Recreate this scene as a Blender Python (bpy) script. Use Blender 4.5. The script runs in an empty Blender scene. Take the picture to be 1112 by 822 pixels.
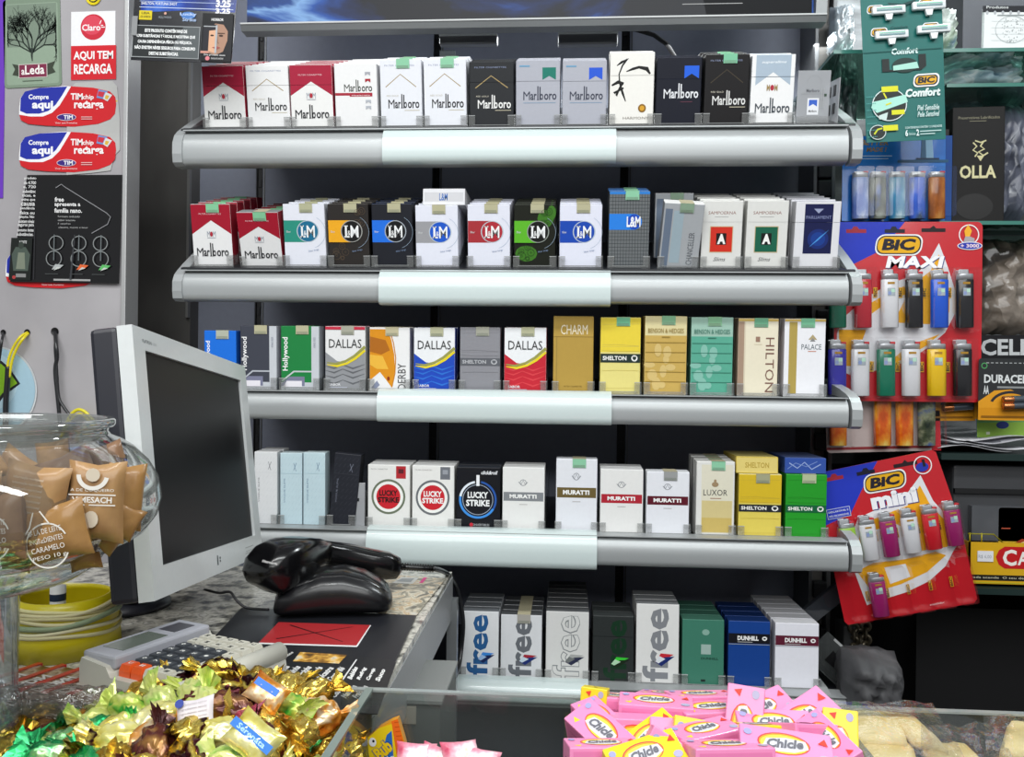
import bpy, bmesh, math, random
from mathutils import Vector, Matrix
random.seed(7)
C = bpy.context.scene.collection
F = 900.0
CAMZ = 1.30
YAW = math.radians(3.8)
ROLL = math.radians(0.7)
M3 = Matrix.Rotation(YAW, 3, 'Z') @ Matrix.Rotation(math.pi/2, 3, 'X') @ Matrix.Rotation(ROLL, 3, 'Z')
CAM = Vector((0, 0, CAMZ))
ZC = CAMZ - .233                                   # counter top
def ray(px, py): return M3 @ Vector(((px-556)/F, (411-py)/F, -1.0))
def at(px, py, Y):
    d = ray(px, py); return CAM + d*(Y/d.y)
def atz(px, py, z):
    d = ray(px, py); return CAM + d*((z-CAMZ)/d.z)
def proj(p):
    q = M3.transposed() @ (Vector(p)-CAM); return (556+F*q.x/-q.z, 411-F*q.y/-q.z)
cd = bpy.data.cameras.new('camera'); co = bpy.data.objects.new('camera', cd); C.objects.link(co)
cd.sensor_fit = 'HORIZONTAL'; cd.sensor_width = 36; cd.lens = 36*F/1112; cd.clip_start = .02
co.matrix_world = Matrix.Translation(CAM) @ M3.to_4x4()
bpy.context.scene.camera = co
# ------------------------------------------------------------------ materials
def lin(h):
    h = h.lstrip('#'); o = []
    for i in (0, 2, 4):
        c = int(h[i:i+2], 16)/255; o.append(c/12.92 if c <= .04045 else ((c+.055)/1.055)**2.4)
    return (*o, 1)
_m = {}
def mat(h, rough=.5, metal=0.0, coat=0.0, bump=0.0, bscale=200.0, var=.04, emit=0.0, spec=.5):
    k = (h, rough, metal, coat, bump, bscale, var, emit, spec)
    if k in _m: return _m[k]
    m = bpy.data.materials.new('m_'+h.strip('#')); m.use_nodes = True; nt = m.node_tree; n = nt.nodes; b = n['Principled BSDF']
    col = lin(h)
    tc = n.new('ShaderNodeTexCoord'); nz = n.new('ShaderNodeTexNoise'); nz.inputs['Scale'].default_value = bscale; nz.inputs['Detail'].default_value = 3
    nt.links.new(tc.outputs['Object'], nz.inputs['Vector'])
    mx = n.new('ShaderNodeMix'); mx.data_type = 'RGBA'; nt.links.new(nz.outputs['Fac'], mx.inputs['Factor'])
    mx.inputs['A'].default_value = (*[c*(1-var) for c in col[:3]], 1); mx.inputs['B'].default_value = (*[min(1, c*(1+var)) for c in col[:3]], 1)
    nt.links.new(mx.outputs['Result'], b.inputs['Base Color'])
    b.inputs['Roughness'].default_value = rough; b.inputs['Metallic'].default_value = metal
    b.inputs['Coat Weight'].default_value = coat; b.inputs['Coat Roughness'].default_value = .12
    b.inputs['Specular IOR Level'].default_value = spec
    if bump:
        bp = n.new('ShaderNodeBump'); bp.inputs['Strength'].default_value = bump; bp.inputs['Distance'].default_value = .002
        nt.links.new(nz.outputs['Fac'], bp.inputs['Height']); nt.links.new(bp.outputs['Normal'], b.inputs['Normal'])
    if emit:
        nt.links.new(mx.outputs['Result'], b.inputs['Emission Color']); b.inputs['Emission Strength'].default_value = emit
    _m[k] = m; return m
def paper(h): return mat(h, rough=.5, coat=.1, spec=.25)
def ramp_mat(name, stops, scale=20, rough=.5, metal=0, bump=0, detail=6, dist=0, coat=0, stretch=(1, 1, 1), kind='noise', trans=0, bd=.002, const=False):
    m = bpy.data.materials.new(name); m.use_nodes = True; nt = m.node_tree; n = nt.nodes; b = n['Principled BSDF']
    tc = n.new('ShaderNodeTexCoord'); mp = n.new('ShaderNodeMapping'); mp.inputs['Scale'].default_value = stretch
    nt.links.new(tc.outputs['Object'], mp.inputs['Vector'])
    if kind == 'noise':
        nz = n.new('ShaderNodeTexNoise'); nz.inputs['Detail'].default_value = detail; nz.inputs['Distortion'].default_value = dist
    else:
        nz = n.new('ShaderNodeTexVoronoi')
    nz.inputs['Scale'].default_value = scale; nt.links.new(mp.outputs['Vector'], nz.inputs['Vector'])
    out = nz.outputs['Fac'] if kind == 'noise' else nz.outputs['Distance']
    r = n.new('ShaderNodeValToRGB'); nt.links.new(out, r.inputs['Fac'])
    if const: r.color_ramp.interpolation = 'CONSTANT'
    e = r.color_ramp.elements
    while len(e) < len(stops): e.new(.5)
    for i, (p, h) in enumerate(stops): e[i].position = p; e[i].color = lin(h)
    nt.links.new(r.outputs['Color'], b.inputs['Base Color'])
    b.inputs['Roughness'].default_value = rough; b.inputs['Metallic'].default_value = metal; b.inputs['Coat Weight'].default_value = coat*.5
    b.inputs['Specular IOR Level'].default_value = .35 if metal < .3 else .5
    b.inputs['Transmission Weight'].default_value = trans
    if bump:
        bp = n.new('ShaderNodeBump'); bp.inputs['Strength'].default_value = bump; bp.inputs['Distance'].default_value = bd
        nt.links.new(out, bp.inputs['Height']); nt.links.new(bp.outputs['Normal'], b.inputs['Normal'])
    return m
def clear(name, tint='#ffffff', diff=.06, dcol='#c8cccc', rough=.05, gloss=.10, edge=.55, bump=0, bscale=60):
    """thin clear plastic or glass: transparent + glossy by facing + a little diffuse"""
    m = bpy.data.materials.new(name); m.use_nodes = True; nt = m.node_tree; n = nt.nodes
    for x in list(n): n.remove(x)
    o = n.new('ShaderNodeOutputMaterial'); t = n.new('ShaderNodeBsdfTransparent'); t.inputs[0].default_value = lin(tint)
    g = n.new('ShaderNodeBsdfGlossy'); g.inputs['Roughness'].default_value = rough; d = n.new('ShaderNodeBsdfDiffuse'); d.inputs[0].default_value = lin(dcol)
    lw = n.new('ShaderNodeLayerWeight'); lw.inputs[0].default_value = .35
    mr = n.new('ShaderNodeMapRange'); mr.inputs['To Min'].default_value = gloss; mr.inputs['To Max'].default_value = edge
    nt.links.new(lw.outputs['Facing'], mr.inputs['Value'])
    a = n.new('ShaderNodeMixShader'); a.inputs[0].default_value = diff; nt.links.new(t.outputs[0], a.inputs[1]); nt.links.new(d.outputs[0], a.inputs[2])
    s = n.new('ShaderNodeMixShader'); nt.links.new(mr.outputs[0], s.inputs[0]); nt.links.new(a.outputs[0], s.inputs[1]); nt.links.new(g.outputs[0], s.inputs[2])
    nt.links.new(s.outputs[0], o.inputs[0])
    if bump:
        tc = n.new('ShaderNodeTexCoord'); nz = n.new('ShaderNodeTexNoise'); nz.inputs['Scale'].default_value = bscale; nz.inputs['Detail'].default_value = 4
        nt.links.new(tc.outputs['Object'], nz.inputs['Vector'])
        bp = n.new('ShaderNodeBump'); bp.inputs['Strength'].default_value = bump; bp.inputs['Distance'].default_value = .004
        nt.links.new(nz.outputs['Fac'], bp.inputs['Height']); nt.links.new(bp.outputs['Normal'], g.inputs['Normal'])
    return m
# ------------------------------------------------------------------ objects
def tag(o, label=None, cat=None, group=None, kind=None):
    if label: o['label'] = label
    if cat: o['category'] = cat
    if group: o['group'] = group
    if kind: o['kind'] = kind
    return o
def empty(name, mw, label=None, cat=None, group=None):
    o = bpy.data.objects.new(name, None); C.objects.link(o); o.empty_display_size = .01
    o.matrix_world = mw if isinstance(mw, Matrix) else Matrix.Translation(mw)
    return tag(o, label, cat, group)
def child(o, p):
    o.parent = p; o.matrix_parent_inverse = Matrix.Identity(4); return o
def copy_tree(o, parent=None):
    c = o.copy(); C.objects.link(c)
    if parent: c.parent = parent; c.matrix_parent_inverse = Matrix.Identity(4)
    for ch in list(o.children): copy_tree(ch, c)
    return c
class MB:
    """collects shapes with materials, links them as one mesh object"""
    def __init__(s): s.v = []; s.f = []; s.mi = []; s.ms = []; s.sm = []
    def mid(s, m):
        if isinstance(m, str): m = paper(m)
        if m not in s.ms: s.ms.append(m)
        return s.ms.index(m)
    def raw(s, vs, fs, m, smooth=False, mw=None):
        o = len(s.v); i = s.mid(m)
        s.v += [tuple((mw @ Vector(p)) if mw else p) for p in vs]
        for f in fs: s.f.append([o+k for k in f]); s.mi.append(i); s.sm.append(smooth)
    def bm(s, b, m, smooth=False, mw=None):
        b.verts.index_update()
        s.raw([v.co[:] for v in b.verts], [[v.index for v in f.verts] for f in b.faces], m, smooth, mw); b.free()
    def box(s, x0, y0, z0, x1, y1, z1, m, bev=0, seg=2, mw=None, smooth=False):
        b = bmesh.new(); bmesh.ops.create_cube(b, size=1)
        for v in b.verts: v.co = Vector(((x0+x1)/2+v.co.x*(x1-x0), (y0+y1)/2+v.co.y*(y1-y0), (z0+z1)/2+v.co.z*(z1-z0)))
        if bev: bmesh.ops.bevel(b, geom=b.edges[:], offset=bev, segments=seg, profile=.5, affect='EDGES')
        s.bm(b, m, smooth or bool(bev and seg > 2), mw)
    def lathe(s, prof, m, seg=48, mw=None, smooth=True, a0=0, a1=2*math.pi):
        full = abs(a1-a0-2*math.pi) < 1e-6; n = seg if full else seg+1
        vs = []
        for k in range(n):
            a = a0+(a1-a0)*k/seg
            for r, z in prof: vs.append((r*math.cos(a), r*math.sin(a), z))
        L = len(prof); fs = []
        for k in range(seg):
            k2 = (k+1) % n
            for j in range(L-1): fs.append([k*L+j, k2*L+j, k2*L+j+1, k*L+j+1])
        s.raw(vs, fs, m, smooth, mw)
    def tube(s, pts, r, m, seg=8, caps=True, mw=None, closed=False):
        pts = [Vector(p) for p in pts]; n = len(pts); vs = []; up = None
        for i, p in enumerate(pts):
            if closed: t = (pts[(i+1) % n]-pts[i-1])
            else: t = pts[min(i+1, n-1)]-pts[max(i-1, 0)]
            t.normalize()
            if up is None: up = Vector((0, 0, 1)) if abs(t.z) < .9 else Vector((1, 0, 0))
            a = t.cross(up)
            if a.length < 1e-6: a = t.orthogonal()
            a.normalize(); b_ = a.cross(t).normalized(); up = b_
            rr = r[i] if isinstance(r, (list, tuple)) else r
            for k in range(seg):
                c, d = math.cos(2*math.pi*k/seg), math.sin(2*math.pi*k/seg); vs.append(tuple(p+a*c*rr+b_*d*rr))
        fs = []
        for i in range(n if closed else n-1):
            i2 = (i+1) % n
            for k in range(seg): fs.append([i*seg+k, i*seg+(k+1) % seg, i2*seg+(k+1) % seg, i2*seg+k])
        if caps and not closed: fs.append(list(range(seg))[::-1]); fs.append([(n-1)*seg+k for k in range(seg)])
        s.raw(vs, fs, m, True, mw)
    def loft(s, secs, m, smooth=True, mw=None, caps=True):
        n = len(secs[0]); vs = [tuple(p) for q in secs for p in q]; fs = []
        for i in range(len(secs)-1):
            for k in range(n): fs.append([i*n+k, i*n+(k+1) % n, (i+1)*n+(k+1) % n, (i+1)*n+k])
        if caps: fs.append(list(range(n))[::-1]); fs.append([(len(secs)-1)*n+k for k in range(n)])
        s.raw(vs, fs, m, smooth, mw)
    def extrude(s, pts, axis, a0, a1, m, smooth=False, mw=None):
        """polygon in the plane normal to axis ('x': (y,z); 'y': (x,z); 'z': (x,y))"""
        def P(a, p): return (a, p[0], p[1]) if axis == 'x' else ((p[0], a, p[1]) if axis == 'y' else (p[0], p[1], a))
        n = len(pts); vs = [P(a0, p) for p in pts]+[P(a1, p) for p in pts]
        s.raw(vs, [list(range(n)), list(range(n, 2*n))[::-1]], m, False, mw)
        s.raw(vs, [[k, k+n, (k+1) % n+n, (k+1) % n] for k in range(n)], m, smooth, mw)
    def build(s, name, parent=None, mw=None, fix=True):
        me = bpy.data.meshes.new(name); me.from_pydata(s.v, [], s.f)
        for m in s.ms: me.materials.append(m)
        me.polygons.foreach_set('material_index', s.mi); me.polygons.foreach_set('use_smooth', s.sm)
        me.validate(); me.update()
        if fix:
            b = bmesh.new(); b.from_mesh(me)
            b.to_mesh(me); b.free()
        o = bpy.data.objects.new(name, me); C.objects.link(o)
        if parent: child(o, parent)
        if mw is not None:
            if parent: o.matrix_local = mw
            else: o.matrix_world = mw
        return o
def recalc(o):
    b = bmesh.new(); b.from_mesh(o.data); bmesh.ops.recalc_face_normals(b, faces=b.faces[:]); b.to_mesh(o.data); b.free(); return o
# ------------------------------------------------------------------ lettering
_t = {}
def tgeom(s, bold=0.0, shear=0.0):
    k = (s, bold, shear)
    if k in _t: return _t[k]
    cu = bpy.data.curves.new('t', 'FONT'); cu.body = s; cu.size = 1; cu.offset = bold; cu.shear = shear; cu.resolution_u = 2
    ob = bpy.data.objects.new('t', cu); C.objects.link(ob); dg = bpy.context.evaluated_depsgraph_get(); dg.update()
    me = bpy.data.meshes.new_from_object(ob.evaluated_get(dg))
    vs = [(v.co.x, v.co.y) for v in me.vertices]; fs = [list(p.vertices) for p in me.polygons]
    bpy.data.objects.remove(ob); bpy.data.curves.remove(cu); bpy.data.meshes.remove(me)
    x0 = min(v[0] for v in vs); x1 = max(v[0] for v in vs); y0 = min(v[1] for v in vs); y1 = max(v[1] for v in vs)
    vs = [((a-x0)/(x1-x0), (b-y0)/(y1-y0)) for a, b in vs]
    _t[k] = (vs, fs); return _t[k]
class G:
    """flat print in the (u, v) plane; w x h is the printed face, layers rise towards -y"""
    def __init__(s, mb, su=.001, sv=.001, eps=.00006, ox=0.0, oz=0.0, y=0.0, clip=None):
        s.mb = mb; s.su = su; s.sv = sv; s.eps = eps; s.L = 1; s.ox = ox; s.oz = oz; s.y = y
    def pts(s, p): return [(s.ox+a*s.su, s.y-s.L*s.eps, s.oz+b*s.sv) for a, b in p]
    def poly(s, p, c): s.mb.raw(s.pts(p), [list(range(len(p)))], c); s.L += 1; return s
    def rect(s, a, b, c, d, col): return s.poly([(a, b), (c, b), (c, d), (a, d)], col)
    def ell(s, cx, cy, rx, ry, col, n=28): return s.poly([(cx+rx*math.cos(2*math.pi*i/n), cy+ry*math.sin(2*math.pi*i/n)) for i in range(n)], col)
    def ring(s, cx, cy, r, w, col, n=36, a0=0, a1=360, ry=None):
        ry = ry or r; p = []
        for i in range(n+1):
            a = math.radians(a0+(a1-a0)*i/n); p += [(cx+r*math.cos(a), cy+ry*math.sin(a)), (cx+(r-w)*math.cos(a), cy+(ry-w)*math.sin(a))]
        s.mb.raw(s.pts(p), [[2*i, 2*i+2, 2*i+3, 2*i+1] for i in range(n)], col); s.L += 1; return s
    def line(s, P, w, col):
        q = []
        for i, p in enumerate(P):
            a = Vector(P[max(i-1, 0)]); b = Vector(P[min(i+1, len(P)-1)]); t = (b-a).normalized(); n = Vector((-t.y, t.x))
            ww = w[i] if isinstance(w, (list, tuple)) else w
            q += [(p[0]+n.x*ww/2, p[1]+n.y*ww/2), (p[0]-n.x*ww/2, p[1]-n.y*ww/2)]
        s.mb.raw(s.pts(q), [[2*i, 2*i+1, 2*i+3, 2*i+2] for i in range(len(P)-1)], col); s.L += 1; return s
    def text(s, st, a, b, c, d, col, bold=.02, shear=0, rot=0):
        """fills the box (a,b)-(c,d); rot 90 reads upwards, -90 downwards, or any angle about the box centre"""
        vs, fs = tgeom(st, bold, shear)
        if rot == 90: p = [(c-y*(c-a), b+x*(d-b)) for x, y in vs]
        elif rot == -90: p = [(a+y*(c-a), d-x*(d-b)) for x, y in vs]
        else:
            p = [(a+x*(c-a), b+y*(d-b)) for x, y in vs]
            if rot:
                r = math.radians(rot); cx, cy = (a+c)/2, (b+d)/2
                p = [(cx+(x-cx)*math.cos(r)-(y-cy)*math.sin(r), cy+(x-cx)*math.sin(r)+(y-cy)*math.cos(r)) for x, y in p]
        s.mb.raw(s.pts(p), fs, col); s.L += 1; return s
def rrect(w, h, r, n=5, x=0, y=0):
    o = []
    for cx, cy, a0 in ((w-r, h-r, 0), (r, h-r, 90), (r, r, 180), (w-r, r, 270)):
        for i in range(n+1):
            a = math.radians(a0+90*i/n); o.append((x+cx+r*math.cos(a), y+cy+r*math.sin(a)))
    return o
def frame_from(LL, LR, UL, Y):
    a, b, c = at(*LL, Y), at(*LR, Y), at(*UL, Y)
    X = (b-a).normalized(); Yv = Vector((0, 1, 0)); Z = X.cross(Yv).normalized()
    m = Matrix(((X.x, 0, Z.x, a.x), (X.y, 1, Z.y, a.y), (X.z, 0, Z.z, a.z), (0, 0, 0, 1)))
    return m, (b-a).length, abs((c-a).dot(Z))
def card(name, LL, LR, UL, Y, base, label, cat, outline=None, th=.0008, group=None, back=None, kind=None):
    """flat printed thing; returns (MB, G in photo-pixel units, finish())"""
    m, W, H = frame_from(LL, LR, UL, Y)
    wp = math.dist(LL, LR); hp = math.dist(LL, UL); mb = MB(); su, sv = W/wp, H/hp
    pts = outline(wp, hp) if outline else [(0, 0), (wp, 0), (wp, hp), (0, hp)]
    mb.extrude([(a*su, b*sv) for a, b in pts], 'y', 0, th, base)
    g = G(mb, su, sv)
    def fin():
        o = mb.build(name, mw=m); tag(o, label, cat, group, kind); return o
    return mb, g, fin, m, wp, hp
# ------------------------------------------------------------------ pack designs (nominal 55 x 87)
K = '#26272b'
def marl(g, col, a, b, c, d):
    """condensed slab lettering with tall l and b"""
    w, h = c-a, d-b
    X = lambda t: a+w*t
    g.text('M', X(0), b, X(.2), b+h*.62, col, .0); g.L -= 1
    g.text('ar', X(.215), b, X(.40), b+h*.46, col, .02); g.L -= 1
    for s0, s1, t in ((.42, .455, 1), (.485, .52, .95)):
        g.rect(X(s0), b, X(s1), b+h*t, col); g.L -= 1
    g.rect(X(.405), b, X(.47), b+h*.05, col); g.L -= 1
    g.text('o', X(.5), b, X(.6), b+h*.46, col, .02); g.L -= 1
    g.text('oro', X(.625), b, X(1), b+h*.46, col, .02)
def crest(g, x, y, c1='#8a93a0', c2='#b02a3a'):
    g.text('M', x-6, y-4, x-2, y+4, c1, .0); g.text('M', x+2, y-4, x+6, y+4, c1, .0); g.ell(x, y, 2, 3.6, c2, 12); g.rect(x-6, y-5.6, x+6, y-5, c1)
def d_marl_red(g, red='#a81f3c', dark=K):
    g.poly([(0, 87), (55, 87), (55, 46), (27.5, 65), (0, 46)], red)
    g.text('FILTER CIGARETTES', 11, 73, 42, 75, '#e8c8cc', .0); crest(g, 27, 46); marl(g, dark, 5, 15, 50, 34)
def d_marl_soft(g): d_marl_red(g, '#a3142c')
def d_marl_gold(g, txt=K, chev='#a08a58', seal=False):
    g.line([(7, 53), (27, 69), (48, 53)], 1.1, chev); g.text('FILTER CIGARETTES', 6, 79, 46, 81, '#8c96b4', .0)
    marl(g, txt, 10, 26, 52, 44); g.rect(32, 23, 52, 23.8, '#c8c0a8'); g.text('RED GOLD', 8, 41, 24, 43, '#c9c4b4', .0)
def d_marl_black(g): d_marl_gold(g, '#ececea', '#b09a68')
def d_marl_small(g):
    marl(g, '#3a4038', 12, 50, 49, 66); g.rect(0, 45, 49, 48.5, '#a8283a'); g.rect(19, 43.5, 49, 46, '#a8283a'); g.text('MARLBORO BLEND', 22, 44.3, 46, 45.6, '#ffffff', 0)
    for y, c in ((62, '#a82030'), (71, '#a8aab2'), (34, '#b4b8c0'), (26, '#b4b8c0')): g.poly([(40, y+5), (47, y+5), (47, y), (43.5, y+2.5), (40, y)], c)
def d_marl_ribbon(g, rib, txt='#383c4c'):
    g.poly([(33, 78), (50, 78), (50, 62), (41.5, 67), (33, 62)], rib); marl(g, txt, 9, 36, 51, 54); g.rect(9, 32, 50, 32.8, '#7d97b0'); g.rect(4, 79, 17, 81, '#6f9fc0')
def d_brush(g):
    k = '#181818'
    g.line([(8, 72), (14, 76), (21, 80), (15, 72), (11, 62), (12, 52), (16, 40), (20, 30)], [1, 3, 4, 2, 1.5, 2, 3, 1], k)
    g.line([(20, 65), (28, 68), (36, 70), (46, 68), (50, 62)], [1, 3, 3, 5, 2], k); g.line([(2, 49), (10, 53), (17, 51)], [2, 4, 3], k)
    g.line([(16, 52), (12, 46), (8, 37), (5, 40), (17, 46)], [3, 2, 3, 3, 2], k)
    g.ell(41, 22, 5, 5, '#8a6420', 20); g.ell(41, 22, 3, 3, '#d8a030', 16); g.text('HARMONY', 17, 9, 50, 12, '#9a948c', 0)
def d_marl_blue(g): g.poly([(34, 77), (52, 77), (52, 61), (43, 67), (34, 61)], '#1f5fd8'); marl(g, '#e4e6ea', 9, 36, 52, 55); g.rect(30, 31, 45, 32, '#5a3040'); g.rect(3, 60, 55, 60.4, '#2a3048')
def d_marl_silver(g):
    g.poly([(5, 87), (50, 87), (50, 50), (27.5, 66), (5, 50)], '#a9b9c8'); g.text('superslims', 12, 76, 44, 80, '#e8eef2', .02, .3)
    g.rect(3, 60, 55, 60.3, '#90a0b0'); g.ell(27, 47, 2.6, 3.6, '#b03040', 14); g.text('M', 20, 43, 24, 51, '#a08858', .02); g.text('M', 30, 43, 34, 51, '#a08858', .02); marl(g, '#404850', 6, 16, 51, 35)
def d_lm(base, band, circ, ring='#b8c4cc', txt='#f4f6f6', extra=None):
    def f(g):
        if extra: extra(g)
        g.rect(0, 35, 30, 65, band); g.ell(32, 50, 15, 15, ring, 30); g.ell(32, 50, 13.6, 14, circ, 30)
        g.rect(23, 41.5, 25.6, 58, txt); g.L -= 1; g.rect(22, 41.5, 29, 43.5, txt); g.L -= 1; g.rect(22, 56.6, 27, 58, txt); g.L -= 1; g.text('&', 26.4, 44.5, 30.4, 51, txt, .0); g.L -= 1; g.text('M', 30.6, 41.5, 41.5, 58, txt, .01)
        g.text('filter', 3, 48, 9, 51, '#d8dcdc', .0); g.ring(33, 49, 23, .4, '#a0b4c8', 20, -70, 60); g.text('filter kings', 32, 22, 46, 25, '#7c90b0', .0, 0, 12)
    return f
def lace(col):
    def f(g):
        r = random.Random(3)
        for i in range(9):
            x, y = (r.uniform(4, 26), r.uniform(12, 32)) if i < 5 else (r.uniform(34, 51), r.uniform(60, 80)); g.ring(x, y, r.uniform(3, 6), .5, col, 14); g.ring(x, y, r.uniform(1, 2.4), .4, col, 10)
    return f
def smoke(col):
    def f(g):
        g.ell(16, 20, 15, 11, col, 12); g.ell(42, 68, 11, 12, col, 12); g.ell(50, 76, 6, 10, col, 12); lace('#1e3414')(g)
    return f
def d_lm_grid(g):
    for i in range(1, 14): g.rect(i*4, 0, i*4+.5, 84, '#34383c'); g.L -= 1
    for i in range(1, 21): g.rect(0, i*4, 55, i*4+.5, '#34383c'); g.L -= 1
    g.L += 1; g.rect(0, 84, 55, 87, '#2f7fd0'); g.rect(0, 44, 30, 62, '#2880e0'); g.ell(33, 53, 12, 9, '#2880e0'); g.ell(34, 53, 9.5, 8.5, '#1848b8'); g.text('L&M', 24, 47, 43, 59, '#f2f4f6', .03)
def d_chanc(g):
    g.rect(2, 0, 12, 80, '#6e7c90'); g.rect(14, 8, 28, 78, '#a3b6c0'); g.text('CHANCELLER', 38, 6, 46, 50, '#5c6066', 0, 0, 90)
def d_samp(c):
    def f(g):
        g.text('SAMPOERNA', 8, 70, 46, 74, '#8a5a50', .0); g.rect(17, 66.5, 36, 67, '#8a8a88'); g.rect(11, 21, 43, 55, '#c8b48c'); g.rect(12, 22, 42, 54, c)
        g.rect(20, 31, 34, 46, '#141414'); g.text('A', 21.5, 32, 33, 45, '#f2f2ee', .06); g.text('Slims', 17, 10, 34, 15, '#6a6a6c', .0, .4); g.rect(0, 60.5, 55, 60.8, '#c4c4c2')
    return f
def d_parl(g):
    g.rect(11, 20, 46, 84, '#141a48'); g.poly([(22, 78), (34, 78), (28, 72)], '#98a0c0'); g.text('PARLIAMENT', 13, 65, 44, 69, '#8890b8', .0)
    g.ell(29, 39, 13, 13, '#182c70'); g.ell(29, 39, 9, 9, '#183c8c'); g.poly([(18, 28), (30, 38), (42, 51), (30, 41)], '#4890d8')
def d_holly(base, sheet='#b8bcc4'):
    def f(g):
        g.rect(44, 0, 55, 87, '#c8ccd2'); g.rect(0, 0, 44, 10, '#c4c8ce'); g.poly([(0, 12), (18, 26), (44, 26), (44, 24), (19, 24), (3, 12)], sheet)
        g.poly([(0, 8), (12, 18), (34, 18), (34, 5), (0, 5)], '#7a7c94'); g.poly([(3, 4), (30, 4), (30, 12), (8, 12)], '#e8e4ea'); g.text('Hollywood', 2, 26, 12, 72, '#f6f6f6', .02, 0, 90); g.text('KING SIZE', 47, 58, 50, 72, '#8890a0', 0, 0, 90)
    return f
def d_dallas(main, dk, red=None):
    def f(g):
        g.poly([(0, 0), (55, 0), (55, 56), (46, 46), (30, 38), (16, 40), (0, 52)], main)
        for y in (12, 20, 27, 33): g.line([(0, y), (12, y-3), (24, y+2), (38, y-3), (55, y+3)], [.5, 2.2, 1, 2.5, .5], dk)
        g.line([(2, 38), (14, 36), (28, 40), (40, 47), (55, 60)], [1, 3, 3, 3.4, 4], '#9a9a50'); g.line([(2, 35), (16, 33), (30, 37), (42, 44), (55, 55)], [1, 3, 3, 3.4, 3], '#e8d428')
        g.text('DALLAS', 5, 58, 50, 70, '#2a2c2c', .0); g.text('SABOR', 5, 6, 21, 9.5, '#e8e8ec', .02); g.rect(5, 3.5, 30, 4.5, '#c0c4d4')
        if red: g.rect(0, 83, 55, 87, red)
    return f
def d_derby(g):
    g.poly([(0, 85), (25, 85), (30, 70), (34, 50), (35, 30), (31, 4), (22, 16), (14, 26), (0, 14)], '#dc9018'); g.poly([(0, 75), (22, 70), (28, 56), (16, 50), (0, 54)], '#b06818'); g.poly([(0, 50), (18, 48), (26, 30), (10, 30), (0, 36)], '#eeb840')
    g.line([(27, 86), (33, 66), (36, 46), (35, 24), (31, 6)], 1.4, '#c8821c'); g.poly([(2, 4), (10, 14), (14, 8), (8, 2)], '#8890a8'); g.ell(26, 17, 2, 3, '#903010', 10); g.text('DERBY', 39, 2, 50, 38, '#4a4a4c', .0, 0, 90)
def d_shelton(base, band, top=None, txt='#f0f0ec'):
    def f(g):
        if top: g.rect(0, 48, 55, 87, top)
        r = random.Random(5)
        for i in range(7): y = r.uniform(4, 84); g.line([(2, y), (20, y+r.uniform(-1, 1)), (53, y+r.uniform(-1, 1))], .35, base)
        g.rect(0, 36, 55, 46, band); g.text('SHELTON', 3, 38.5, 36, 43.5, txt, .03); g.ell(47, 41, 4.4, 3.6, txt, 14); g.poly([(44.5, 43), (49.5, 43), (49.5, 40.5), (47, 38.5), (44.5, 40.5)], band)
    return f
def d_charm(g): g.rect(0, 64, 55, 64.5, '#6e5618'); g.text('CHARM', 10, 67, 47, 78, '#efe6cc', .0); g.text('FILTER CIGARETTES', 15, 7, 40, 8.6, '#5e4a14', .0); g.rect(4, 2, 5, 64, '#9c8040')
def d_bh(c1, c2, c3):
    def f(g):
        g.rect(0, 0, 55, 66, c1); r = random.Random(9)
        for i in range(9): x = r.uniform(6, 46); y = r.uniform(6, 60); g.ell(x, y, r.uniform(4, 8), r.uniform(3, 8), c2, 10)
        for y in (14, 25, 36, 47, 58): g.rect(1, y, 54, y+.6, c3)
        g.text('BENSON & HEDGES', 4, 69, 51, 74, c3, .0); g.rect(22, 64, 33, 64.8, c3)
    return f
def d_hilton(g): g.rect(0, 0, 8, 84, '#a68c78'); g.rect(8, 0, 10, 84, '#d8cdb4'); g.text('HILTON', 38, 4, 50, 66, '#7c5a4e', .0, 0, -90); g.rect(24, 61, 30, 67, '#9a7a68'); g.rect(22, 58, 33, 58.4, '#c0b090'); g.rect(0, 84.5, 55, 87, '#d8b860')
def d_palace(g): g.rect(6, 3, 17, 84, '#b09a50'); g.poly([(32, 64), (44, 64), (38, 70)], '#b0a078'); g.poly([(34, 62), (42, 62), (38, 66)], '#8a8a8a'); g.text('PALACE', 23, 53, 50, 59, '#506068', .0); g.rect(32, 50.5, 43, 51.3, '#c07050'); g.rect(0, 84.5, 55, 87, '#d8b860')
def d_y(txt, deco, w=55):
    def f(g):
        for i in range(6):
            for j in range(11): g.line([(2+i*9, 3+j*7.6), (7+i*9, 7+j*7.6)], .4, deco); g.L -= 1
        g.L += 1; g.line([(34, 76), (40, 66)], .9, txt); g.line([(41, 76), (37, 71), (34, 67)], .9, txt); g.text('VOGUE SLIMS', 9, 28, 12.5, 57, txt, 0, 0, 90); g.rect(0, 63, 55, 63.4, deco)
    return f
def d_lucky(olive, txtc, flag):
    def f(g):
        g.rect(37, 69, 50, 86, flag); g.rect(40, 76, 47, 82, '#602028' if flag != '#70747c' else '#9a9ea6'); g.ell(27, 44, 22.5, 24, olive, 36); g.ell(27, 44, 19.8, 21, '#f4f4f0', 36); g.ell(27, 44, 16, 17, '#cc2430', 32)
        g.text('LUCKY', 15, 45, 39, 53, txtc, .04); g.text('STRIKE', 13, 36, 41, 43.5, txtc, .04); g.text('FILTER CIGARETTES', 4, 81, 26, 82.5, '#a0a0a0', .0)
    return f
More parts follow.
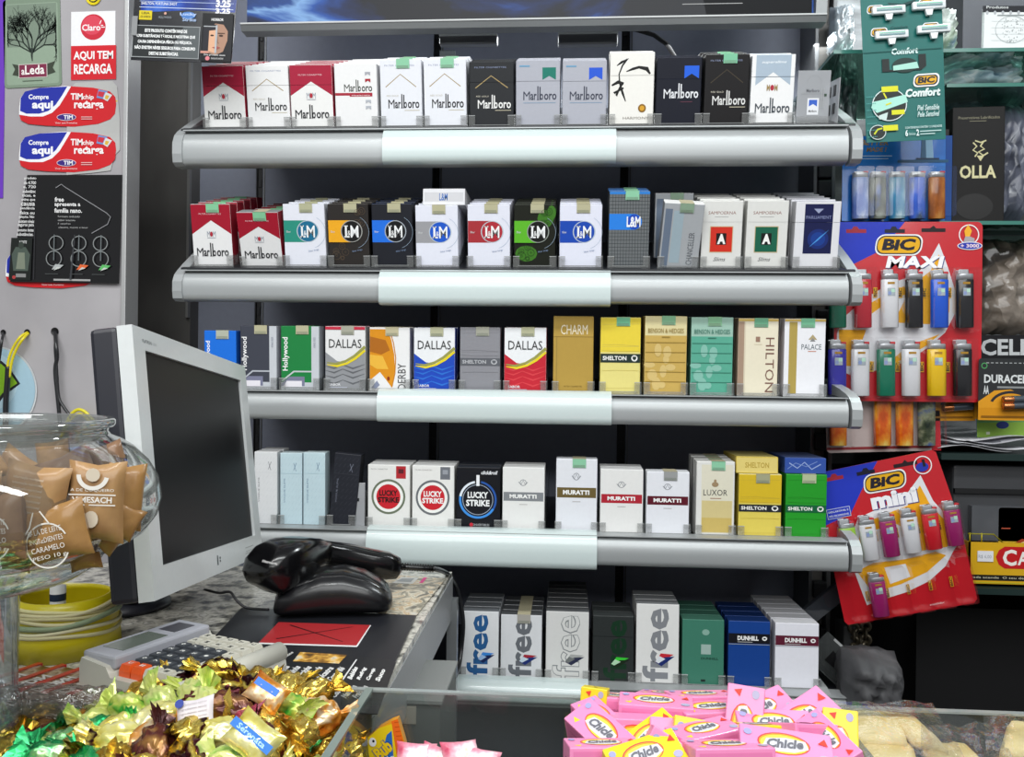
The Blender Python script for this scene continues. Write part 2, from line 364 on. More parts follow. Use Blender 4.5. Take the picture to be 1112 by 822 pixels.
def d_lucky_blue(g):
    g.ring(27, 43, 24, 3, '#e4ecf4', 36, 100, 170, 26); g.ring(27, 43, 24, 3, '#3f8fe0', 36, 170, 330, 26); g.ring(27, 43, 24, 2.6, '#2858a8', 36, -30, 80, 26); g.ring(27, 43, 19.5, .8, '#a8b4c4', 36, 0, 360, 21)
    g.rect(25, 62, 29, 77, '#f2f4f8'); g.text('LUCKY', 14, 45, 40, 54, '#f2f4f4', .04); g.text('STRIKE', 12, 34, 42, 43, '#f2f4f4', .04); g.text('click&roll', 31, 78, 52, 83, '#e8eaf0', .03, .3)
    g.text('CONVERTIBLES', 18, 7, 42, 10, '#c8ccd0', .0); g.ell(19, 8.6, 2.4, 2.6, '#d03040', 12)
def d_mur(band, txt='#f4f4f2', top=False):
    def f(g):
        g.rect(1, 42, 54, 54, band); g.text('MURATTI', 9, 45.5, 45, 51, txt, .05); g.ring(27, 67, 4.4, .8, '#90949a', 14); g.line([(21, 68), (24, 64), (27, 70), (30, 64), (33, 68)], .9, '#84888e'); g.rect(22, 37, 33, 37.8, '#b4b0b0')
    return f
def d_luxor(g): g.rect(7, 4, 53, 84, '#e0dcc8'); g.rect(8, 5, 52, 42, '#d4c48c'); g.rect(8, 5, 52, 22, '#ccb468'); g.text('LUXOR', 10, 48, 45, 55, '#4a4a48', .0); g.ell(27, 61, 5, 3, '#a08868', 12); g.ell(27, 65, 2, 2, '#a08868', 10); g.rect(20, 44.5, 36, 45.2, '#a87058')
def d_free(c, bg, outline=None, prism=('#e03040', '#28305c', '#dfe4ea'), u=(8, 40)):
    def f(g):
        a, b = u
        g.text('free', a, 3, b, 83, c, .028, 0, 90)
        if outline: g.text('free', a+.8, 3.8, b-.8, 82.2, outline, .004, 0, 90)
        g.poly([(25, 24), (32, 34), (49, 33), (36, 27)], prism[0]); g.poly([(25, 24), (37, 30), (50, 31), (33, 20)], prism[1]); g.poly([(25, 25), (30, 31), (38, 28), (29, 23)], prism[2])
    return f
def d_dun_green(g): g.rect(25, 42, 38, 55, '#a0b8b0'); g.text('DUNHILL', 25, 35, 48, 38, '#20443a', .03); g.ell(31, 71, 5, 4, '#88b0a2', 14); g.rect(25, 6, 31, 9, '#1c2c28')
def d_dun(band, txt='#f2f2f0'):
    def f(g): g.rect(0, 58, 55, 71, band); g.text('DUNHILL', 12, 62, 40, 68, txt, .05); g.ell(48, 65, 3.4, 2.8, txt, 12); g.rect(46.5, 64, 49.5, 66, band); g.rect(12, 59.6, 32, 60.4, '#b8b8b8'); g.rect(0, 56.6, 55, 57.4, '#98a0a8')
    return f
# key: (front, side, top, design, lid, seal, description, background colour of the seal)
W_ = '#ececec'
PK = {
 'm_red': ('#ececea', '#a81f3c', '#d8d0d0', d_marl_red, 1, None), 'm_gold': (W_, '#e4e4e4', '#e8e8e8', d_marl_gold, 1, None), 'm_small': (W_, '#e4e4e4', '#e8e8e8', d_marl_small, 0, None),
 'm_goldseal': ('#e6e8ee', '#e0e2e8', '#e8e8ee', d_marl_gold, 0, '#8cc8a4'), 'm_black': ('#26282b', '#2a2c30', '#4a4c50', d_marl_black, 1, None), 'm_silv_g': ('#aeb0ba', '#9a9ca4', '#d0d2d6', lambda g: d_marl_ribbon(g, '#1c7868'), 1, None),
 'm_silv_b': ('#aeb0ba', '#9a9ca4', '#d0d2d6', lambda g: d_marl_ribbon(g, '#2858d0'), 1, None), 'm_brush': ('#eceae4', '#e4e2dc', '#f0eee8', d_brush, 1, None), 'm_blue': ('#0c1020', '#0c1020', '#3c4254', d_marl_blue, 1, None),
 'm_blackseal': ('#131113', '#181818', '#e0e2e0', lambda g: d_marl_gold(g, '#dcdcda', '#40382c'), 0, '#7cc09c'), 'm_silver': (W_, '#dfe3e6', '#eceeee', d_marl_silver, 1, None),
 'm_soft': ('#e8e8e8', '#8e1428', '#8a8c8c', d_marl_soft, 0, '#86c89c'),
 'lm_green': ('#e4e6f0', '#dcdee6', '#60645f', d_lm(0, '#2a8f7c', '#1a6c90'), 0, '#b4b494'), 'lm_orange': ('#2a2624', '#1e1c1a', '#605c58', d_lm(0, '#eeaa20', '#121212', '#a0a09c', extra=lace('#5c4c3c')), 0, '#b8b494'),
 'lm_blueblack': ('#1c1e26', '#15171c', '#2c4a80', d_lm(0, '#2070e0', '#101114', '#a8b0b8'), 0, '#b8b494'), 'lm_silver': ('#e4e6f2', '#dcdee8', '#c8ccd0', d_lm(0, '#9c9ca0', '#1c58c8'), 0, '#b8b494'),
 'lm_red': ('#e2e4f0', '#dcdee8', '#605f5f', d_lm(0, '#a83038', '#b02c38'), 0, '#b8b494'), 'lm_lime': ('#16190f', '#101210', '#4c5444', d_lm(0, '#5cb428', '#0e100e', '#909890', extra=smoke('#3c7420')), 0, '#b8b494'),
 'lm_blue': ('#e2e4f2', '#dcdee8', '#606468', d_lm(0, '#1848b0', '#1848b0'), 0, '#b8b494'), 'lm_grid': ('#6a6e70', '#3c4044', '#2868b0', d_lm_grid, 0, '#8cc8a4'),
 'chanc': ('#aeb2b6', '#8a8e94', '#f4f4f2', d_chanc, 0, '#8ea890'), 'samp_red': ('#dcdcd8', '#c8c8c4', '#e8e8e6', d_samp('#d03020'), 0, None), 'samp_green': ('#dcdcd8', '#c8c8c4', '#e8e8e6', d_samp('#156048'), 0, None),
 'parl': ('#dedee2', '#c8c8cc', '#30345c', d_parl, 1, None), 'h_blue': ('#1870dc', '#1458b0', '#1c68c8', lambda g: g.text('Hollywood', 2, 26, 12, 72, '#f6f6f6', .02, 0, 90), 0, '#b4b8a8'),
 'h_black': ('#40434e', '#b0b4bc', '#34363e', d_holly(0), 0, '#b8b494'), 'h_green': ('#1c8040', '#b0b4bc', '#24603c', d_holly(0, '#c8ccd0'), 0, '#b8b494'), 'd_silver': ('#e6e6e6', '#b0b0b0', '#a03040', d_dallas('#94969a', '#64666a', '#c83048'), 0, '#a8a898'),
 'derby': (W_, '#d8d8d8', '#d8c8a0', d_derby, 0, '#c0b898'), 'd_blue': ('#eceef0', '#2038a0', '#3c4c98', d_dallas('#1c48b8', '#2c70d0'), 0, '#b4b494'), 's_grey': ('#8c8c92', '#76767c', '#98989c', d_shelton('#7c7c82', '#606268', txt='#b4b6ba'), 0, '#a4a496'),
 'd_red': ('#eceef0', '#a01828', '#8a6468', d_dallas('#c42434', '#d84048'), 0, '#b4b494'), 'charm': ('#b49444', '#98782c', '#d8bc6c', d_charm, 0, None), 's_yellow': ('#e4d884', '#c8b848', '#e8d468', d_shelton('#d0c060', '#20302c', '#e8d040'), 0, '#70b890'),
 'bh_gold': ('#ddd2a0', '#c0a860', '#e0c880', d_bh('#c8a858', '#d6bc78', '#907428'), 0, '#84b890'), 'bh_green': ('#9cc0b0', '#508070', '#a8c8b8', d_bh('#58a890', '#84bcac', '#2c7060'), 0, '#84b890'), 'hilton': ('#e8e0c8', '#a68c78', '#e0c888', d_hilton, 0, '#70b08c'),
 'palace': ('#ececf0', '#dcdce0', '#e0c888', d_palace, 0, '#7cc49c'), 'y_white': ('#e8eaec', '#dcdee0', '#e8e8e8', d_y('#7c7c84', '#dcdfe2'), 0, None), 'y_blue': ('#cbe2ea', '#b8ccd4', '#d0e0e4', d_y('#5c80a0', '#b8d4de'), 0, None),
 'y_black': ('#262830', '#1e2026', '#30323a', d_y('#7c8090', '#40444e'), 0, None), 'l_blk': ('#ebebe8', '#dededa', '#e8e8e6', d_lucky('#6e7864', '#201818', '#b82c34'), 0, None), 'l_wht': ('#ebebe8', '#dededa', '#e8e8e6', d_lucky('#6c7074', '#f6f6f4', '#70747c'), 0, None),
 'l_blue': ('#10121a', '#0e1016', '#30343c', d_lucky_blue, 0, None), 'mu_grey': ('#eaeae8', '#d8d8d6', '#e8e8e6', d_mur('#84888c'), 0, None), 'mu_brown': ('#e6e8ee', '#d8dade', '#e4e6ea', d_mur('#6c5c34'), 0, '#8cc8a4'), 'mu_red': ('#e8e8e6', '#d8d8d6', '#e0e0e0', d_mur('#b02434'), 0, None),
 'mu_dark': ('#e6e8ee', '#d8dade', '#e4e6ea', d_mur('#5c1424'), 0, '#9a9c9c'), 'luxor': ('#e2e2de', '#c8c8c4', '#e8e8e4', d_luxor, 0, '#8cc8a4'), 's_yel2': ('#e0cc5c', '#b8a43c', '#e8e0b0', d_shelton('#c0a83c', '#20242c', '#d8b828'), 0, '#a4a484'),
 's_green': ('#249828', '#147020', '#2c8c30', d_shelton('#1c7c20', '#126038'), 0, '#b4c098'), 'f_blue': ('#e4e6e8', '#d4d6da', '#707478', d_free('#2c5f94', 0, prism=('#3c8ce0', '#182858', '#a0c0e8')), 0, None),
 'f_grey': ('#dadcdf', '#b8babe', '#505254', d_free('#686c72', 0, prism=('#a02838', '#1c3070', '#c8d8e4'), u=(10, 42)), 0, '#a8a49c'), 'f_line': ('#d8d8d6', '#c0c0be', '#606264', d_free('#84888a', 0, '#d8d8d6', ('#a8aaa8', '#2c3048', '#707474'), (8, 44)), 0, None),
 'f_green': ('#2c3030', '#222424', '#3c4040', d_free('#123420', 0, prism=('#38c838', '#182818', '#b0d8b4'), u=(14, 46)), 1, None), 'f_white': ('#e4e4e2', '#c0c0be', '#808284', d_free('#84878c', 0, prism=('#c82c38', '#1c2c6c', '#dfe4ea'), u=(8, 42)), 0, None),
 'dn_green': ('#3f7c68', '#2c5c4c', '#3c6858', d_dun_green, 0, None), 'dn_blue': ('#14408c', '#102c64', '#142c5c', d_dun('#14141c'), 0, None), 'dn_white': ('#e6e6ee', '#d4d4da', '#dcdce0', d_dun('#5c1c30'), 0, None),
}
_pm = {}
def pack_meshes(key, W, H, D=.022):
    k = (key, round(W, 3), round(H, 3))
    if k in _pm: return _pm[k]
    fr, sd, tp, des, lid, seal = PK[key]
    mb = MB(); b = bmesh.new(); bmesh.ops.create_cube(b, size=1)
    for v in b.verts: v.co = Vector((v.co.x*W, D/2+v.co.y*D, H/2+v.co.z*H))
    bmesh.ops.bevel(b, geom=b.edges[:], offset=.0009, segments=2, profile=.5, affect='EDGES')
    b.normal_update(); vs = [v.co[:] for v in b.verts]; b.verts.index_update()
    for f in b.faces:
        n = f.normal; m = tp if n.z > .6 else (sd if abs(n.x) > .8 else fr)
        mb.raw(vs, [[v.index for v in f.verts]], m)
    b.free()
    g = G(mb, W*.985/55, H*.985/87, ox=-W/2+.0075*W, oz=.0075*H); des(g)
    src = o_me(mb)
    parts = {}
    if lid:
        s = H*.69
        for nm, up in (('box', False), ('lid', True)):
            q = bmesh.new(); q.from_mesh(src); bmesh.ops.bisect_plane(q, geom=q.verts[:]+q.edges[:]+q.faces[:], plane_co=(0, 0, s+(.0004 if up else 0)), plane_no=(0, 0, 1), clear_outer=not up, clear_inner=up)
            x = bpy.data.meshes.new(nm)
            for m in src.materials: x.materials.append(m)
            q.to_mesh(x); q.free(); parts[nm] = x
    else: parts['box'] = src
    if seal:
        mb = MB(); w = .0085; x0 = -W*.17-w/2+W*.15; y = -.0009
        mb.box(x0, y, H-.011, x0+.0155*.6+w*.9, y+.0004, H+.0006, seal); mb.box(x0, y, H+.0002, x0+.0155*.6+w*.9, D, H+.0006, '#c8c0a0')
        gg = G(mb, .001, .001, y=y); 
        for i in range(3): gg.rect(x0*1000+1, H*1000-10.6+i*1.2, x0*1000+15.6, H*1000-10.1+i*1.2, '#707a6c'); gg.L -= 1
        o2 = mb.build('t2'); parts['tax_seal'] = o2.data; bpy.data.objects.remove(o2)
    _pm[k] = parts; return parts
def o_me(mb):
    o = mb.build('box'); me = o.data; bpy.data.objects.remove(o); return me
def make_pack(key, W, H, mw, label, group=None, D=.022, cat='cigarette pack'):
    t = empty('cigarette_pack', mw, label, cat, group)
    for nm, me in pack_meshes(key, W, H, D).items():
        o = bpy.data.objects.new(nm, me); C.objects.link(o); child(o, t)
    return t
# ------------------------------------------------------------------ the rack
RAIL = mat('#a9adae', rough=.36, metal=.22, bump=.02, bscale=300, var=.02)
COVER = mat('#cfdcdb', rough=.3, coat=.6, var=.02)
PANEL = mat('#8b90a0', rough=.6, bump=.05, bscale=90, var=.08)
STEEL = ramp_mat('brushed_steel', [(.3, '#4e4d4b'), (.5, '#64625f'), (.7, '#7a7875')], scale=6, rough=.45, metal=.15, detail=8, stretch=(1, 1, .4))
DARKM = mat('#26272a', rough=.5, metal=.3, bump=.03, bscale=150)
BLACKM = mat('#0c0c0e', rough=.5)
POSTM = mat('#6c6e70', rough=.4, metal=.6)
TRAY = mat('#1c1e22', rough=.35)
ACR = clear('clear_acrylic', tint='#f4f6f6', diff=.10, dcol='#c8cccc', gloss=.06, edge=.5)
TAB = clear('frosted_tab', tint='#f2f2f2', diff=.10, dcol='#d8dad8', gloss=.05, edge=.25)
YR, YP, YB = 1.035, 1.064, 1.33
rad = math.radians
ROWS = [  # yb, rail top, rail bottom, slope, lean, cover x range and y range
 dict(n='top', yb=140, rt=141, rb=177, s=rad(24), t=rad(11), cov=(415, 669, 137, 176), xl=188),
 dict(n='second', yb=292, rt=297, rb=328, s=rad(17.5), t=rad(11), cov=(411, 663, 292, 331), xl=188),
 dict(n='third', yb=427, rt=430, rb=459, s=rad(5), t=rad(3), cov=(409, 664, 424, 460), xl=190),
 dict(n='fourth', yb=578, rt=582, rb=612, s=rad(3), t=rad(2), cov=(397, 648, 577, 617), xl=200),
 dict(n='lowest', yb=738, rt=747, rb=768, s=rad(-1), t=rad(0), cov=(484, 639, 742, 764), xl=300)]
rack = empty('cigarette_rack', Vector((0, YB, .2)), 'tall metal cigarette display rack with five silver-fronted shelves and a dark back', 'display rack')
RI = Matrix.Translation((0, -YB, -.2))
def rpart(mb, name, parent=None):
    o = mb.build(name); o.data.transform(RI); child(o, rack)
    return o
zt = at(556, -60, YB).z
# back panels between the slotted uprights
for k, (a, b) in enumerate(((207, 277), (284, 468), (476, 672), (681, 874))):
    mb = MB(); xa, xb = at(a, 300, YB).x, at(b, 300, YB).x
    mb.box(xa, YB, .3, xb, YB+.006, zt, PANEL, .001); mb.box(xa+.002, YB-.002, .3, xa+.004, YB, zt, POSTM); rpart(mb, 'back_panel')
for a, b in ((277, 284), (468, 476), (672, 681), (874, 881)):
    mb = MB(); xa, xb = at(a, 300, YB).x, at(b, 300, YB).x
    mb.box(xa, YB+.004, .3, xb, YB+.02, zt, BLACKM); mb.box(xa, YB+.0005, .3, xa+.0015, YB+.012, zt, DARKM); mb.box(xb-.0015, YB+.0005, .3, xb, YB+.012, zt, DARKM)
    z = .5
    while z < zt-.05: mb.box(xa+.003, YB+.002, z, xb-.003, YB+.005, z+.012, DARKM); z += .03
    rpart(mb, 'slotted_upright')
mb = MB(); xa, xb = at(882, 300, 1.25).x, at(906, 300, 1.25).x     # right side profile
mb.box(xa, 1.25, .2, xa+.006, 1.33, zt, POSTM, .001); mb.box(xa+.008, 1.262, .2, xb-.008, 1.33, zt, STEEL, .001); mb.box(xb-.006, 1.25, .2, xb, 1.33, zt, POSTM, .001)
for yy in (120, 185, 205, 345, 480, 640, 690): z = at(890, yy, 1.25).z; mb.box(xa+.006, 1.245, z-.012, xb-.006, 1.262, z+.012, DARKM, .002)
rpart(mb, 'side_post')
def rail_prof(z0, z1, y0, d):
    h = z1-z0; p = []
    for i in range(9):
        a = math.pi/2*i/8; p.append((y0+d*(1-math.cos(a*.55)/1.0)*1.6 if False else y0+d*(1-math.sin(math.pi/2-a*.9))*.8, z0+h*(.25+.75*math.sin(a))))
    return [(y0+d, z0), (y0+.006, z0), (y0+.001, z0+h*.06), (y0, z0+h*.2), (y0-.001, z0+h*.45), (y0, z0+h*.68), (y0+.003, z0+h*.84), (y0+.007, z0+h*.94), (y0+.012, z1), (y0+d, z1)]
rowz = []
for R_ in ROWS:
    zb = at(540, R_['yb'], YP).z; z1 = at(540, R_['rt']-2.5, YR).z; z0 = at(540, R_['rb'], YR).z; rowz.append(zb)
    xl = at(R_['xl'], R_['rb'], YR).x; xr = at(936, R_['rb'], YR).x; s = R_['s']
    sh = MB(); L = .255                            # sloping deck
    dk = [(YR+.012, zb-.002), (YP+L*math.cos(s), zb-.002+L*math.sin(s)), (YP+L*math.cos(s), zb-.012+L*math.sin(s)), (YR+.012, zb-.014)]
    sh.extrude(dk, 'x', xl+.004, xr-.004, TRAY)
    shelf = rpart(sh, 'shelf')
    def sp(mb, name): o = mb.build(name); o.data.transform(RI); child(o, shelf); return o
    mb = MB(); mb.extrude(rail_prof(z0, z1, YR, .022), 'x', xl+.012, xr-.016, RAIL, smooth=True); mb.box(xl+.012, YR+.001, z1-.0006, xr-.016, YR+.028, z1+.0006, RAIL); recalc(sp(mb, 'front_rail'))
    c0, c1, cy0, cy1 = R_['cov']; za, zc = at(540, cy1, YR-.004).z, at(540, cy0, YR-.004).z
    mb = MB(); xa, xb = at(c0, cy1, YR-.004).x, at(c1, cy1, YR-.004).x
    pr = rail_prof(za, zc, YR-.005, .024); inner = [(y+.0015, z) for y, z in pr]
    mb.extrude(pr, 'x', xa, xb, COVER, smooth=True); mb.box(xa, YR+.012, zc-.001, xb, YR+.022, zc+.0004, COVER); recalc(sp(mb, 'price_cover'))
    for sx, x in ((-1, xl), (1, xr)):
        if R_['n'] == 'lowest' and sx > 0: x = at(905, 760, YR).x
        mb = MB(); h = z1-z0; s2 = {'top': rad(29), 'second': rad(29), 'third': rad(10), 'fourth': rad(5), 'lowest': rad(0)}[R_['n']]; tn = math.tan(s2); l_ = .125
        pf = [(YR+.006, z0-.001), (YR-.001, z0+h*.06), (YR-.003, z0+h*.3), (YR-.003, z0+h*.62), (YR+.002, z0+h*.86), (YR+.010, z1+.001), (YR+.024, z1+.004+.012*tn), (YR+.05, z1+.005+.040*tn), (YR+l_, z1+.004+l_*tn*.95), (YR+l_+.02, z1-.004+l_*tn), (YR+l_+.02, z1-.018+l_*tn), (YR+.05, z1-.018+.02*tn), (YR+.026, z1-.014), (YR+.024, z0)]
        a, b = sorted((x, x-sx*.0125)); mb.extrude(pf, 'x', a, b, RAIL, smooth=False)
        recalc(sp(mb, 'end_cap'))
# header light box
mb = MB(); yh = 1.13; xa, xb = at(262, 30, yh).x, at(897, 30, yh).x; zb_ = at(540, 29.5, yh).z; zt_ = at(540, 21.5, yh).z
HD = mat('#7e8182', rough=.4, metal=.4)
mb.extrude([(yh, zb_), (yh-.004, zt_), (yh+.012, zt_+.002), (yh+.02, zt_+.002), (yh+.02, zb_)], 'x', xa, xb, HD); mb.box(xa, yh-.0045, zt_-.002, xb, yh+.002, zt_, '#c4c6c6'); rpart(recalc and mb, 'header_bar')
mb = MB(); xp = at(886, 0, yh).x; yf = yh+.010
PIC = ramp_mat('blue_swirl_print', [(.0, '#020306'), (.46, '#060a16'), (.53, '#0c2250'), (.59, '#1c4c9c'), (.64, '#7ca4d4'), (.68, '#1c4488'), (.8, '#080e24'), (1, '#04060c')], scale=2.2, rough=.5, dist=1.6, detail=5, coat=0, stretch=(1.4, 1, 3.2))
mb.box(xa+.004, yf, zt_, xp, yf+.01, zt+.02, PIC); g = G(mb, 1, 1, eps=.0001, y=yf)
X_ = lambda p: at(p, 10, yh).x
Z_ = lambda p: at(540, p, yh).z
g.poly([(X_(770), Z_(24)), (X_(884), Z_(24)), (X_(884), zt), (X_(735), zt)], mat('#0c0e12', rough=.6, spec=.2))
g.rect(X_(742), Z_(5), X_(808), Z_(4.2), '#a0a0a0')
rpart(mb, 'picture_panel')
mb = MB(); mb.extrude([(X_(886), zt_), (X_(898), zt_), (X_(906), zt+.02), (X_(892), zt+.02)], 'y', yh, yh+.02, HD); rpart(mb, 'header_side')
for a, b, c, d in ((477, 540, 37, 48), (606, 671, 35, 48)):
    mb = MB(); p = at(a, d, 1.2); q = at(b, c, 1.2); mb.box(p.x, 1.2, p.z, q.x, 1.215, q.z, POSTM, .002); mb.box(p.x+.01, 1.205, q.z-.002, q.x-.01, 1.21, q.z+.03, POSTM); mb.box(p.x, 1.195, q.z-.002, q.x, 1.215, q.z, '#b0b4b4'); rpart(mb, 'header_clip')
mb = MB(); mb.tube([at(*p, 1.25) for p in ((668, 30), (690, 32), (710, 38), (724, 48), (733, 62), (738, 90))], .0035, '#1c1c1e'); tag(mb.build('power_cable'), 'thick black cable bending down behind the top shelf packs', 'cable')
mb = MB(); p = at(477, 64, 1.28); q = at(494, 54, 1.28); mb.box(p.x, 1.28, p.z, q.x, 1.285, q.z, ACR, .001); mb.box(p.x, 1.2845, p.z, q.x, 1.2865, q.z, '#b8bcc0'); tag(mb.build('plastic_card'), 'small pale plastic card on the rack back above the chevron packs', 'card')
# ------------------------------------------------------------------ packs in their columns
ORD = ['second', 'third', 'fourth', 'fifth', 'sixth', 'seventh', 'eighth', 'ninth', 'tenth', 'eleventh']
COLS = [
 [('m_red', 223, 268, 72, 5, 'red-topped white pack with dark lettering, leftmost'), ('m_gold', 270, 316, 71, 5, 'unsealed white pack with thin gold chevron'),
  ('m_red', 317, 363, 71, 5, 'red-topped white pack standing third from left'), ('m_small', 365, 411, 69, 5, 'white pack with small lettering over a red bar'),
  ('m_goldseal', 414, 459, 65, 3, 'green-sealed white chevron pack, left of two'), ('m_goldseal', 461, 507, 64, 3, 'green-sealed white chevron pack, right of two'),
  ('m_black', 510, 558, 67, 3, 'charcoal pack with gold chevron and no seal'), ('m_silv_g', 560, 608, 66, 3, 'silver pack with a green ribbon mark'), ('m_silv_b', 610, 658, 66, 3, 'silver pack with a bright blue ribbon mark'),
  ('m_brush', 661, 709, 57, 2, 'cream pack with black brush strokes'), ('m_blue', 711, 760, 63, 3, 'navy pack with a blue ribbon mark'), ('m_blackseal', 763, 811, 59, 3, 'black pack with green seal and faint chevron'),
  ('m_silver', 813, 860, 60, 2, 'white pack with pale grey-blue top')],
 [('m_soft', 211, 254, 222, 5, 'green-sealed red soft pack, leftmost'), ('m_soft', 260, 305, 231, 6, 'red and white soft pack tipping forward'),
  ('lm_green', 310, 355, 222, 4, 'white pack with teal band and teal disc'), ('lm_orange', 358, 402, 222, 4, 'black pack with orange band'), ('lm_blueblack', 405, 449, 222, 4, 'black pack with bright blue band'),
  ('lm_silver', 452, 498, 223, 3, 'white pack with grey band and blue disc'), ('lm_red', 508, 554, 222, 4, 'white pack with red band and disc'), ('lm_lime', 558, 603, 222, 4, 'black pack with lime green band and smoke'),
  ('lm_blue', 607, 653, 222, 4, 'white pack with dark blue band and disc'), ('lm_grid', 660, 704, 208, 3, 'tall grey checked pack with blue band'), ('chanc', 714, 757, 222, 2, 'silver pack with crooked white top'),
  ('samp_red', 760, 804, 218, 5, 'white pack with red square'), ('samp_green', 808, 853, 218, 5, 'white pack with dark green square'), ('parl', 860, 909, 219, 6, 'white pack with wide navy panel and blue streak')],
 [('h_blue', 222, 257, 359, 1, 'bright blue pack peeping over the monitor'), ('h_black', 261, 301, 354, 1, 'charcoal pack with upright white lettering'), ('h_green', 305, 347, 354, 1, 'green pack with upright white lettering'),
  ('d_silver', 353, 397, 355, 2, 'white and silver pack with yellow swoosh'), ('derby', 401, 445, 356, 2, 'white pack with an orange fish-tail picture'), ('d_blue', 449, 494, 356, 2, 'white and blue pack with yellow swoosh'),
  ('s_grey', 499, 543, 356, 1, 'plain grey pack with darker band'), ('d_red', 547, 593, 356, 2, 'white and red pack with yellow swoosh'), ('charm', 600, 644, 344, 2, 'tall mustard gold pack with white name'),
  ('s_yellow', 651, 695, 345, 1, 'tall pale yellow pack with black band'), ('bh_gold', 699, 745, 344, 2, 'tall pack with mottled gold lower part'), ('bh_green', 749, 795, 345, 2, 'tall pack with mottled sea-green lower part'),
  ('hilton', 800, 844, 346, 2, 'tall cream pack with brown downward lettering'), ('palace', 850, 895, 347, 2, 'tall white pack with a gold stripe')],
 [('y_white', 276, 301, 491, 2, 'slim white pack just right of the monitor'), ('y_blue', 304, 328, 492, 1, 'slim pale blue pack, left one of the pair'), ('y_blue', 329, 353, 492, 1, 'slim pale blue pack, right one of the pair'),
  ('y_black', 357, 386, 493, 1, 'slim dark patterned pack leaning over'), ('l_blk', 399, 445, 505, 2, 'white pack with red disc and black lettering'), ('l_wht', 447, 493, 506, 2, 'white pack with red disc and white lettering'),
  ('l_blue', 495, 543, 508, 2, 'black pack with glowing blue ring'), ('mu_grey', 545, 591, 508, 2, 'white pack with grey band'), ('mu_brown', 603, 648, 499, 1, 'tall green-sealed white pack with brown band'),
  ('mu_red', 651, 698, 510, 2, 'white pack with bright red band'), ('mu_dark', 701, 748, 513, 1, 'grey-sealed white pack with maroon band'), ('luxor', 755, 797, 502, 3, 'tall cream and pale gold pack'),
  ('s_yel2', 801, 848, 516, 2, 'bright yellow pack with black band'), ('s_green', 852, 897, 516, 2, 'vivid green pack with green seal')],
 [('f_blue', 500, 541, 664, 4, 'white pack with huge blue upright lettering'), ('f_grey', 543, 588, 668, 4, 'white pack with huge grey lettering under a paper seal'), ('f_line', 592, 639, 664, 7, 'white pack with huge outlined lettering'),
  ('f_green', 643, 688, 669, 3, 'charcoal pack with huge dark green lettering'), ('f_white', 690, 737, 656, 3, 'taller white pack with huge grey lettering'), ('dn_green', 740, 786, 673, 4, 'sea-green pack with a pale square'),
  ('dn_blue', 790, 836, 675, 4, 'deep blue pack with black band'), ('dn_white', 841, 889, 677, 6, 'white pack with maroon band')]]
def shelf_frame(px, yb, r, dy=0.0, extra=0.0):
    p = at(px, yb, YP); p.z = rowz[r]; return Matrix.Translation(p+Vector((0, dy, 0))) @ Matrix.Rotation(ROWS[r]['t']+extra, 4, 'X')
placed = {}
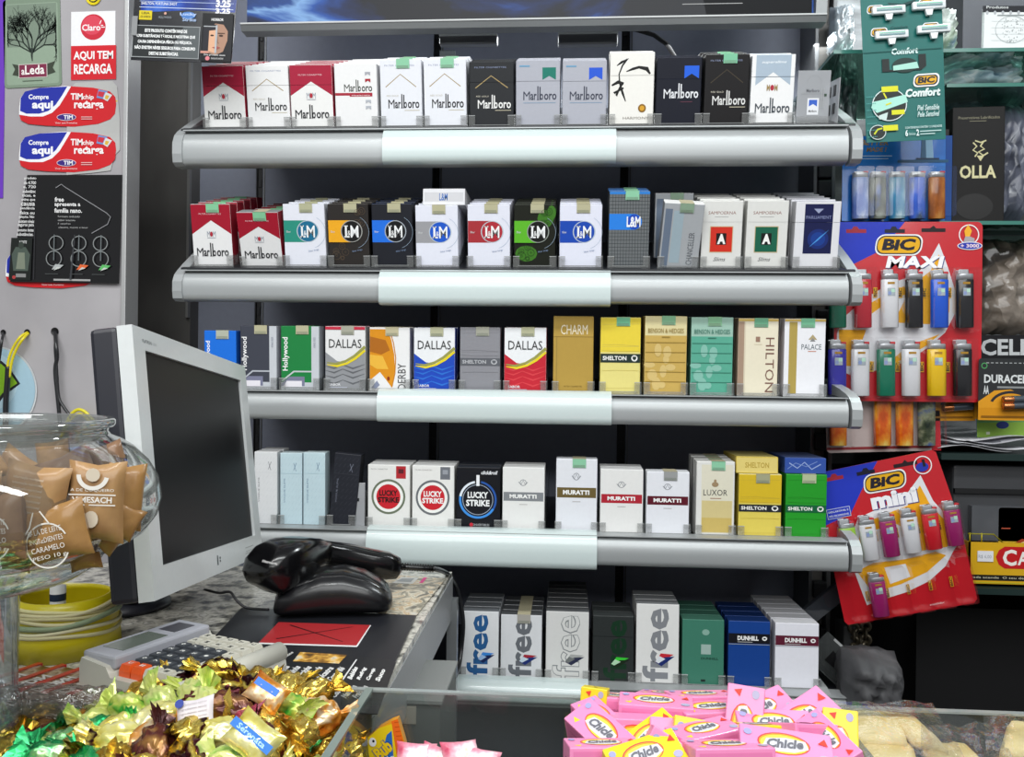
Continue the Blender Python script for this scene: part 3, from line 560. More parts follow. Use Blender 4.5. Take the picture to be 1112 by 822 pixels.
for r, cols in enumerate(COLS):
    s, t, rn = ROWS[r]['s'], ROWS[r]['t'], ROWS[r]['n']
    for k, (key, x0, x1, yt, N, desc) in enumerate(cols):
        xc = (x0+x1)/2; ex = 0
        if (r, k) == (1, 1): xc += 2; ex = rad(9)
        m = shelf_frame(xc, ROWS[r]['yb'], r, 0 if not ex else .004, ex)
        if (r, k) == (1, 10): m = m @ Matrix.Rotation(rad(3), 4, 'Y') @ Matrix.Rotation(rad(12), 4, 'X')
        if (r, k) == (3, 3): m = m @ Matrix.Rotation(rad(5), 4, 'Y') @ Matrix.Translation((-.001, 0, .0015))
        o = m.translation; ym = (yt+ROWS[r]['yb'])/2
        W = (at(x1, ym, YP)-at(x0, ym, YP)).length*.99
        nrm = m.to_3x3() @ Vector((0, 1, 0)); d = ray(xc, yt); q = CAM+d*((o-CAM).dot(nrm)/d.dot(nrm)); H = (q-o).length
        H = round(H, 3)
        pm = Matrix.Translation((0, 0, .0006)) @ m
        front = make_pack(key, W, H, pm, desc+', front of its %s-shelf stack' % rn if N > 1 else desc+', on the %s shelf' % rn)
        placed[(r, k)] = (front, W, H, o)
        for i in range(1, N):
            c = copy_tree(front); st = .0245 if not ex else .0245
            base = Matrix.Translation(o+Vector((0, st*i*math.cos(s)+(.006 if ex else 0), st*i*math.sin(s)+.0006)))
            if (r, k) == (1, 10): base = base @ Matrix.Translation((-.002, .012, .012))
            c.matrix_world = base @ Matrix.Rotation(t, 4, 'X')
            c['label'] = '%s, %s pack back, %s shelf' % (desc, ORD[i-1], rn)
            c['group'] = 'packs queued behind the front packs'
        # clear tray that holds the stack
        slim = (r, k) in ((3, 1),); skip = (r, k) == (3, 2)
        if skip: continue
        xr_ = at(cols[k+1][2], 0, YP).x if slim else None
        w = (W if not slim else W*2+.002); cx = 0 if not slim else W/2+.0005
        fr = Matrix.Translation(Vector((o.x, o.y, o.z)))
        D = empty('pack_tray', fr, 'clear tray under the '+desc+', %s shelf' % rn, 'pusher tray', 'clear pusher trays')
        hw = w/2+.0012; Ld = .235
        mb = MB(); mb.extrude([(-.006, -.0012), (0, -.0012), (Ld*math.cos(s), Ld*math.sin(s)-.0012), (Ld*math.cos(s), Ld*math.sin(s)-.0002), (0, -.0002), (-.006, -.0002)], 'x', cx-hw, cx+hw, TRAY); mb.build('tray_floor', D)
        mb = MB(); z = .017; mb.extrude([(-.006, 0), (Ld*math.cos(s), Ld*math.sin(s)), (Ld*math.cos(s), Ld*math.sin(s)+.05), (.05*math.cos(s), .05*math.sin(s)+z+.012), (.004, z), (-.006, z)], 'x', cx+hw-.0001, cx+hw+.0006, ACR); mb.build('divider', D)
        fm = Matrix.Rotation(t+ex, 4, 'X')
        mb = MB(); mb.box(cx-hw+.004, -.0042, .0004, cx+hw-.004, -.0032, .0045, TAB, mw=fm); mb.box(cx-hw+.006, -.0044, .0042, cx+hw-.006, -.0030, .0049, '#8a8c8c', mw=fm); mb.build('front_lip', D)
        for sx in (-1, 1):
            a, b = sorted((cx+sx*hw, cx+sx*(hw-.0085))); mb = MB(); mb.box(a, -.0042, .0004, b, -.0032, .0165, TAB, .0004, 1, mw=fm); mb.box(a, -.0043, .0158, b, -.0030, .0166, '#a8aaaa', mw=fm); mb.build('front_tab', D)
# lying packs on top of stacks
def lying(key, x0, x1, y0, y1, r, k, des, cols_, label):
    fo, W0, H0, o = placed[(r, k)]; t = ROWS[r]['t']
    top = o+Vector((0, -math.sin(t)*H0, math.cos(t)*H0)); Y = top.y+(.004 if r else 0)
    p = at((x0+x1)/2, y1, Y); W = (at(x1, y1, Y)-at(x0, y1, Y)).length; H = (at(x0, y0, Y)-at(x0, y1, Y)).length
    b = top.z + .0012
    fr, sd, tp = cols_; mb = MB(); mb.box(-W/2, 0, 0, W/2, .085, H, sd, .0008); mb.box(-W/2+.0005, -.0003, .0005, W/2-.0005, .0002, H-.0005, fr); mb.box(-W/2+.001, .001, H-.0002, W/2-.001, .084, H+.0002, tp)
    g = G(mb, W/46, H/18, ox=-W/2, y=-.0003); des(g)
    th = rad(0)
    tt = empty('cigarette_pack', Matrix.Translation((p.x, Y, max(b, 0))), label, 'cigarette pack'); o2 = mb.build('box', tt)
lying('x', 459, 505, 203, 221, 1, 5, lambda g: (g.rect(2, 4, 44, 14, '#c8c8cc'), g.text('L&M', 18, 5, 27, 13, '#3868b0', .02)), ('#dcdce0', '#c8c8cc', '#e0e0e2'), 'white pack lying end-on across the grey-banded pack on the second shelf')
lying('x', 799, 845, 495, 513, 3, 12, lambda g: (g.rect(1, 1, 45, 17, '#e0cc78'), g.text('SHELTON', 10, 6, 36, 12, '#b89c40', .02)), ('#d8c058', '#c0a840', '#e0d080'), 'yellow pack lying end-on above the bright yellow pack on the fourth shelf')
lying('x', 852, 897, 496, 513, 3, 13, lambda g: (g.rect(1, 1, 45, 17, '#3050a0'), g.line([(5, 12), (14, 6), (22, 13), (30, 5), (40, 11)], 1.2, '#98acd8'), g.line([(3, 5), (12, 12), (24, 8), (36, 14)], .8, '#7890c8')), ('#3858a8', '#2c4888', '#6070a0'), 'blue pack lying end-on above the green pack on the fourth shelf')
# second silver pack half hidden behind the crooked one
# empty dispenser with small label at the right of the top shelf
o = at(882, 140, YP); o.z = rowz[0]
D = empty('pack_dispenser', Matrix.Translation(o) @ Matrix.Rotation(rad(11), 4, 'X'), 'empty clear pack dispenser with small blue sticker, right end of the top shelf', 'dispenser')
PLS = clear('milky_plastic', tint='#e4e6e8', diff=.6, dcol='#c4c6ca', gloss=.08, edge=.3)
mb = MB(); mb.box(-.021, 0, 0, .019, .0012, .067, PLS, .0006); mb.box(-.021, -.0005, .0005, .019, 0, .001, '#8c8e90'); g = G(mb, .001, .001, ox=-.021)
g.ring(20, 52, 9, .5, '#8c8e92', 20, 0, 180); g.text('Marlboro', 11, 41, 27, 45, '#5c5e64', .02); g.rect(5, 39, 36, 39.6, '#909498'); g.rect(13, 14, 27, 34, '#e4e6ea'); g.poly([(15, 32), (25, 32), (25, 24), (20, 27), (15, 24)], '#3c64c4'); g.text('Marlboro', 15, 17, 25, 20, '#606060', .02); g.rect(33, 36, 36, 39, '#3c5040')
for x in (29.5, 32): g.rect(x, 22, x+.8, 46, '#a4a6a8')
mb.build('pusher_plate', D)
mb = MB(); mb.box(-.023, .002, 0, -.022, .2, .03, ACR); mb.box(.0285, -.004, 0, .0298, .06, .058, PLS, .0005)
for yy in (.008, .028):
    for z in (.016, .038): mb.box(.0278, yy, z, .0286, yy+.009, z+.013, '#242628')
mb.build('side_wall', D)
mb = MB(); mb.box(-.021, -.004, .0005, .019, -.003, .012, TAB); mb.build('front_lip', D)
o = at(388, 577, YP); o.z = rowz[3]
D = empty('pack_dispenser', o, 'empty narrow clear dispenser between the leaning dark pack and the red-disc packs', 'dispenser')
mb = MB(); mb.box(-.006, 0, 0, .0095, .0012, .060, PLS, .0005); mb.box(-.003, -.0004, .036, .002, 0, .040, '#1c1e20'); mb.build('pusher_plate', D)
mb = MB(); mb.box(.0098, 0, 0, .0106, .2, .05, ACR); mb.build('side_wall', D)
# ------------------------------------------------------------------ room
def struct(o): o['kind'] = 'structure'; return o
WALLM = ramp_mat('painted_metal_wall', [(.3, '#9c999c'), (.55, '#a9a6a9'), (.75, '#b2afb2')], scale=7, rough=.6, detail=8, bump=.05)
YW = 1.08
mb = MB(); xt = at(133, 300, YW).x; mb.box(-2.2, YW, 0, xt, YW+.03, 2.6, WALLM); struct(mb.build('wall_left'))
mb = MB(); xq = at(138, 300, YW).x; mb.box(xt, YW-.004, 0, xq, YW+.03, 2.6, mat('#b8b9b9', rough=.4, metal=.4), .001); struct(mb.build('trim_1'))
mb = MB(); xe = at(207, 300, 1.30).x; mb.box(xt-.2, 1.30, 0, xe, 1.34, 2.6, STEEL); struct(mb.build('wall_back'))
mb = MB(); a = at(205, 120, 1.295).x; mb.box(a, 1.292, at(206, 345, 1.3).z, a+.004, 1.30, 2.6, mat('#8c8c8a', rough=.4, metal=.5)); struct(mb.build('trim_2'))
mb = MB(); mb.box(-2.2, 1.75, 0, 2.4, 1.8, 2.6, mat('#18181a', rough=.7)); struct(mb.build('wall_rear'))
mb = MB(); mb.box(-2.2, -1.2, -.05, 2.4, 1.8, 0, ramp_mat('floor_tiles', [(.4, '#6c6862'), (.6, '#78746c')], scale=5, rough=.4)); struct(mb.build('floor'))
mb = MB(); mb.box(2.2, .3, 0, 2.25, 1.8, 2.6, mat('#2c2c2e', rough=.7)); struct(mb.build('wall_right'))
# holes and cables on the left wall
for i, (x, y, w) in enumerate(((4, 361, 3), (30, 361, 3.4), (60, 360, 4.2))):
    mb = MB(); p = at(x, y, YW); mb.lathe([(0, 0), (w*.0012, 0), (w*.0013, .0006)], BLACKM, 20, mw=Matrix.Translation(p+Vector((0, -.0006, 0))) @ Matrix.Rotation(math.pi/2, 4, 'X')); 
    o = mb.build('cable_hole'); tag(o, ['small dark cable hole at the left edge of the grey wall', 'dark cable hole with yellow cable coming out', 'larger dark cable hole with black cable hanging from it'][i], 'hole')
YC = YW-.012
def cable(name, pts, w, col, label, group=None, Y=YC, ys=None):
    mb = MB()
    P = [at(p[0], p[1], (Y if len(p) < 3 else p[2])) for p in pts]
    Q = []
    for i in range(len(P)-1):
        a, b, c, d = P[max(i-1, 0)], P[i], P[i+1], P[min(i+2, len(P)-1)]
        for k in range(5):
            t = k/5; Q.append(.5*((2*b)+(c-a)*t+(2*a-5*b+4*c-d)*t*t+(3*b-a-3*c+d)*t**3))
    Q.append(P[-1]); mb.tube(Q, w, mat(col, rough=.35, coat=.3)); return tag(mb.build(name), label, 'cable', group)
cable('black_cable', [(4, 361, YW), (2, 370), (0, 385), (-3, 410), (-4, 460)], .0018, '#1c1c20', 'thin black cable dropping from the leftmost wall hole')
cable('yellow_cable', [(30, 361, YW), (22, 366), (14, 378), (9, 392), (8, 408)], .0018, '#e0d020', 'yellow cable looping from the wall hole, left strand')
cable('yellow_cable', [(31, 362, YW), (25, 368), (18, 379), (13, 392), (10, 410)], .0018, '#e0d020', 'yellow cable looping from the wall hole, right strand')
cable('black_cable', [(9, 398), (8, 415), (6.5, 436), (6, 470)], .0036, '#1a1a1e', 'thick black cable sleeve below the yellow cable')
cable('black_cable', [(60, 360, YW), (61, 375), (62, 388), (60, 402), (62, 425), (64, 445), (66, 470)], .0026, '#1c1d20', 'black cable hanging down the grey wall to the jar')
cable('black_cable', [(61, 361, YW), (60, 378), (61, 392), (62, 410), (64, 432), (70, 443), (76, 452), (84, 470)], .002, '#1c1d20', 'black twisted cable bending right beside the hanging black cable')
cable('yellow_cable', [(68, 470), (76, 452), (84, 445), (92, 447), (100, 455), (112, 466), (122, 475), (132, 500)], .0022, '#dfd222', 'coiled yellow cable behind the jar rim, outer loop')
cable('yellow_cable', [(66, 475), (78, 455), (85, 450), (92, 452), (100, 462), (110, 480)], .0022, '#d8ca1c', 'coiled yellow cable behind the jar rim, inner loop')
# stickers
YS = YW-.0012
def rr(r): return lambda w, h: rrect(w, h, r)
mb, g, fin, *_ = card('sticker', (5, 96), (67, 93), (5, 0), YS, paper('#7d8f7c'), 'green picture sticker of a branching tree with a red banner', 'sticker', rr(4), back=1)
g.poly(rrect(57, 88, 3, x=2.5, y=3), '#8fa28e'); g.poly([(4, 44), (58, 44), (58, 90), (4, 90)], '#7c8c7c')
def branch(x, y, a, L, w, d, rnd):
    if d == 0 or L < 2: return
    x2 = x+L*math.cos(a); y2 = y+L*math.sin(a); x2 = min(max(x2, 5), 57)
    g.line([(x, y), ((x+x2)/2+rnd.uniform(-1, 1), (y+y2)/2), (x2, y2)], w, '#2c3630'); g.L -= 1
    for k in range(3 if d > 3 else 2): branch(x2, y2, a+rnd.uniform(-.75, .75), L*rnd.uniform(.6, .85), w*.68, d-1, rnd)
g.L += 1; rn_ = random.Random(4)
for a in (.55, .9, 1.2, 1.55, 1.9, 2.25, 2.6): branch(31, 37, a, 15, 1.5, 6, rn_)
g.L += 1; g.line([(31, 28), (30.5, 34), (31, 42)], [1, 2, 3], '#2c3630')
g.poly([(9, 14), (17, 12), (17, 24), (9, 26), (12, 20)], '#3c4438'); g.poly([(46, 12), (56, 15), (53, 20), (56, 27), (46, 24)], '#3c4438'); g.rect(16, 10, 47, 25, '#d8d4cc'); g.rect(16.6, 10.6, 46.4, 24.4, '#7c2c48')
g.text('a', 19, 13.5, 22.5, 19, '#f0ece8', .02); g.text('Leda', 23, 13.5, 44, 23.5, '#f4f0ec', .02); g.rect(20, 6.5, 42, 7.2, '#5c6c5c'); fin()
mb, g, fin, *_ = card('sticker', (77, 87), (125, 86), (77, 13), YS, paper('#ececee'), 'white and red phone recharge sticker with a round red logo', 'sticker')
g.rect(0, 0, 49, 37, '#d0202c'); g.ell(24, 57, 13.6, 14, '#c8283c', 36); g.ell(23, 59, 11, 10.5, '#d84458', 28); g.text('Claro', 12, 53, 32, 60, '#f4f4f4', .02); g.rect(32.5, 58, 35, 59, '#f4f4f4'); g.line([(31, 60), (33, 64)], .9, '#f4f4f4'); g.line([(33, 56.5), (37, 56.5)], .9, '#f4f4f4')
g.text('AQUI TEM', 3, 20.5, 46, 31, '#f6f2f2', .03); g.text('RECARGA', 3.5, 6, 45, 17, '#f6f2f2', .03); fin()
def timc(x, y, label, full=True, w=105, h=44):
    def ol(w_, h_):
        P = []
        for u, v in ((0, 14), (2, 7), (10, 3), (30, 1), (60, 0), (86, 3), (99, 8), (104, 14), (105, 24), (104, 32), (98, 38), (80, 42), (50, 44), (22, 42), (6, 38), (1, 31)): P.append((u, v))
        return P
    mb, g, fin, *_ = card('sticker', (x, y), (x+w, y), (x, y-h), YS-.0005, paper('#cc2028'), label, 'sticker', ol)
    g.poly([(0, 13), (12, 11), (26, 11), (36, 15), (44, 23), (50, 33), (56, 43.4), (50, 44), (22, 42), (6, 38), (1, 31), (0, 20)], '#eeeef2')
    g.poly([(1, 17), (8, 14), (22, 14), (32, 17), (40, 24), (46, 33), (52, 43.4), (22, 42), (6, 38), (1.4, 31)], '#2430a0')
    g.text('Compre', 10, 28, 32, 35, '#f2f2f6', .03); g.text('aqui', 14, 17, 37, 28, '#f2f2f6', .04); g.text('TIM', 56, 29, 69, 36, '#f6f0f0', .03); g.text('chip', 69, 28, 81, 34.5, '#f6f0f0', .02)
    g.text('+', 72, 24.5, 75, 28, '#f6f0f0', .03); g.text('recarga', 60, 17, 92, 26, '#f6f0f0', .03)
    g.poly([(84, 31), (92, 29.5), (96, 38), (86, 40)], '#6c90c8'); g.poly([(85, 33), (91, 31.5), (93, 37), (86, 38)], '#c83040'); g.poly([(91, 30), (96, 27), (101, 34), (94, 37)], '#d8d8d8'); g.poly([(93, 30), (96, 29), (98, 33), (94, 34)], '#d8b040')
    g.ell(52, 10, 10.5, 3.8, '#f0e0e8', 20); g.ell(52, 10, 10, 3.3, '#38287c', 20); g.text('TIM', 49, 7.8, 59, 12.2, '#f0f0f4', .03); g.rect(68, 9.8, 80, 10.6, '#e8b8b8'); g.rect(68, 7.6, 80, 8.4, '#e8b8b8'); g.text('Viver sem fronteiras', 40, 2.8, 64, 4.8, '#f0d8d8', .0); fin()
mb, g, fin, *_ = card('backing_sheet', (72, 190), (131, 189), (74, 88), YS, paper('#b6b6b4'), 'pale torn backing sheet behind the two oval recharge stickers', 'sheet', lambda w, h: [(0, 0), (30, 2), (48, 4), (52, 20), (58, 26), (58, 60), (55, 95), (50, 101), (10, 100), (1, 90)]); g.ell(53, 79, 3, .8, '#d8c030', 10); fin()
timc(20.5, 137.5, 'red and blue oval phone recharge sticker, the upper clear one'); timc(20.5, 187, 'red and blue oval phone recharge sticker directly above the black poster')
timc(6, 313, 'red and blue oval phone sticker mostly hidden behind the black poster', w=97)
mb = MB(); p = at(101.5, -3, YS); mb.lathe([(0, 0), (.0105, 0), (.0107, .0005)], paper('#e0cc20'), 32, mw=Matrix.Translation(p) @ Matrix.Rotation(math.pi/2, 4, 'X')); g = G(mb, .001, .001, ox=p.x-.0, oz=p.z, y=p.y-.0007); g.ring(0, 0, 7, 1.2, '#20201c', 24); tag(mb.build('sticker'), 'round yellow sticker cut off by the top edge above the white and red one', 'sticker')
mb, g, fin, *_ = card('purple_banner', (-14, 215), (3, 215), (-14, -20), YS, paper('#6c3cb8'), 'purple banner strip at the far left edge of the wall', 'banner'); fin()
mb, g, fin, *_ = card('black_poster', (9, 306), (129, 308), (24, 189), YS-.004, mat('#101012', rough=.18, coat=.8), 'glossy black poster with white text and three number-eight shapes', 'poster', lambda w, h: [(2, 0), (120, 0), (121, 118), (18, 117)])
for i, t in enumerate(('produto', 'de 4.700', 'e, 720', 'substânc', 'ticas, e', 'otina que', 'causa', 'pendência', 'física ou', 'psíquica. Não', 'existem níveis', 'seguros para', 'consumo destas', 'substâncias.')): g.text(t, 15-i*.5, 111.5-i*4.7, 28-i*.1, 115-i*4.7, '#e0e0e0', .02)
g.text('free', 49, 88, 59, 93, '#e4e4e4', .03); g.text('apresenta a', 49, 82, 77, 87, '#e4e4e4', .03); g.text('família nano.', 49, 76, 79, 81, '#e4e4e4', .03)
for i, t in enumerate(('formato reduzido', 'sabor intenso', '3 opções', 'clássica, menta e laser')): g.text(t, 53 if i < 3 else 54, 71-i*4, (77, 72, 67, 86)[i], 73-i*4, '#b8b8b8', 0)
g.line([(50, 103), (56, 107), (60, 104), (106, 76), (110, 72), (107, 64), (90, 54)], .8, '#8c8c90')
g.rect(28, 3, 28.5, 60, '#3c3c40'); g.rect(50, 2, 90, 4, '#a8a8a8'); g.poly([(3, 48), (26, 48), (25, 2), (1, 2)], '#1c201e'); g.text('NOITE', 12, 42, 20, 45, '#d8d8d8', .02); g.poly([(6, 12), (22, 12), (24, 30), (19, 38), (8, 38), (4, 30)], '#4c5850'); g.poly([(9, 14), (19, 14), (18, 32), (11, 32)], '#7c8474'); g.ell(14, 40, 3, 4, '#38403a', 12); g.rect(9, 5, 20, 9, '#888888'); g.ell(7, 5, 2, 2, '#b04040', 10)
for x, c, tl in ((50, '#b0b4b4', 8), (77, '#e06838', 0), (101, '#60b868', -3)):
    for yy, rr_ in ((43, 8), (26, 8.6)): g.ring(x+(yy-26)*.12*(tl/8), yy, rr_, .9, '#8c9090', 30)
    g.rect(x-.5, 24, x+.4, 52, '#70787a'); g.poly([(x-2, 14), (x+2, 20), (x+11, 19), (x+6, 15)], c); g.poly([(x, 13), (x+4, 17), (x+8, 16)], '#c8ccc8'); g.rect(x-9, 9, x+5, 9.5, '#585c5c')
g.poly([(68, 3), (70, 3), (73, 52), (72, 52)], '#3c3e42'); fin()
mb = MB(); m_, W_s, H_s = frame_from((-60, 440), (42, 440), (-60, 372), YS)
mb = MB(); p = at(-6, 424, YS); sc = YS/F; mb.lathe([(0, 0), (50*sc, 0), (50.5*sc, .0005)], paper('#e4e8ea'), 56, mw=Matrix.Translation(p) @ Matrix.Rotation(math.pi/2, 4, 'X')); g = G(mb, sc, sc, ox=p.x, oz=p.z, y=p.y-.0008)
g.ell(0, 0, 48.5, 48.5, '#a4c4d4', 56); g.ell(-8, 10, 36, 34, '#b4d0dc', 40); g.poly([(-30, -5), (-15, 22), (8, 34), (18, 26), (31, 8), (12, -6), (-10, -36), (-30, -30)], '#26282c'); g.poly([(-28, -5), (-14, 19), (7, 31), (16, 24), (27.5, 8.5), (10, -3), (-12, -30), (-28, -26)], '#86b828'); tag(mb.build('sticker'), 'large round light blue sticker with a green leaf shape above the jar', 'sticker')
# warning poster hanging in front of the left side of the rack
YPo = 1.0
mb, g, fin, *_ = card('price_poster', (142, 65), (251, 69), (142, -14), YPo, mat('#10131a', rough=.22, coat=.8), 'dark price and health warning poster hung at the top left of the rack', 'poster', lambda w, h: [(0, 0), (w, 0), (w+3, h), (0, h)])
BL = ramp_mat('blue_glow_print', [(.3, '#101a30'), (.5, '#1c3c98'), (.62, '#4878d8'), (.75, '#88a8e0')], scale=18, rough=.2, coat=.6)
g.poly([(8, 52), (60, 56), (110, 55), (112, 78), (6, 78)], BL); g.rect(6, 57.5, 108, 58.2, '#c8d4e8'); g.rect(6, 64, 108, 64.6, '#a8b8d8')
g.text('SHELTON, FORTUNA SHOT', 8, 60, 47, 63.5, '#d8dce4', .02); g.text('3.25', 89, 60, 105, 68, '#f0f0f4', .05); g.text('3.25', 89, 53, 105, 59, '#f0f0f4', .05); g.text('3.25', 89, 69, 105, 75, '#f0f0f4', .05)
g.rect(6.5, 44, 20.5, 54, '#d8c420'); g.text('LEIA', 9, 50, 18, 52.5, '#5c5410', .03); g.text('OS AVISOS', 8, 46, 19, 48.5, '#5c5410', .03)
g.ell(35, 51.5, 1.5, 1.5, '#d0a090', 10); g.text('HOLLYWOOD', 28, 46, 42, 48.5, '#98a0a8', 0); g.ell(60, 50, 8, 4, '#4c7cc0', 14); g.text('Lucky', 51, 49, 69, 53, '#b8ccec', .03); g.text('Strike', 54, 43.5, 69, 47.5, '#a0b4d4', .03)
g.rect(.5, 3, 74, 38, '#9ca0a2'); g.rect(1.4, 3.9, 73.2, 37.2, '#24282a'); g.poly([(40, 3.9), (73.2, 3.9), (73.2, 37.2), (56, 37.2)], '#565c5e')
for i, (t, a, b) in enumerate((('ESTE PRODUTO CONTÉM MAIS DE', 14, 60), ('4.700 SUBSTÂNCIAS TÓXICAS, E NICOTINA QUE', 5, 69), ('CAUSA DEPENDÊNCIA FÍSICA OU PSÍQUICA.', 7, 66), ('NÃO EXISTEM NÍVEIS SEGUROS PARA CONSUMO', 4, 70), ('DESTAS SUBSTÂNCIAS.', 20, 52))): g.text(t, a, 30.5-i*6.2, b, 35-i*6.2, '#eceeee', .045)
g.rect(76, 1, 109, 53, '#14161a'); g.poly([(84, 10), (92, 8), (100, 12), (104, 24), (104, 34), (99, 41), (90, 42), (84, 36), (83, 22)], '#a8826c'); g.poly([(78, 40), (92, 41), (92, 36), (84, 30), (84, 10), (78, 12)], '#23232a'); g.poly([(84, 12), (91, 10), (91, 35), (84, 34)], '#d8a888'); g.ell(87.4, 29, 2, 1, '#3c2820', 10); g.ell(97, 29, 2.4, 1.1, '#3c2820', 10); g.rect(93.5, 31, 101, 32, '#4c3428'); g.line([(93, 28), (93.6, 22), (95, 20.5)], .7, '#805c48'); g.poly([(88, 16), (93, 17.5), (97, 16), (93, 14)], '#9c4c48'); g.rect(91, 10, 93, 40, '#aeb2b6'); g.rect(78, 38, 93, 39, '#aeb2b6'); g.rect(76, 9.5, 85, 12, '#c89080')
g.text('HORROR', 86, 44.5, 99, 47.5, '#e8e8e8', .03); g.text('Este produto causa', 80, 6.5, 103, 9, '#c8c8c8', .02); g.text('DISQUE SAÚDE', 88, 3, 101, 5.4, '#c8c8c8', .02); g.ell(84, 4, 2.4, 2.4, '#d88088', 12); g.rect(0, 26, 6, 47, '#8c8e90'); fin()
# ------------------------------------------------------------------ counter and what stands on it
GR = ramp_mat('speckled_granite', [(.34, '#4c4b47'), (.43, '#8e8c84'), (.50, '#b8b5aa'), (.57, '#d2cec2'), (.62, '#9c9a92'), (.72, '#e4e0d6')], scale=70, rough=.22, detail=8, coat=.4)
MET = mat('#a2a4a6', rough=.4, metal=.2, bump=.03, bscale=120)
zc = ZC; cr = -.078; yb_ = 1.0
pa = atz(491, 621, zc); pb = atz(416, 760, zc)
counter = empty('service_counter', Vector((-.4, .8, 0)), 'grey speckled granite counter with a metal edge, left of the rack', 'counter')
CI = Matrix.Translation((.4, -.8, 0))
def cpart(mb, name): o = mb.build(name); o.data.transform(CI); return child(o, counter)
xr0, xr1 = pa.x, pb.x-.004
mb = MB(); mb.extrude([(-1.1, .572), (xr1, .572), (xr0, pa.y), (-1.1, pa.y)], 'z', zc-.022, zc, GR); cpart(mb, 'granite_top')
mb = MB(); mb.extrude([(xr1-.005, .572), (xr1+.001, .572), (xr0+.001, pa.y), (xr0-.005, pa.y)], 'z', zc-.055, zc-.006, MET); mb.extrude([(-1.1, pa.y-.006), (xr0, pa.y-.006), (xr0, pa.y+.001), (-1.1, pa.y+.001)], 'z', zc-.055, zc-.006, MET); cpart(mb, 'metal_edge')
mb = MB(); mb.box(-1.1, .62, .0, xr0-.03, pa.y-.02, zc-.022, mat('#5e6062', rough=.5)); mb.box(xr0-.029, .80, .2, xr0-.02, pa.y-.04, zc-.06, mat('#6e7072', rough=.5)); mb.box(xr0-.03, .66, zc-.15, xr0+.012, .80, zc-.135, MET, .002); mb.box(xr0-.03, .66, zc-.19, xr0+.018, .82, zc-.175, mat('#7c7e7e', rough=.4)); cpart(mb, 'counter_body')
mb = MB(); mb.box(xr0-.004, pa.y-.012, zc-.5, xr0+.008, pa.y, zc-.03, mat('#a4a8aa', rough=.3, metal=.6)); cpart(mb, 'chrome_leg')
# drawer boxes under the counter edge
mb = MB(); p = at(400, 812, .70); q = at(478, 762, .70); mb.box(p.x, .70, q.z-.12, q.x, .80, q.z, mat('#5c5e5c', rough=.5)); mb.box(p.x, .698, q.z-.002, q.x+.002, .80, q.z+.001, mat('#7c7e7c', rough=.4)); mb.box(at(437, 790, .7).x, .6985, at(437, 780, .7).z-.004, at(452, 780, .7).x, .70, at(437, 766, .7).z, '#a49c90'); cpart(mb, 'metal_drawer')
# monitor
mo = Vector((-.290, .793, -.078-.0)); A, B, Cc = 1.599, .095, -.12
Mm = Matrix.Rotation(A, 3, 'Z') @ Matrix.Rotation(B, 3, 'Y') @ Matrix.Rotation(Cc, 3, 'X')
cf = M3 @ Matrix(((1, 0, 0), (0, 0, 1), (0, -1, 0)))       # (right, forward, up) -> world
mt = CAM + cf @ mo; mm = (cf @ Mm).to_4x4(); mm.translation = mt
w, h = .304, .215
mon = empty('computer_monitor', mm, 'silver-framed flat computer monitor with a black screen turned to the right', 'monitor')
SIL = mat('#cfd3d3', rough=.4, coat=.3); MDK = mat('#23242c', rough=.4)
def ringbox(mb, w, h, bw, bh, y0, y1, m, bot=None):
    bot = bot or bh; o = [(-w/2, -h/2), (w/2, -h/2), (w/2, h/2), (-w/2, h/2)]; i = [(-w/2+bw, -h/2+bot), (w/2-bw, -h/2+bot), (w/2-bw, h/2-bh), (-w/2+bw, h/2-bh)]
    vs = [(a, y0, b) for a, b in o]+[(a, y0, b) for a, b in i]+[(a, y1, b) for a, b in o]+[(a, y1, b) for a, b in i]; fs = []
    for k in range(4): n = (k+1) % 4; fs += [[k, n, n+4, k+4], [8+k, 12+k, 12+n, 8+n], [k, 8+k, 8+n, n], [k+4, n+4, n+12, k+12]]
    mb.raw(vs, fs, m)
mb = MB(); ringbox(mb, w, h, .022, .018, 0, .012, SIL, .024); g = G(mb, .001, .001, ox=-w/2, oz=-h/2)
g.text('FLATRON', 18, 203, 36, 206, '#5c6064', .02); g.text('L1511', 38, 203.4, 46, 205.6, '#8c9094', 0); g.rect(150, 8, 153, 17, '#50585c'); g.rect(157, 10, 160, 12, '#50585c'); g.rect(157, 13, 160, 15, '#50585c'); g.rect(240, 8, 270, 8.6, '#8c9090'); g.rect(240, 14, 270, 14.6, '#8c9090')
for i in range(4): g.rect(243+i*7, 10, 246+i*7, 11, '#8c9090')
recalc(mb.build('bezel', mon))
SCR = mat('#08090b', rough=.4, coat=.0, spec=.2)
mb = MB(); mb.box(-w/2+.02, .003, -h/2+.02, w/2-.02, .008, h/2-.016, SCR); mb.build('screen', mon)
mb = MB(); mb.box(-w/2, .012, -h/2, w/2, .034, h/2, MDK, .004); mb.box(-w/2+.04, .034, -h/2+.03, w/2-.04, .05, h/2-.03, MDK, .006); mb.build('back_shell', mon)
mb = MB(); iv = mm.inverted(); b0 = iv @ Vector((mt.x-.09, mt.y+.03, zc+.008)); mb.loft([[Vector((b0.x+a*.03, b0.y+b*.012, b0.z)) for a, b in ((-1, -1), (1, -1), (1, 1), (-1, 1))], [Vector((a*.02, .045+b*.006, -.02)) for a, b in ((-1, -1), (1, -1), (1, 1), (-1, 1))]], MDK, False); mb.build('stand_neck', mon)
mb = MB(); base = mm.inverted() @ Matrix.Translation((mt.x-.10, mt.y+.03, zc+.0005)); mb.lathe([(0, 0), (.045, 0), (.045, .004), (.035, .009), (0, .011)], MDK, 36, mw=base); mb.build('stand_base', mon)
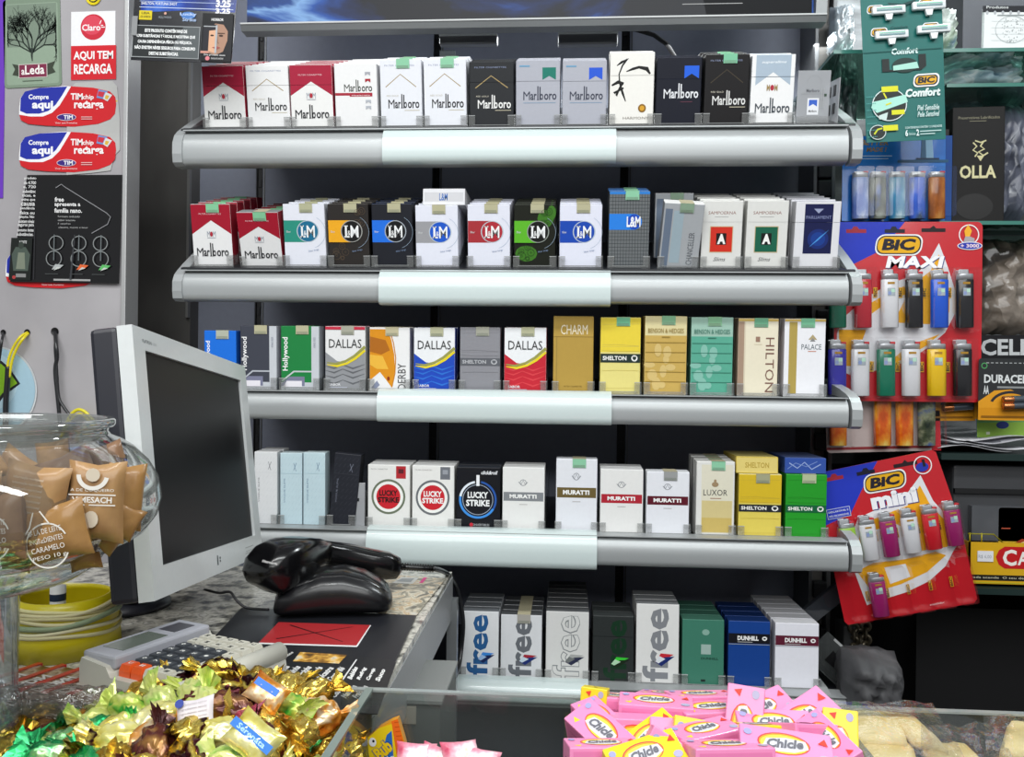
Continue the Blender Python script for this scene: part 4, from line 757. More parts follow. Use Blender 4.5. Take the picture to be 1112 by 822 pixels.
cable('monitor_cable', [(222, 640, .80), (238, 644, .79), (250, 643, .79), (257, 652, .785), (268, 660, .785), (292, 662, .785)], .0013, '#141416', 'thin black cord running from under the monitor to the mouse')
# mouse pad and leaflets
def flat(name, pts, z, m, label, cat, th=.001, draw=None):
    P = [atz(x, y, zc+z+th) for x, y in pts]; c = sum(P, Vector())/len(P); mb = MB()
    mb.extrude([(p.x-c.x, p.y-c.y) for p in P], 'z', 0, th, m)
    if draw: draw(mb, c, th)
    o = mb.build(name, mw=Matrix.Translation((c.x, c.y, zc+z))); return tag(o, label, cat)
def q2(mb, c, z, th, pts, m, lift=.0002):
    P = [atz(x, y, zc+z+th+lift) for x, y in pts]; mb.raw([(p.x-c.x, p.y-c.y, th+lift) for p in P], [list(range(len(P)))], m)
def padd(mb, c, th):
    q2(mb, c, .0005, th, [(281, 697.7), (387, 701), (402, 678.7), (302.6, 675.5)], '#a4282c'); q2(mb, c, .0005, th, [(280.5, 699.2), (387.5, 702.6), (387, 701), (281, 697.7)], '#dcdcdc', .0003); q2(mb, c, .0005, th, [(387.5, 702.6), (389, 701), (403, 679), (402, 678.7), (387, 701)], '#dcdcdc', .0003)
    for a, b in (((300, 694), (383, 681)), ((315, 679), (372, 697))):
        p, q = atz(*a, zc+.0025), atz(*b, zc+.0025); d = (q-p).normalized(); n = Vector((-d.y, d.x, 0))*.0009; mb.raw([tuple(v-Vector((c.x, c.y, zc+.0005))+Vector((0, 0, .0004))) for v in (p-n, q-n*.4, q+n*.4, p+n)], [[0, 1, 2, 3]], '#141014')
flat('mouse_pad', [(276, 705), (429, 719), (452, 668), (262, 660), (232, 692)], .0005, mat('#1e1f24', rough=.35), 'black mouse pad with a crossed-out red rectangle', 'mouse pad', .002, padd)
tx = []
def txt_plane(mb, c, z, th, st, P0, P1, P2, col, bold=.02):
    a, b, d = (atz(*p, zc+z+th+.0004) for p in (P0, P1, P2)); vs, fs = tgeom(st, bold)
    mb.raw([tuple(a+(b-a)*x+(d-a)*y-Vector((c.x, c.y, zc+z))) for x, y in vs], fs, col)
def leaf(mb, c, th):
    FOOD = ramp_mat('food_photo', [(.35, '#3c2c1c'), (.48, '#a87830'), (.56, '#e0b050'), (.64, '#d8d0b8'), (.75, '#6c7478')], scale=90, rough=.3)
    q2(mb, c, .003, th, [(318, 718), (368, 720.5), (377, 711), (326, 708)], FOOD)
    words = ['Picanha', 'Fraldinha', 'Maminha', 'Costela', 'Alcatra', 'Contra filé', 'Cupim']
    for i in range(6):
        x = 300+i*12; txt_plane(mb, c, .003, th, words[i], (x, 738+i*.4), (x+15, 724+i*.4), (x-6, 735+i*.4), '#d4d4d2', .04)
    for i in range(7):
        x = 316+i*12; txt_plane(mb, c, .003, th, words[-i], (x, 757+i*.3), (x+12, 744+i*.3), (x-6, 754+i*.3), '#b4b4b2', .04)
    q2(mb, c, .003, th, [(373, 738), (388, 716), (386.5, 716), (371, 738)], '#d8d8d8')
    for i in range(4): x = 382+i*10; txt_plane(mb, c, .003, th, ['Bebidas', 'Refrig', 'Cerveja', 'Suco'][i], (x, 738+i*.8), (x+7, 725+i*.8), (x-5, 736+i*.8), '#dcdcda', .05)
    txt_plane(mb, c, .003, th, 'Espetos', (306, 718), (320, 709), (302, 716), '#c8c8c4', .03)
flat('paper_sheet', [(255, 732), (300, 745), (330, 706), (290, 703)], .0012, paper('#b8b4a8'), 'pale paper sheet between the calculator and the leaflet', 'paper', .0006)
flat('menu_leaflet', [(276, 770), (410, 775), (430, 719.5), (424, 716), (311, 707)], .003, mat('#1c1d21', rough=.3), 'black printed leaflet with columns of white words and a food picture', 'leaflet', .0006, leaf)
PB = ramp_mat('map_print', [(.38, '#6c6a60'), (.47, '#a8a08c'), (.52, '#d8d2c0'), (.58, '#b89868'), (.66, '#c8c4b8')], scale=42, rough=.4, dist=2.5)
flat('patterned_leaflet', [(410, 665), (452, 668), (484, 628), (420, 624)], .0012, PB, 'leaflet with swirling beige pattern near the counter corner', 'leaflet', .0006, lambda mb, c, th: (q2(mb, c, .0012, th, [(426, 633), (448, 634), (455, 627), (436, 626.5)], '#c8c8c4'), q2(mb, c, .0012, th, [(430, 631), (446, 632), (450, 628), (437, 628)], '#909494', .0004), q2(mb, c, .0012, th, [(455, 633), (459, 633), (464, 627), (460, 627)], '#d02c80')))
# mouse
p0 = atz(290, 672, zc+.003); p1 = atz(421, 668, zc+.003); c = (p0+p1)/2; Lm = (p1-p0).length; ang = math.atan2((p1-p0).y, (p1-p0).x)
mouse = empty('computer_mouse', Matrix.Translation((c.x, c.y+.022, zc+.0031)) @ Matrix.Rotation(ang, 4, 'Z'), 'black computer mouse lying on the mouse pad under the scanner', 'mouse')
def sec(x, w, h0, h1, n=20, pw=2.6):
    o = []
    for i in range(n):
        a = math.pi*2*i/n; cx, sx = math.cos(a), math.sin(a); yy = w*math.copysign(abs(cx)**(2/pw), cx); zz = math.copysign(abs(sx)**(2/pw), sx)
        o.append((x, yy, h0+(h1-h0)*(zz+1)/2))
    return o
BK = mat('#121215', rough=.32, coat=.25); BK2 = mat('#0b0b0d', rough=.25, coat=.4)
prof = [(-.5, .014, .004, .010), (-.485, .024, .002, .018), (-.44, .028, .0, .024), (-.3, .030, 0, .033), (-.1, .031, 0, .041), (.08, .032, 0, .042), (.25, .032, 0, .037), (.38, .030, 0, .029), (.46, .025, .001, .022), (.495, .014, .004, .014), (.5, .006, .006, .011)]
mb = MB(); mb.loft([sec(x*Lm, a, b, c_) for x, a, b, c_ in prof], BK); recalc(mb.build('body', mouse))
mb = MB(); mb.loft([sec(x*Lm, a*.72, c_*.62, c_+.0012) for x, a, b, c_ in prof[1:9]], BK2); recalc(mb.build('top_shell', mouse))
mb = MB(); mb.lathe([(.003, -.003), (.006, -.003), (.0065, 0), (.006, .003), (.003, .003)], mat('#2c2c30', rough=.4), 20, mw=Matrix.Translation((-.33*Lm, 0, .031)) @ Matrix.Rotation(math.pi/2, 4, 'X')); mb.build('scroll_wheel', mouse)
mb = MB(); mb.box(-.46*Lm, -.0008, .026, -.2*Lm, .0008, .0395, BLACKM); mb.build('button_gap', mouse)
# barcode scanner
PG = mat('#08080a', rough=.22, coat=.35, spec=.4)
h0 = at(305, 620, .80); h1 = at(338, 597, .83); h2 = at(430, 612, .88)
sc_ = empty('barcode_scanner', Matrix.Translation((h0.x, h0.y, zc+.001)), 'glossy black handheld barcode scanner lying beside the monitor', 'barcode scanner')
SI = Matrix.Translation((-h0.x, -h0.y, -zc-.001))
def sloft(pts, m, name, n=24, pw=3.0):
    """pts: (centre, half width, half height); sections across the path"""
    secs = []
    for i, (p, rw, rh) in enumerate(pts):
        t = (Vector(pts[min(i+1, len(pts)-1)][0])-Vector(pts[max(i-1, 0)][0])).normalized(); up = Vector((0, 0, 1)); s_ = t.cross(up).normalized(); u_ = s_.cross(t).normalized(); o = []
        for k in range(n):
            a = 2*math.pi*k/n; cx, sx = math.cos(a), math.sin(a); o.append(Vector(p)+s_*rw*math.copysign(abs(cx)**(2/pw), cx)+u_*rh*math.copysign(abs(sx)**(2/pw), sx))
        secs.append(o)
    mb = MB(); mb.loft(secs, m); o = mb.build(name); o.data.transform(SI); recalc(o); return child(o, sc_)
P = lambda x, y, Y: at(x, y, Y)
sloft([(P(279, 634, .765), .012, .006), (P(281, 630, .767), .020, .013), (P(287, 625, .772), .025, .020), (P(298, 617, .782), .027, .0235), (P(312, 609, .796), .026, .023), (P(326, 603, .815), .023, .019), (P(338, 600, .835), .019, .015), (P(350, 600, .855), .015, .012)], PG, 'scan_head', pw=3.6)
sloft([(P(318, 622, .80), .009, .006), (P(328, 624, .815), .010, .010), (P(338, 616, .83), .010, .011), (P(346, 606, .845), .009, .009)], PG, 'trigger')
sloft([(P(334, 598, .83), .008, .009), (P(342, 599, .842), .014, .0125), (P(358, 602, .86), .0165, .0135), (P(380, 606, .872), .017, .0145), (P(402, 611, .88), .0165, .0145), (P(420, 614, .885), .015, .0145), (P(430, 616, .89), .012, .012), (P(434, 616, .893), .006, .006)], PG, 'handle')
mb = MB(); pp = P(293, 611, .752); g = G(mb, .83*.001, .83*.001, ox=pp.x, oz=pp.z, y=pp.y); g.text('Metrologic', -9, -2.2, 9, 2.0, '#e0e0e0', .03, .25, -10); o = mb.build('printed_name'); o.data.transform(SI); child(o, sc_); 
sc_['printed'] = 1; del sc_['printed']
mb = MB(); Q = [P(434, 615, .893), P(445, 616, .895), P(458, 617, .9), P(470, 617.5, .905)]
for i in range(14):
    t = i/13; c_ = Q[0].lerp(Q[3], t); R3 = (Q[3]-Q[0]).to_track_quat('Z', 'Y').to_matrix().to_4x4(); mb.lathe([(.0026, -.0007), (.0042, -.0003), (.0042, .0005), (.0026, .0009)], PG, 12, mw=Matrix.Translation(c_) @ R3)
mb.tube(Q, .0028, PG); o = mb.build('strain_relief'); o.data.transform(SI); child(o, sc_)
cable('scanner_cable', [(470, 617.5, .905), (480, 620, .93), (490, 627, 1.0), (498, 645, 1.02), (503, 675, 1.02), (501, 705, 1.02), (497, 728, 1.0), (488, 743, .95), (476, 752, .90), (463, 768, .86), (440, 815, .82)], .0028, '#1c1d20', 'black cord hanging from the scanner past the counter corner')
# jar of wrapped sweets
GL = clear('jar_glass', tint='#eef0ee', diff=.05, dcol='#c0c4c2', gloss=.08, edge=.75)
jc = at(-45, 540, .52); js = .52/F; jx, jy = jc.x, jc.y; ZJ = lambda y: at(-45, y, .52).z
jar = empty('sweet_jar', Matrix.Translation((jx, jy, zc)), 'big round clear glass jar filled with wrapped brown sweets', 'jar')
def jz(y): return ZJ(y)-zc
prof = [(0, 634), (100, 634), (128, 629), (146, 618), (152, 606), (150, 600), (176, 596), (196, 584), (209, 566), (214, 546), (210, 524), (198, 504), (182, 488), (166, 478), (156, 473), (153, 469), (154, 465)]
mb = MB(); mb.lathe([(r*js, jz(y)) for r, y in prof], GL, 72, mw=Matrix.Identity(4)); mb.build('glass_bowl', jar)
mb = MB(); mb.lathe([(154*js, jz(465)), (160*js, jz(464)), (161*js, jz(461)), (161*js, jz(457)), (158*js, jz(454.5)), (153*js, jz(454.5)), (150*js, jz(458)), (150*js, jz(466)), (150*js, jz(472)), (150*js, jz(478))], clear('rim_glass', tint='#dfe3e1', diff=.14, dcol='#c8ccca', gloss=.16, edge=.8), 72); mb.build('rim', jar)
mb = MB(); mb.lathe([(66*js, jz(634)), (62*js, jz(641)), (61*js, .02), (66*js, .006), (66*js, 0), (0, 0)], clear('foot_glass', tint='#d8dee2', diff=.10, dcol='#b8c4cc', gloss=.15, edge=.8), 48); mb.lathe([(64*js, jz(638)), (66*js, jz(642)), (64*js, jz(645))], clear('green_rim', tint='#7cc09c', diff=.4, dcol='#4c9c78'), 48); mb.build('foot', jar)
for o in jar.children: o.data.transform(Matrix.Identity(4))
BRN = [ramp_mat('sweet_wrap_%d' % i, st, scale=45, rough=.3, coat=.35, bump=.12) for i, st in enumerate(([(.3, '#8c6844'), (.6, '#a88458'), (.8, '#c0a07c')], [(.3, '#846038'), (.6, '#9c7646'), (.85, '#b88e54')], [(.3, '#745640'), (.6, '#907054'), (.8, '#a88c70')]))]
def pillow(w, h, d, m, printer=None, seed=0):
    mb = MB(); n = 12; rnd = random.Random(seed); vs = []; fs = []; cr_ = [rnd.uniform(-.08, .08) for _ in range(30)]
    for s in (-1, 1):
        for j in range(n+1):
            for i in range(n+1):
                u, v = i/n*2-1, j/n*2-1; t = (max(0, 1-u**4))**.5*(max(0, 1-abs(v)**2.4))**.5
                pinch = 1-.12*(1-abs(u))*abs(v)**3
                vs.append((u*w/2*(1-.07*(1-v*v)*abs(u)**3), s*d/2*t*(1+cr_[(i*3+j*5) % 30]), v*h/2*pinch))
    N = (n+1)**2
    for s in range(2):
        for j in range(n):
            for i in range(n):
                a = s*N+j*(n+1)+i; q = [a, a+1, a+n+2, a+n+1]; fs.append(q if s == 0 else q[::-1])
    mb.raw(vs, fs, m, True)
    if printer: printer(G(mb, .001, .001, y=-d/2-.0002))
    return mb
WH = '#e4e0d8'
def pr1(g): g.ring(0, -6, 13, .9, WH, 30, 20, 330); [g.text(t, -10, 1-i*5, 10, 4-i*5, WH, .0) for i, t in enumerate(('BALA DE LEITE', 'INGREDIENTES', 'CARAMELO', 'PESO 10 g'))]; g.line([(-4, 14), (-8, 6), (-12, 2)], .8, WH); g.line([(0, 14), (4, 6)], .8, WH)
def pr2(g): g.rect(-13, -1, 13, -.3, WH); g.rect(-13, 5, 13, 5.7, WH); g.text('V MESACH', -11, .6, 11, 4.2, WH, .03); g.text('A DE COQUEIRO', -12, 7, 12, 9, WH, .0); g.text('BATE', -15, -14, -7, -10.5, WH, .04, 0, -50); g.ell(0, -9, 4, 5, '#d0c4b0', 14); g.ring(0, 17, 9, 2.4, WH, 24, 180, 350); g.ell(0, 17, 4, 4, '#d0c4b0', 12)
def pr3(g):
    for i in range(9): g.text('informação nutricional', -9, 14-i*3.2, 9, 15.8-i*3.2, '#c8bcaa', .0)
JW = [((38, 545, .465), (46, 58, 18), pr3, 0, 8, 0), ((60, 578, .46), (48, 42, 18), pr1, 0, -14, 1), ((105, 545, .475), (38, 62, 16), pr2, 12, 2, 0), ((136, 540, .50), (26, 54, 14), None, 40, 5, 1), ((2, 570, .45), (34, 50, 16), pr1, -8, -6, 2), ((78, 520, .51), (40, 44, 16), None, 10, -25, 2), ((-30, 550, .45), (44, 56, 18), pr2, -10, 4, 0), ((-75, 555, .46), (44, 50, 18), pr1, -25, 9, 1), ((20, 520, .56), (46, 46, 18), None, 0, 30, 0), ((-40, 520, .58), (46, 46, 18), None, 20, -12, 1), ((80, 575, .55), (44, 40, 18), None, 25, 60, 2), ((115, 575, .50), (30, 30, 14), None, 30, 40, 1), ((-120, 545, .49), (40, 54, 16), None, -50, 5, 2), ((134, 565, .495), (24, 26, 10), None, 40, 30, 1), ((120, 505, .525), (34, 28, 14), None, 20, 70, 2), ((60, 505, .545), (40, 30, 14), None, 0, 80, 0), ((90, 590, .50), (40, 24, 14), None, 10, 80, 1), ((20, 590, .48), (40, 24, 14), None, -5, 95, 1), ((-20, 500, .53), (40, 34, 14), None, 5, 60, 1)]
for i, ((x, y, Y), (w_, h_, d_), pr, rz, ry, mi) in enumerate(JW):
    mb = pillow(w_*.86/1000, h_*.80/1000, d_/1000, BRN[mi], pr, i); p = at(x, y, Y)
    o = mb.build('wrapped_sweet', mw=Matrix.Translation(p) @ Matrix.Rotation(rad(rz), 4, 'Z') @ Matrix.Rotation(rad(ry), 4, 'Y'))
    tag(o, ['big tan wrapped sweet with rows of fine white print, centre left in the jar', 'tan wrapped sweet with a white ring outline low in the jar', 'brown wrapped sweet with white banner print near the right of the jar', 'narrow amber wrapped sweet against the right side of the jar', 'brown wrapped sweet with white ring at the left frame edge in the jar', 'plain brown wrapped sweet in the upper middle of the jar'][i] if i < 6 else 'brown wrapped sweet further inside the glass jar', 'sweet', 'brown wrapped sweets in the jar' if i > 5 else None)
# yellow cup
YEL = clear('yellow_plastic', tint='#f0dc30', diff=.86, dcol='#dccc18', gloss=.05, edge=.2, rough=.3)
cc = at(70, 735, .675); cup = empty('yellow_cup', Matrix.Translation((cc.x, cc.y, zc+.0003)), 'translucent yellow plastic cup wrapped in rubber bands', 'cup')
mb = MB(); ch = at(70, 645, .675).z-zc; ks = .685/F; mb.lathe([(0, .002), (55*ks, .002), (57.5*ks, .0), (56*ks, ch*.35), (53*ks, ch*.75), (50*ks, ch*.9), (46.5*ks, ch), (44.5*ks, ch), (47*ks, ch*.9), (51*ks, ch*.5), (54*ks, .004), (0, .004)], YEL, 48); mb.build('cup_wall', cup)
mb = MB(); q = at(63, 640, .675); mb.lathe([(0, 0), (.0062, 0), (.0062, q.z+.004-zc-.006), (0, q.z+.004-zc-.006)], mat('#e4e4e4', rough=.4), 20, mw=Matrix.Translation((q.x, q.y, zc+.005))); mb.lathe([(.0063, q.z-zc-.014), (.0064, q.z-zc-.008)], '#2c3c58', 20, mw=Matrix.Translation((q.x, q.y, zc+.005))); tag(mb.build('white_tube'), 'white tube standing inside the yellow cup', 'tube')
for i, (y, col, tl, r) in enumerate(((666, '#dfd8a0', .25, 49.5), (671, '#d8d0a4', .1, 50.5), (675, '#c8c090', .06, 51.3), (680, '#d4cca0', -.05, 52), (685, '#8c9c7c', .20, 52.6), (690, '#dcd6b0', -.03, 53), (695, '#cfc89c', .1, 53.4))):
    z0_ = at(70, y-1, .635).z-zc; mb = MB(); rnd = random.Random(i); ph = rnd.uniform(0, 6)
    mb.tube([((r*ks+.0016)*math.cos(a), (r*ks+.0016)*math.sin(a), z0_+tl*.02*math.sin(a*1+ph)+.0012*math.sin(3*a+ph)) for a in [2*math.pi*k/48 for k in range(48)]], .0017 if i != 4 else .0024, mat(col, rough=.6), 8, closed=True)
    tag(mb.build('rubber_band', mw=Matrix.Translation((cc.x, cc.y, zc))), ['cream rubber band rising up round the cup, topmost', 'cream rubber band round the cup, second from the top', 'dull cream rubber band in the middle of the cup', 'pale cream rubber band just above the green one', 'wide grey-green rubber band round the yellow cup', 'cream rubber band just under the green one', 'lowest cream rubber band on the yellow cup'][i], 'rubber band', 'rubber bands round the cup')
# calculator
ca = rad(-22); oc = atz(160, 720, zc+.03)
cal = empty('desk_calculator', Matrix.Translation((oc.x, oc.y, zc+.0004)) @ Matrix.Rotation(ca, 4, 'Z'), 'beige desk calculator with dark, light and two orange keys', 'calculator')
BG = mat('#bdbbb0', rough=.5); LGR = mat('#a3a4ac', rough=.5)
mb = MB(); mb.extrude([(-.052, 0), (.052, 0), (.054, .012), (.052, .022), (.046, .025), (.042, .020), (-.020, .020), (-.025, .027), (-.050, .030), (-.052, .024)], 'y', -.014, .082, BG); recalc(mb.build('case', cal))
mb = MB(); mb.box(-.054, -.010, .024, -.0205, .078, .0335, LGR, .002); mb.box(-.048, .002, .0332, -.027, .042, .0338, mat('#6e766e', rough=.2, coat=.6)); mb.box(-.046, .050, .0332, -.029, .070, .0338, mat('#4c4c54', rough=.3)); mb.build('display', cal)
mb = MB(); mb.tube([(.0475, -.014, .021), (.0475, .082, .021)], .0075, BG, 16); mb.build('paper_bar', cal)
kcol = {'o': mat('#e0561c', rough=.4, coat=.3), 'd': mat('#3c4046', rough=.45), 'l': mat('#c4c1b4', rough=.45)}
lay = ['oolll', 'ddddl', 'ddddl', 'ddddl', 'ddddl', 'lllll', 'lllll']
for j, row in enumerate(lay):
    for i, k in enumerate(row):
        x, y = i*.0118-.013, j*.0118-.003; mb = MB(); w0, w1 = .0053, .0041
        mb.loft([[(x-w0, y-w0, .019), (x+w0, y-w0, .019), (x+w0, y+w0, .019), (x-w0, y+w0, .019)], [(x-w0, y-w0, .024), (x+w0, y-w0, .024), (x+w0, y+w0, .024), (x-w0, y+w0, .024)], [(x-w1, y-w1, .0285), (x+w1, y-w1, .0285), (x+w1, y+w1, .0285), (x-w1, y+w1, .0285)]], kcol[k], False)
        vs, fs = tgeom('C=+-0 789×456÷123%.00√M±<>MRM+M-GTCK'[(i+j*5) % 34].replace(' ', '0'), .02); mb.raw([(x+.0018-b*.0036, y-.0016+a*.0032, .0287) for a, b in vs], [f[::1] for f in fs], '#e8e8e4' if k != 'l' else '#4c4c48')
        o = recalc(mb.build('key', cal))
        if k == 'o': o['label'] = 'orange key'
# ------------------------------------------------------------------ right-hand glass shelves
GSH = clear('green_glass_shelf', tint='#b8d8cc', diff=.35, dcol='#3c7068', gloss=.12, edge=.6)
DGL = mat('#20302e', rough=.25)
XR = 2.1
def gshelf(py0, py1, x0, Y, label, m=GSH, depth=.28):
    a = at(x0, py1, Y); b = at(1090, py0, Y); mb = MB(); z0 = at(1020, py1, Y).z; z1 = at(1020, py0, Y).z
    mb.box(a.x, Y, z0, 1.15, Y+depth, z1, m, .0006); mb.box(a.x, Y-.0008, z0, 1.15, Y, z1, DGL if m != GSH else mat('#3f7c70', rough=.2, coat=.5)); return tag(mb.build('glass_shelf'), label, 'shelf')
SH1 = gshelf(53, 57, 905, 1.12, 'dark-edged glass shelf, topmost at the right'); SH2 = gshelf(91, 95, 1028, 1.14, 'green-edged glass shelf just above the black box')
SH3 = gshelf(240, 244, 1020, 1.14, 'green-edged glass shelf that carries the black box'); SH4 = gshelf(492, 499, 1022, 1.14, 'dark glass shelf that carries the white papers', m=DGL); SH5 = gshelf(637, 644, 1040, 1.12, 'dark glass shelf under the yellow display box', m=DGL)
mb = MB(); mb.box(at(1060, 252, 1.2).x, 1.2, at(1060, 255, 1.2).z, 1.15, 1.21, at(1060, 250, 1.2).z, DGL); tag(mb.build('shelf_rail'), 'thin dark rail just below the shelf of the black box', 'rail')
mb = MB(); mb.tube([at(905, 80, 1.2), at(912, 56, 1.12)], .002, mat('#2c4640', rough=.3)); mb.tube([at(897, 95, 1.26), at(906, 78, 1.2)], .002, mat('#2c4640', rough=.3)); tag(mb.build('shelf_bracket'), 'thin dark slanting bracket beside the rack at the top right', 'bracket')
# backing behind the right shelves
mb = MB(); a = at(905, 300, 1.45).x; mb.box(a, 1.45, at(1000, 505, 1.45).z, 1.4, 1.47, 2.5, ramp_mat('mottled_back', [(.35, '#2e3032'), (.5, '#55585a'), (.6, '#8a8e90'), (.7, '#3c3e40')], scale=5, rough=.35, metal=.3, stretch=(1, 1, 2.5))); struct(mb.build('wall_shelves'))
mb = MB(); p = at(1035, 548, 1.16); mb.box(p.x, 1.16, at(1020, 637, 1.12).z+.0005, 1.2, 1.39, at(1040, 505, 1.16).z, mat('#3c3d40', rough=.5, var=.2, bscale=12), .004); mb.box(p.x, 1.155, at(1040, 535, 1.16).z, 1.2, 1.16, at(1040, 530, 1.16).z, BLACKM); mb.box(p.x+.02, 1.15, at(1040, 585, 1.16).z, p.x+.09, 1.16, at(1040, 548, 1.16).z, mat('#54565a', rough=.3, var=.25, bscale=40)); tag(mb.build('dark_storage_box'), 'dark grey box on the shelf behind the yellow display', 'box')
BAGC = clear('clear_bag', tint='#e8f0f4', diff=.35, dcol='#b0c0c8', gloss=.25, edge=.7, bump=1, bscale=30)
def bag(name, x0, y0, x1, y1, Y, d, m, label, cat='bag', seed=0, n=14, amp=.35, tgp=None):
    p, q = at(x0, y1, Y), at(x1, y0, Y); w, h = q.x-p.x, q.z-p.z; rnd = random.Random(seed); mb = MB(); vs = []; fs = []
    rr_ = [[rnd.uniform(-1, 1) for _ in range(n+1)] for _ in range(n+1)]
    for s in (-1, 1):
        for j in range(n+1):
            for i in range(n+1):
                u, v = i/n*2-1, j/n*2-1; t = (max(0, 1-u**4)*max(0, 1-v**4))**.5
                vs.append((w/2*u*(1+.03*rr_[j][i]*abs(u)), s*d/2*t*(1+amp*rr_[j][i]), h/2*v*(1+.03*rr_[i][j]*abs(v))+h/2))
    N = (n+1)**2
    for s in range(2):
        for j in range(n):
            for i in range(n): a = s*N+j*(n+1)+i; q_ = [a, a+1, a+n+2, a+n+1]; fs.append(q_ if s == 0 else q_[::-1])
    mb.raw(vs, fs, m, True); o = mb.build(name, mw=Matrix.Translation(((p.x+q.x)/2, Y+d/2, p.z+.001))); return tag(o, label, cat, tgp)
BLUEB = ramp_mat('shiny_blue_white_bag', [(.3, '#6c94a8'), (.45, '#c8e0e8'), (.55, '#eef6f8'), (.65, '#7cb0c0'), (.8, '#d8e8ee')], scale=16, rough=.2, coat=.6, stretch=(.6, 1, 2), dist=1.5, bump=.6)
bag('plastic_bag', 1032, 61, 1120, 92, 1.17, .07, BLUEB, 'shiny pale blue plastic bag between the two upper glass shelves', seed=1)
bag('clear_packet', 1018, 4, 1044, 53, 1.16, .05, ramp_mat('clear_green_packet', [(.35, '#7c8c84'), (.48, '#dce4e0'), (.6, '#a0b49c'), (.7, '#5c74a0'), (.85, '#e8ecec')], scale=14, rough=.25, coat=.5), 'clear packet with greenish contents behind the razor card', 'packet', 2)
bag('blister_pack', 906, 0, 932, 53, 1.2, .05, ramp_mat('silver_blister', [(.3, '#3c4850'), (.45, '#a8b4bc'), (.6, '#e0e6ea'), (.75, '#6c7880')], scale=10, rough=.2, metal=.3, coat=.5, stretch=(2.5, 1, .5)), 'shiny silver blister pack hanging left of the razor card', 'packet', 3)
bag('plastic_bag', 908, 60, 935, 150, 1.24, .05, ramp_mat('grey_film', [(.3, '#24282a'), (.5, '#5c6466'), (.65, '#b0b8ba'), (.8, '#3c4042')], scale=9, rough=.2, metal=.2, coat=.5, stretch=(2.5, 1, .6)), 'grey film bag in the gap between rack and razor card', seed=4)
bag('plastic_bag', 1080, 105, 1125, 238, 1.19, .07, ramp_mat('blue_grey_film', [(.3, '#30343c'), (.5, '#6c7080'), (.62, '#b8bcc8'), (.8, '#484c58')], scale=9, rough=.25, coat=.5, stretch=(1, 1, .7), dist=1), 'grey-blue plastic bag behind the black box', seed=5)
bag('plastic_bag', 1030, 108, 1084, 135, 1.24, .06, ramp_mat('pale_blue_film', [(.3, '#707c88'), (.6, '#a4aebc'), (.8, '#c4ccd8')], scale=9, rough=.25, coat=.5), 'pale blue film bag above the black box', seed=6)
bag('stocking_packet', 1060, 257, 1130, 363, 1.18, .06, ramp_mat('brown_packet', [(.32, '#2c2824'), (.44, '#6c6258'), (.52, '#948a80'), (.6, '#4c4640'), (.72, '#b4b0a8')], scale=7, rough=.22, coat=.8, stretch=(.6, 1, 1.6), dist=1.2), 'clear packet with brown and grey contents right of the large lighter card', 'packet', 7)
mb, g, fin, m, wp, hp = card('diagram_card', (1068, 52), (1128, 52), (1062, 8), 1.13, paper('#e8ecec'), 'white card with a printed dotted diagram above the top glass shelf', 'card', th=.006)
g.rect(-2, 39, 60, 46, '#22242a'); g.text('Produtos', 2, 43, 26, 46, '#d0d4d4', .02)
for i in range(7): g.ell(3+i*8.5, 38.5, 1.6, 2.2, '#b4b8bc', 10)
g.rect(14, 35, 44, 36, '#8c9494'); g.ring(30, 20, 18, .5, '#b4bcbc', 24, 0, 360, 15)
rn_ = random.Random(2)
for i in range(70):
    t = rn_.uniform(0, 1); y = 6+t*26; wd = 4+8*math.sin(t*2.4); g.ell(30+rn_.uniform(-wd, wd), y, .5, .5, '#9ca4a4', 5); g.L -= 1
for i in range(4): g.rect(8, 8+i*7, 52, 8.3+i*7, '#ccd2d2')
fin()
mb = MB(); mb.box(at(1046, 0, 1.3).x, 1.3, at(1020, 53, 1.12).z+.0005, at(1130, 0, 1.3).x, 1.36, 2.0, mat('#3c3e44', rough=.4, var=.3, bscale=20)); tag(mb.build('dark_display_box'), 'dark grey display box behind the white diagram card', 'box')
# black box on shelf 3
zs = SH3 and at(1020, 240, 1.14).z
p, q = at(1036, 236, 1.145), at(1093, 115, 1.145); mb = MB(); w_, h_ = q.x-p.x, q.z-zs; BX = mat('#191818', rough=.5, spec=.2)
bx = empty('black_box', Matrix.Translation((p.x+w_/2, 1.16, zs+.0004)) @ Matrix.Rotation(rad(-4), 4, 'Z'), 'tall black box with a small crest and pale letters on the glass shelf', 'box')
mb.box(-w_/2, -.012, 0, w_/2, .05, h_, BX, .001); g = G(mb, w_/56, h_/122, ox=-w_/2, y=-.012)
g.text('OLLA', 8, 46, 47, 60, '#cfc99c', .03); g.text('Preservativos Lubrificados', 6, 109, 50, 112, '#8c8870', .0); g.rect(18, 106.5, 36, 107, '#8c8870'); g.line([(22, 84), (26, 80), (22, 76), (27, 73), (24, 69)], 1.6, '#c8c294'); g.line([(33, 85), (30, 80), (34, 77), (28, 74), (33, 70), (38, 73)], 1.8, '#c8c294'); g.line([(24, 86), (30, 84), (36, 86)], 1.4, '#c8c294'); g.poly([(26, 70), (34, 70), (30, 64)], '#c8c294'); g.ell(24, 16, 20, 14, '#121111', 20); mb.build('carton', bx)
mb = MB(); mb.extrude([(-w_/2-.028, -.01), (-w_/2-.002, -.006), (-w_/2-.002, .05), (-w_/2-.028, .05)], 'z', 0, h_*.82, mat('#1c1b1c', rough=.4)); mb.build('open_flap', bx)
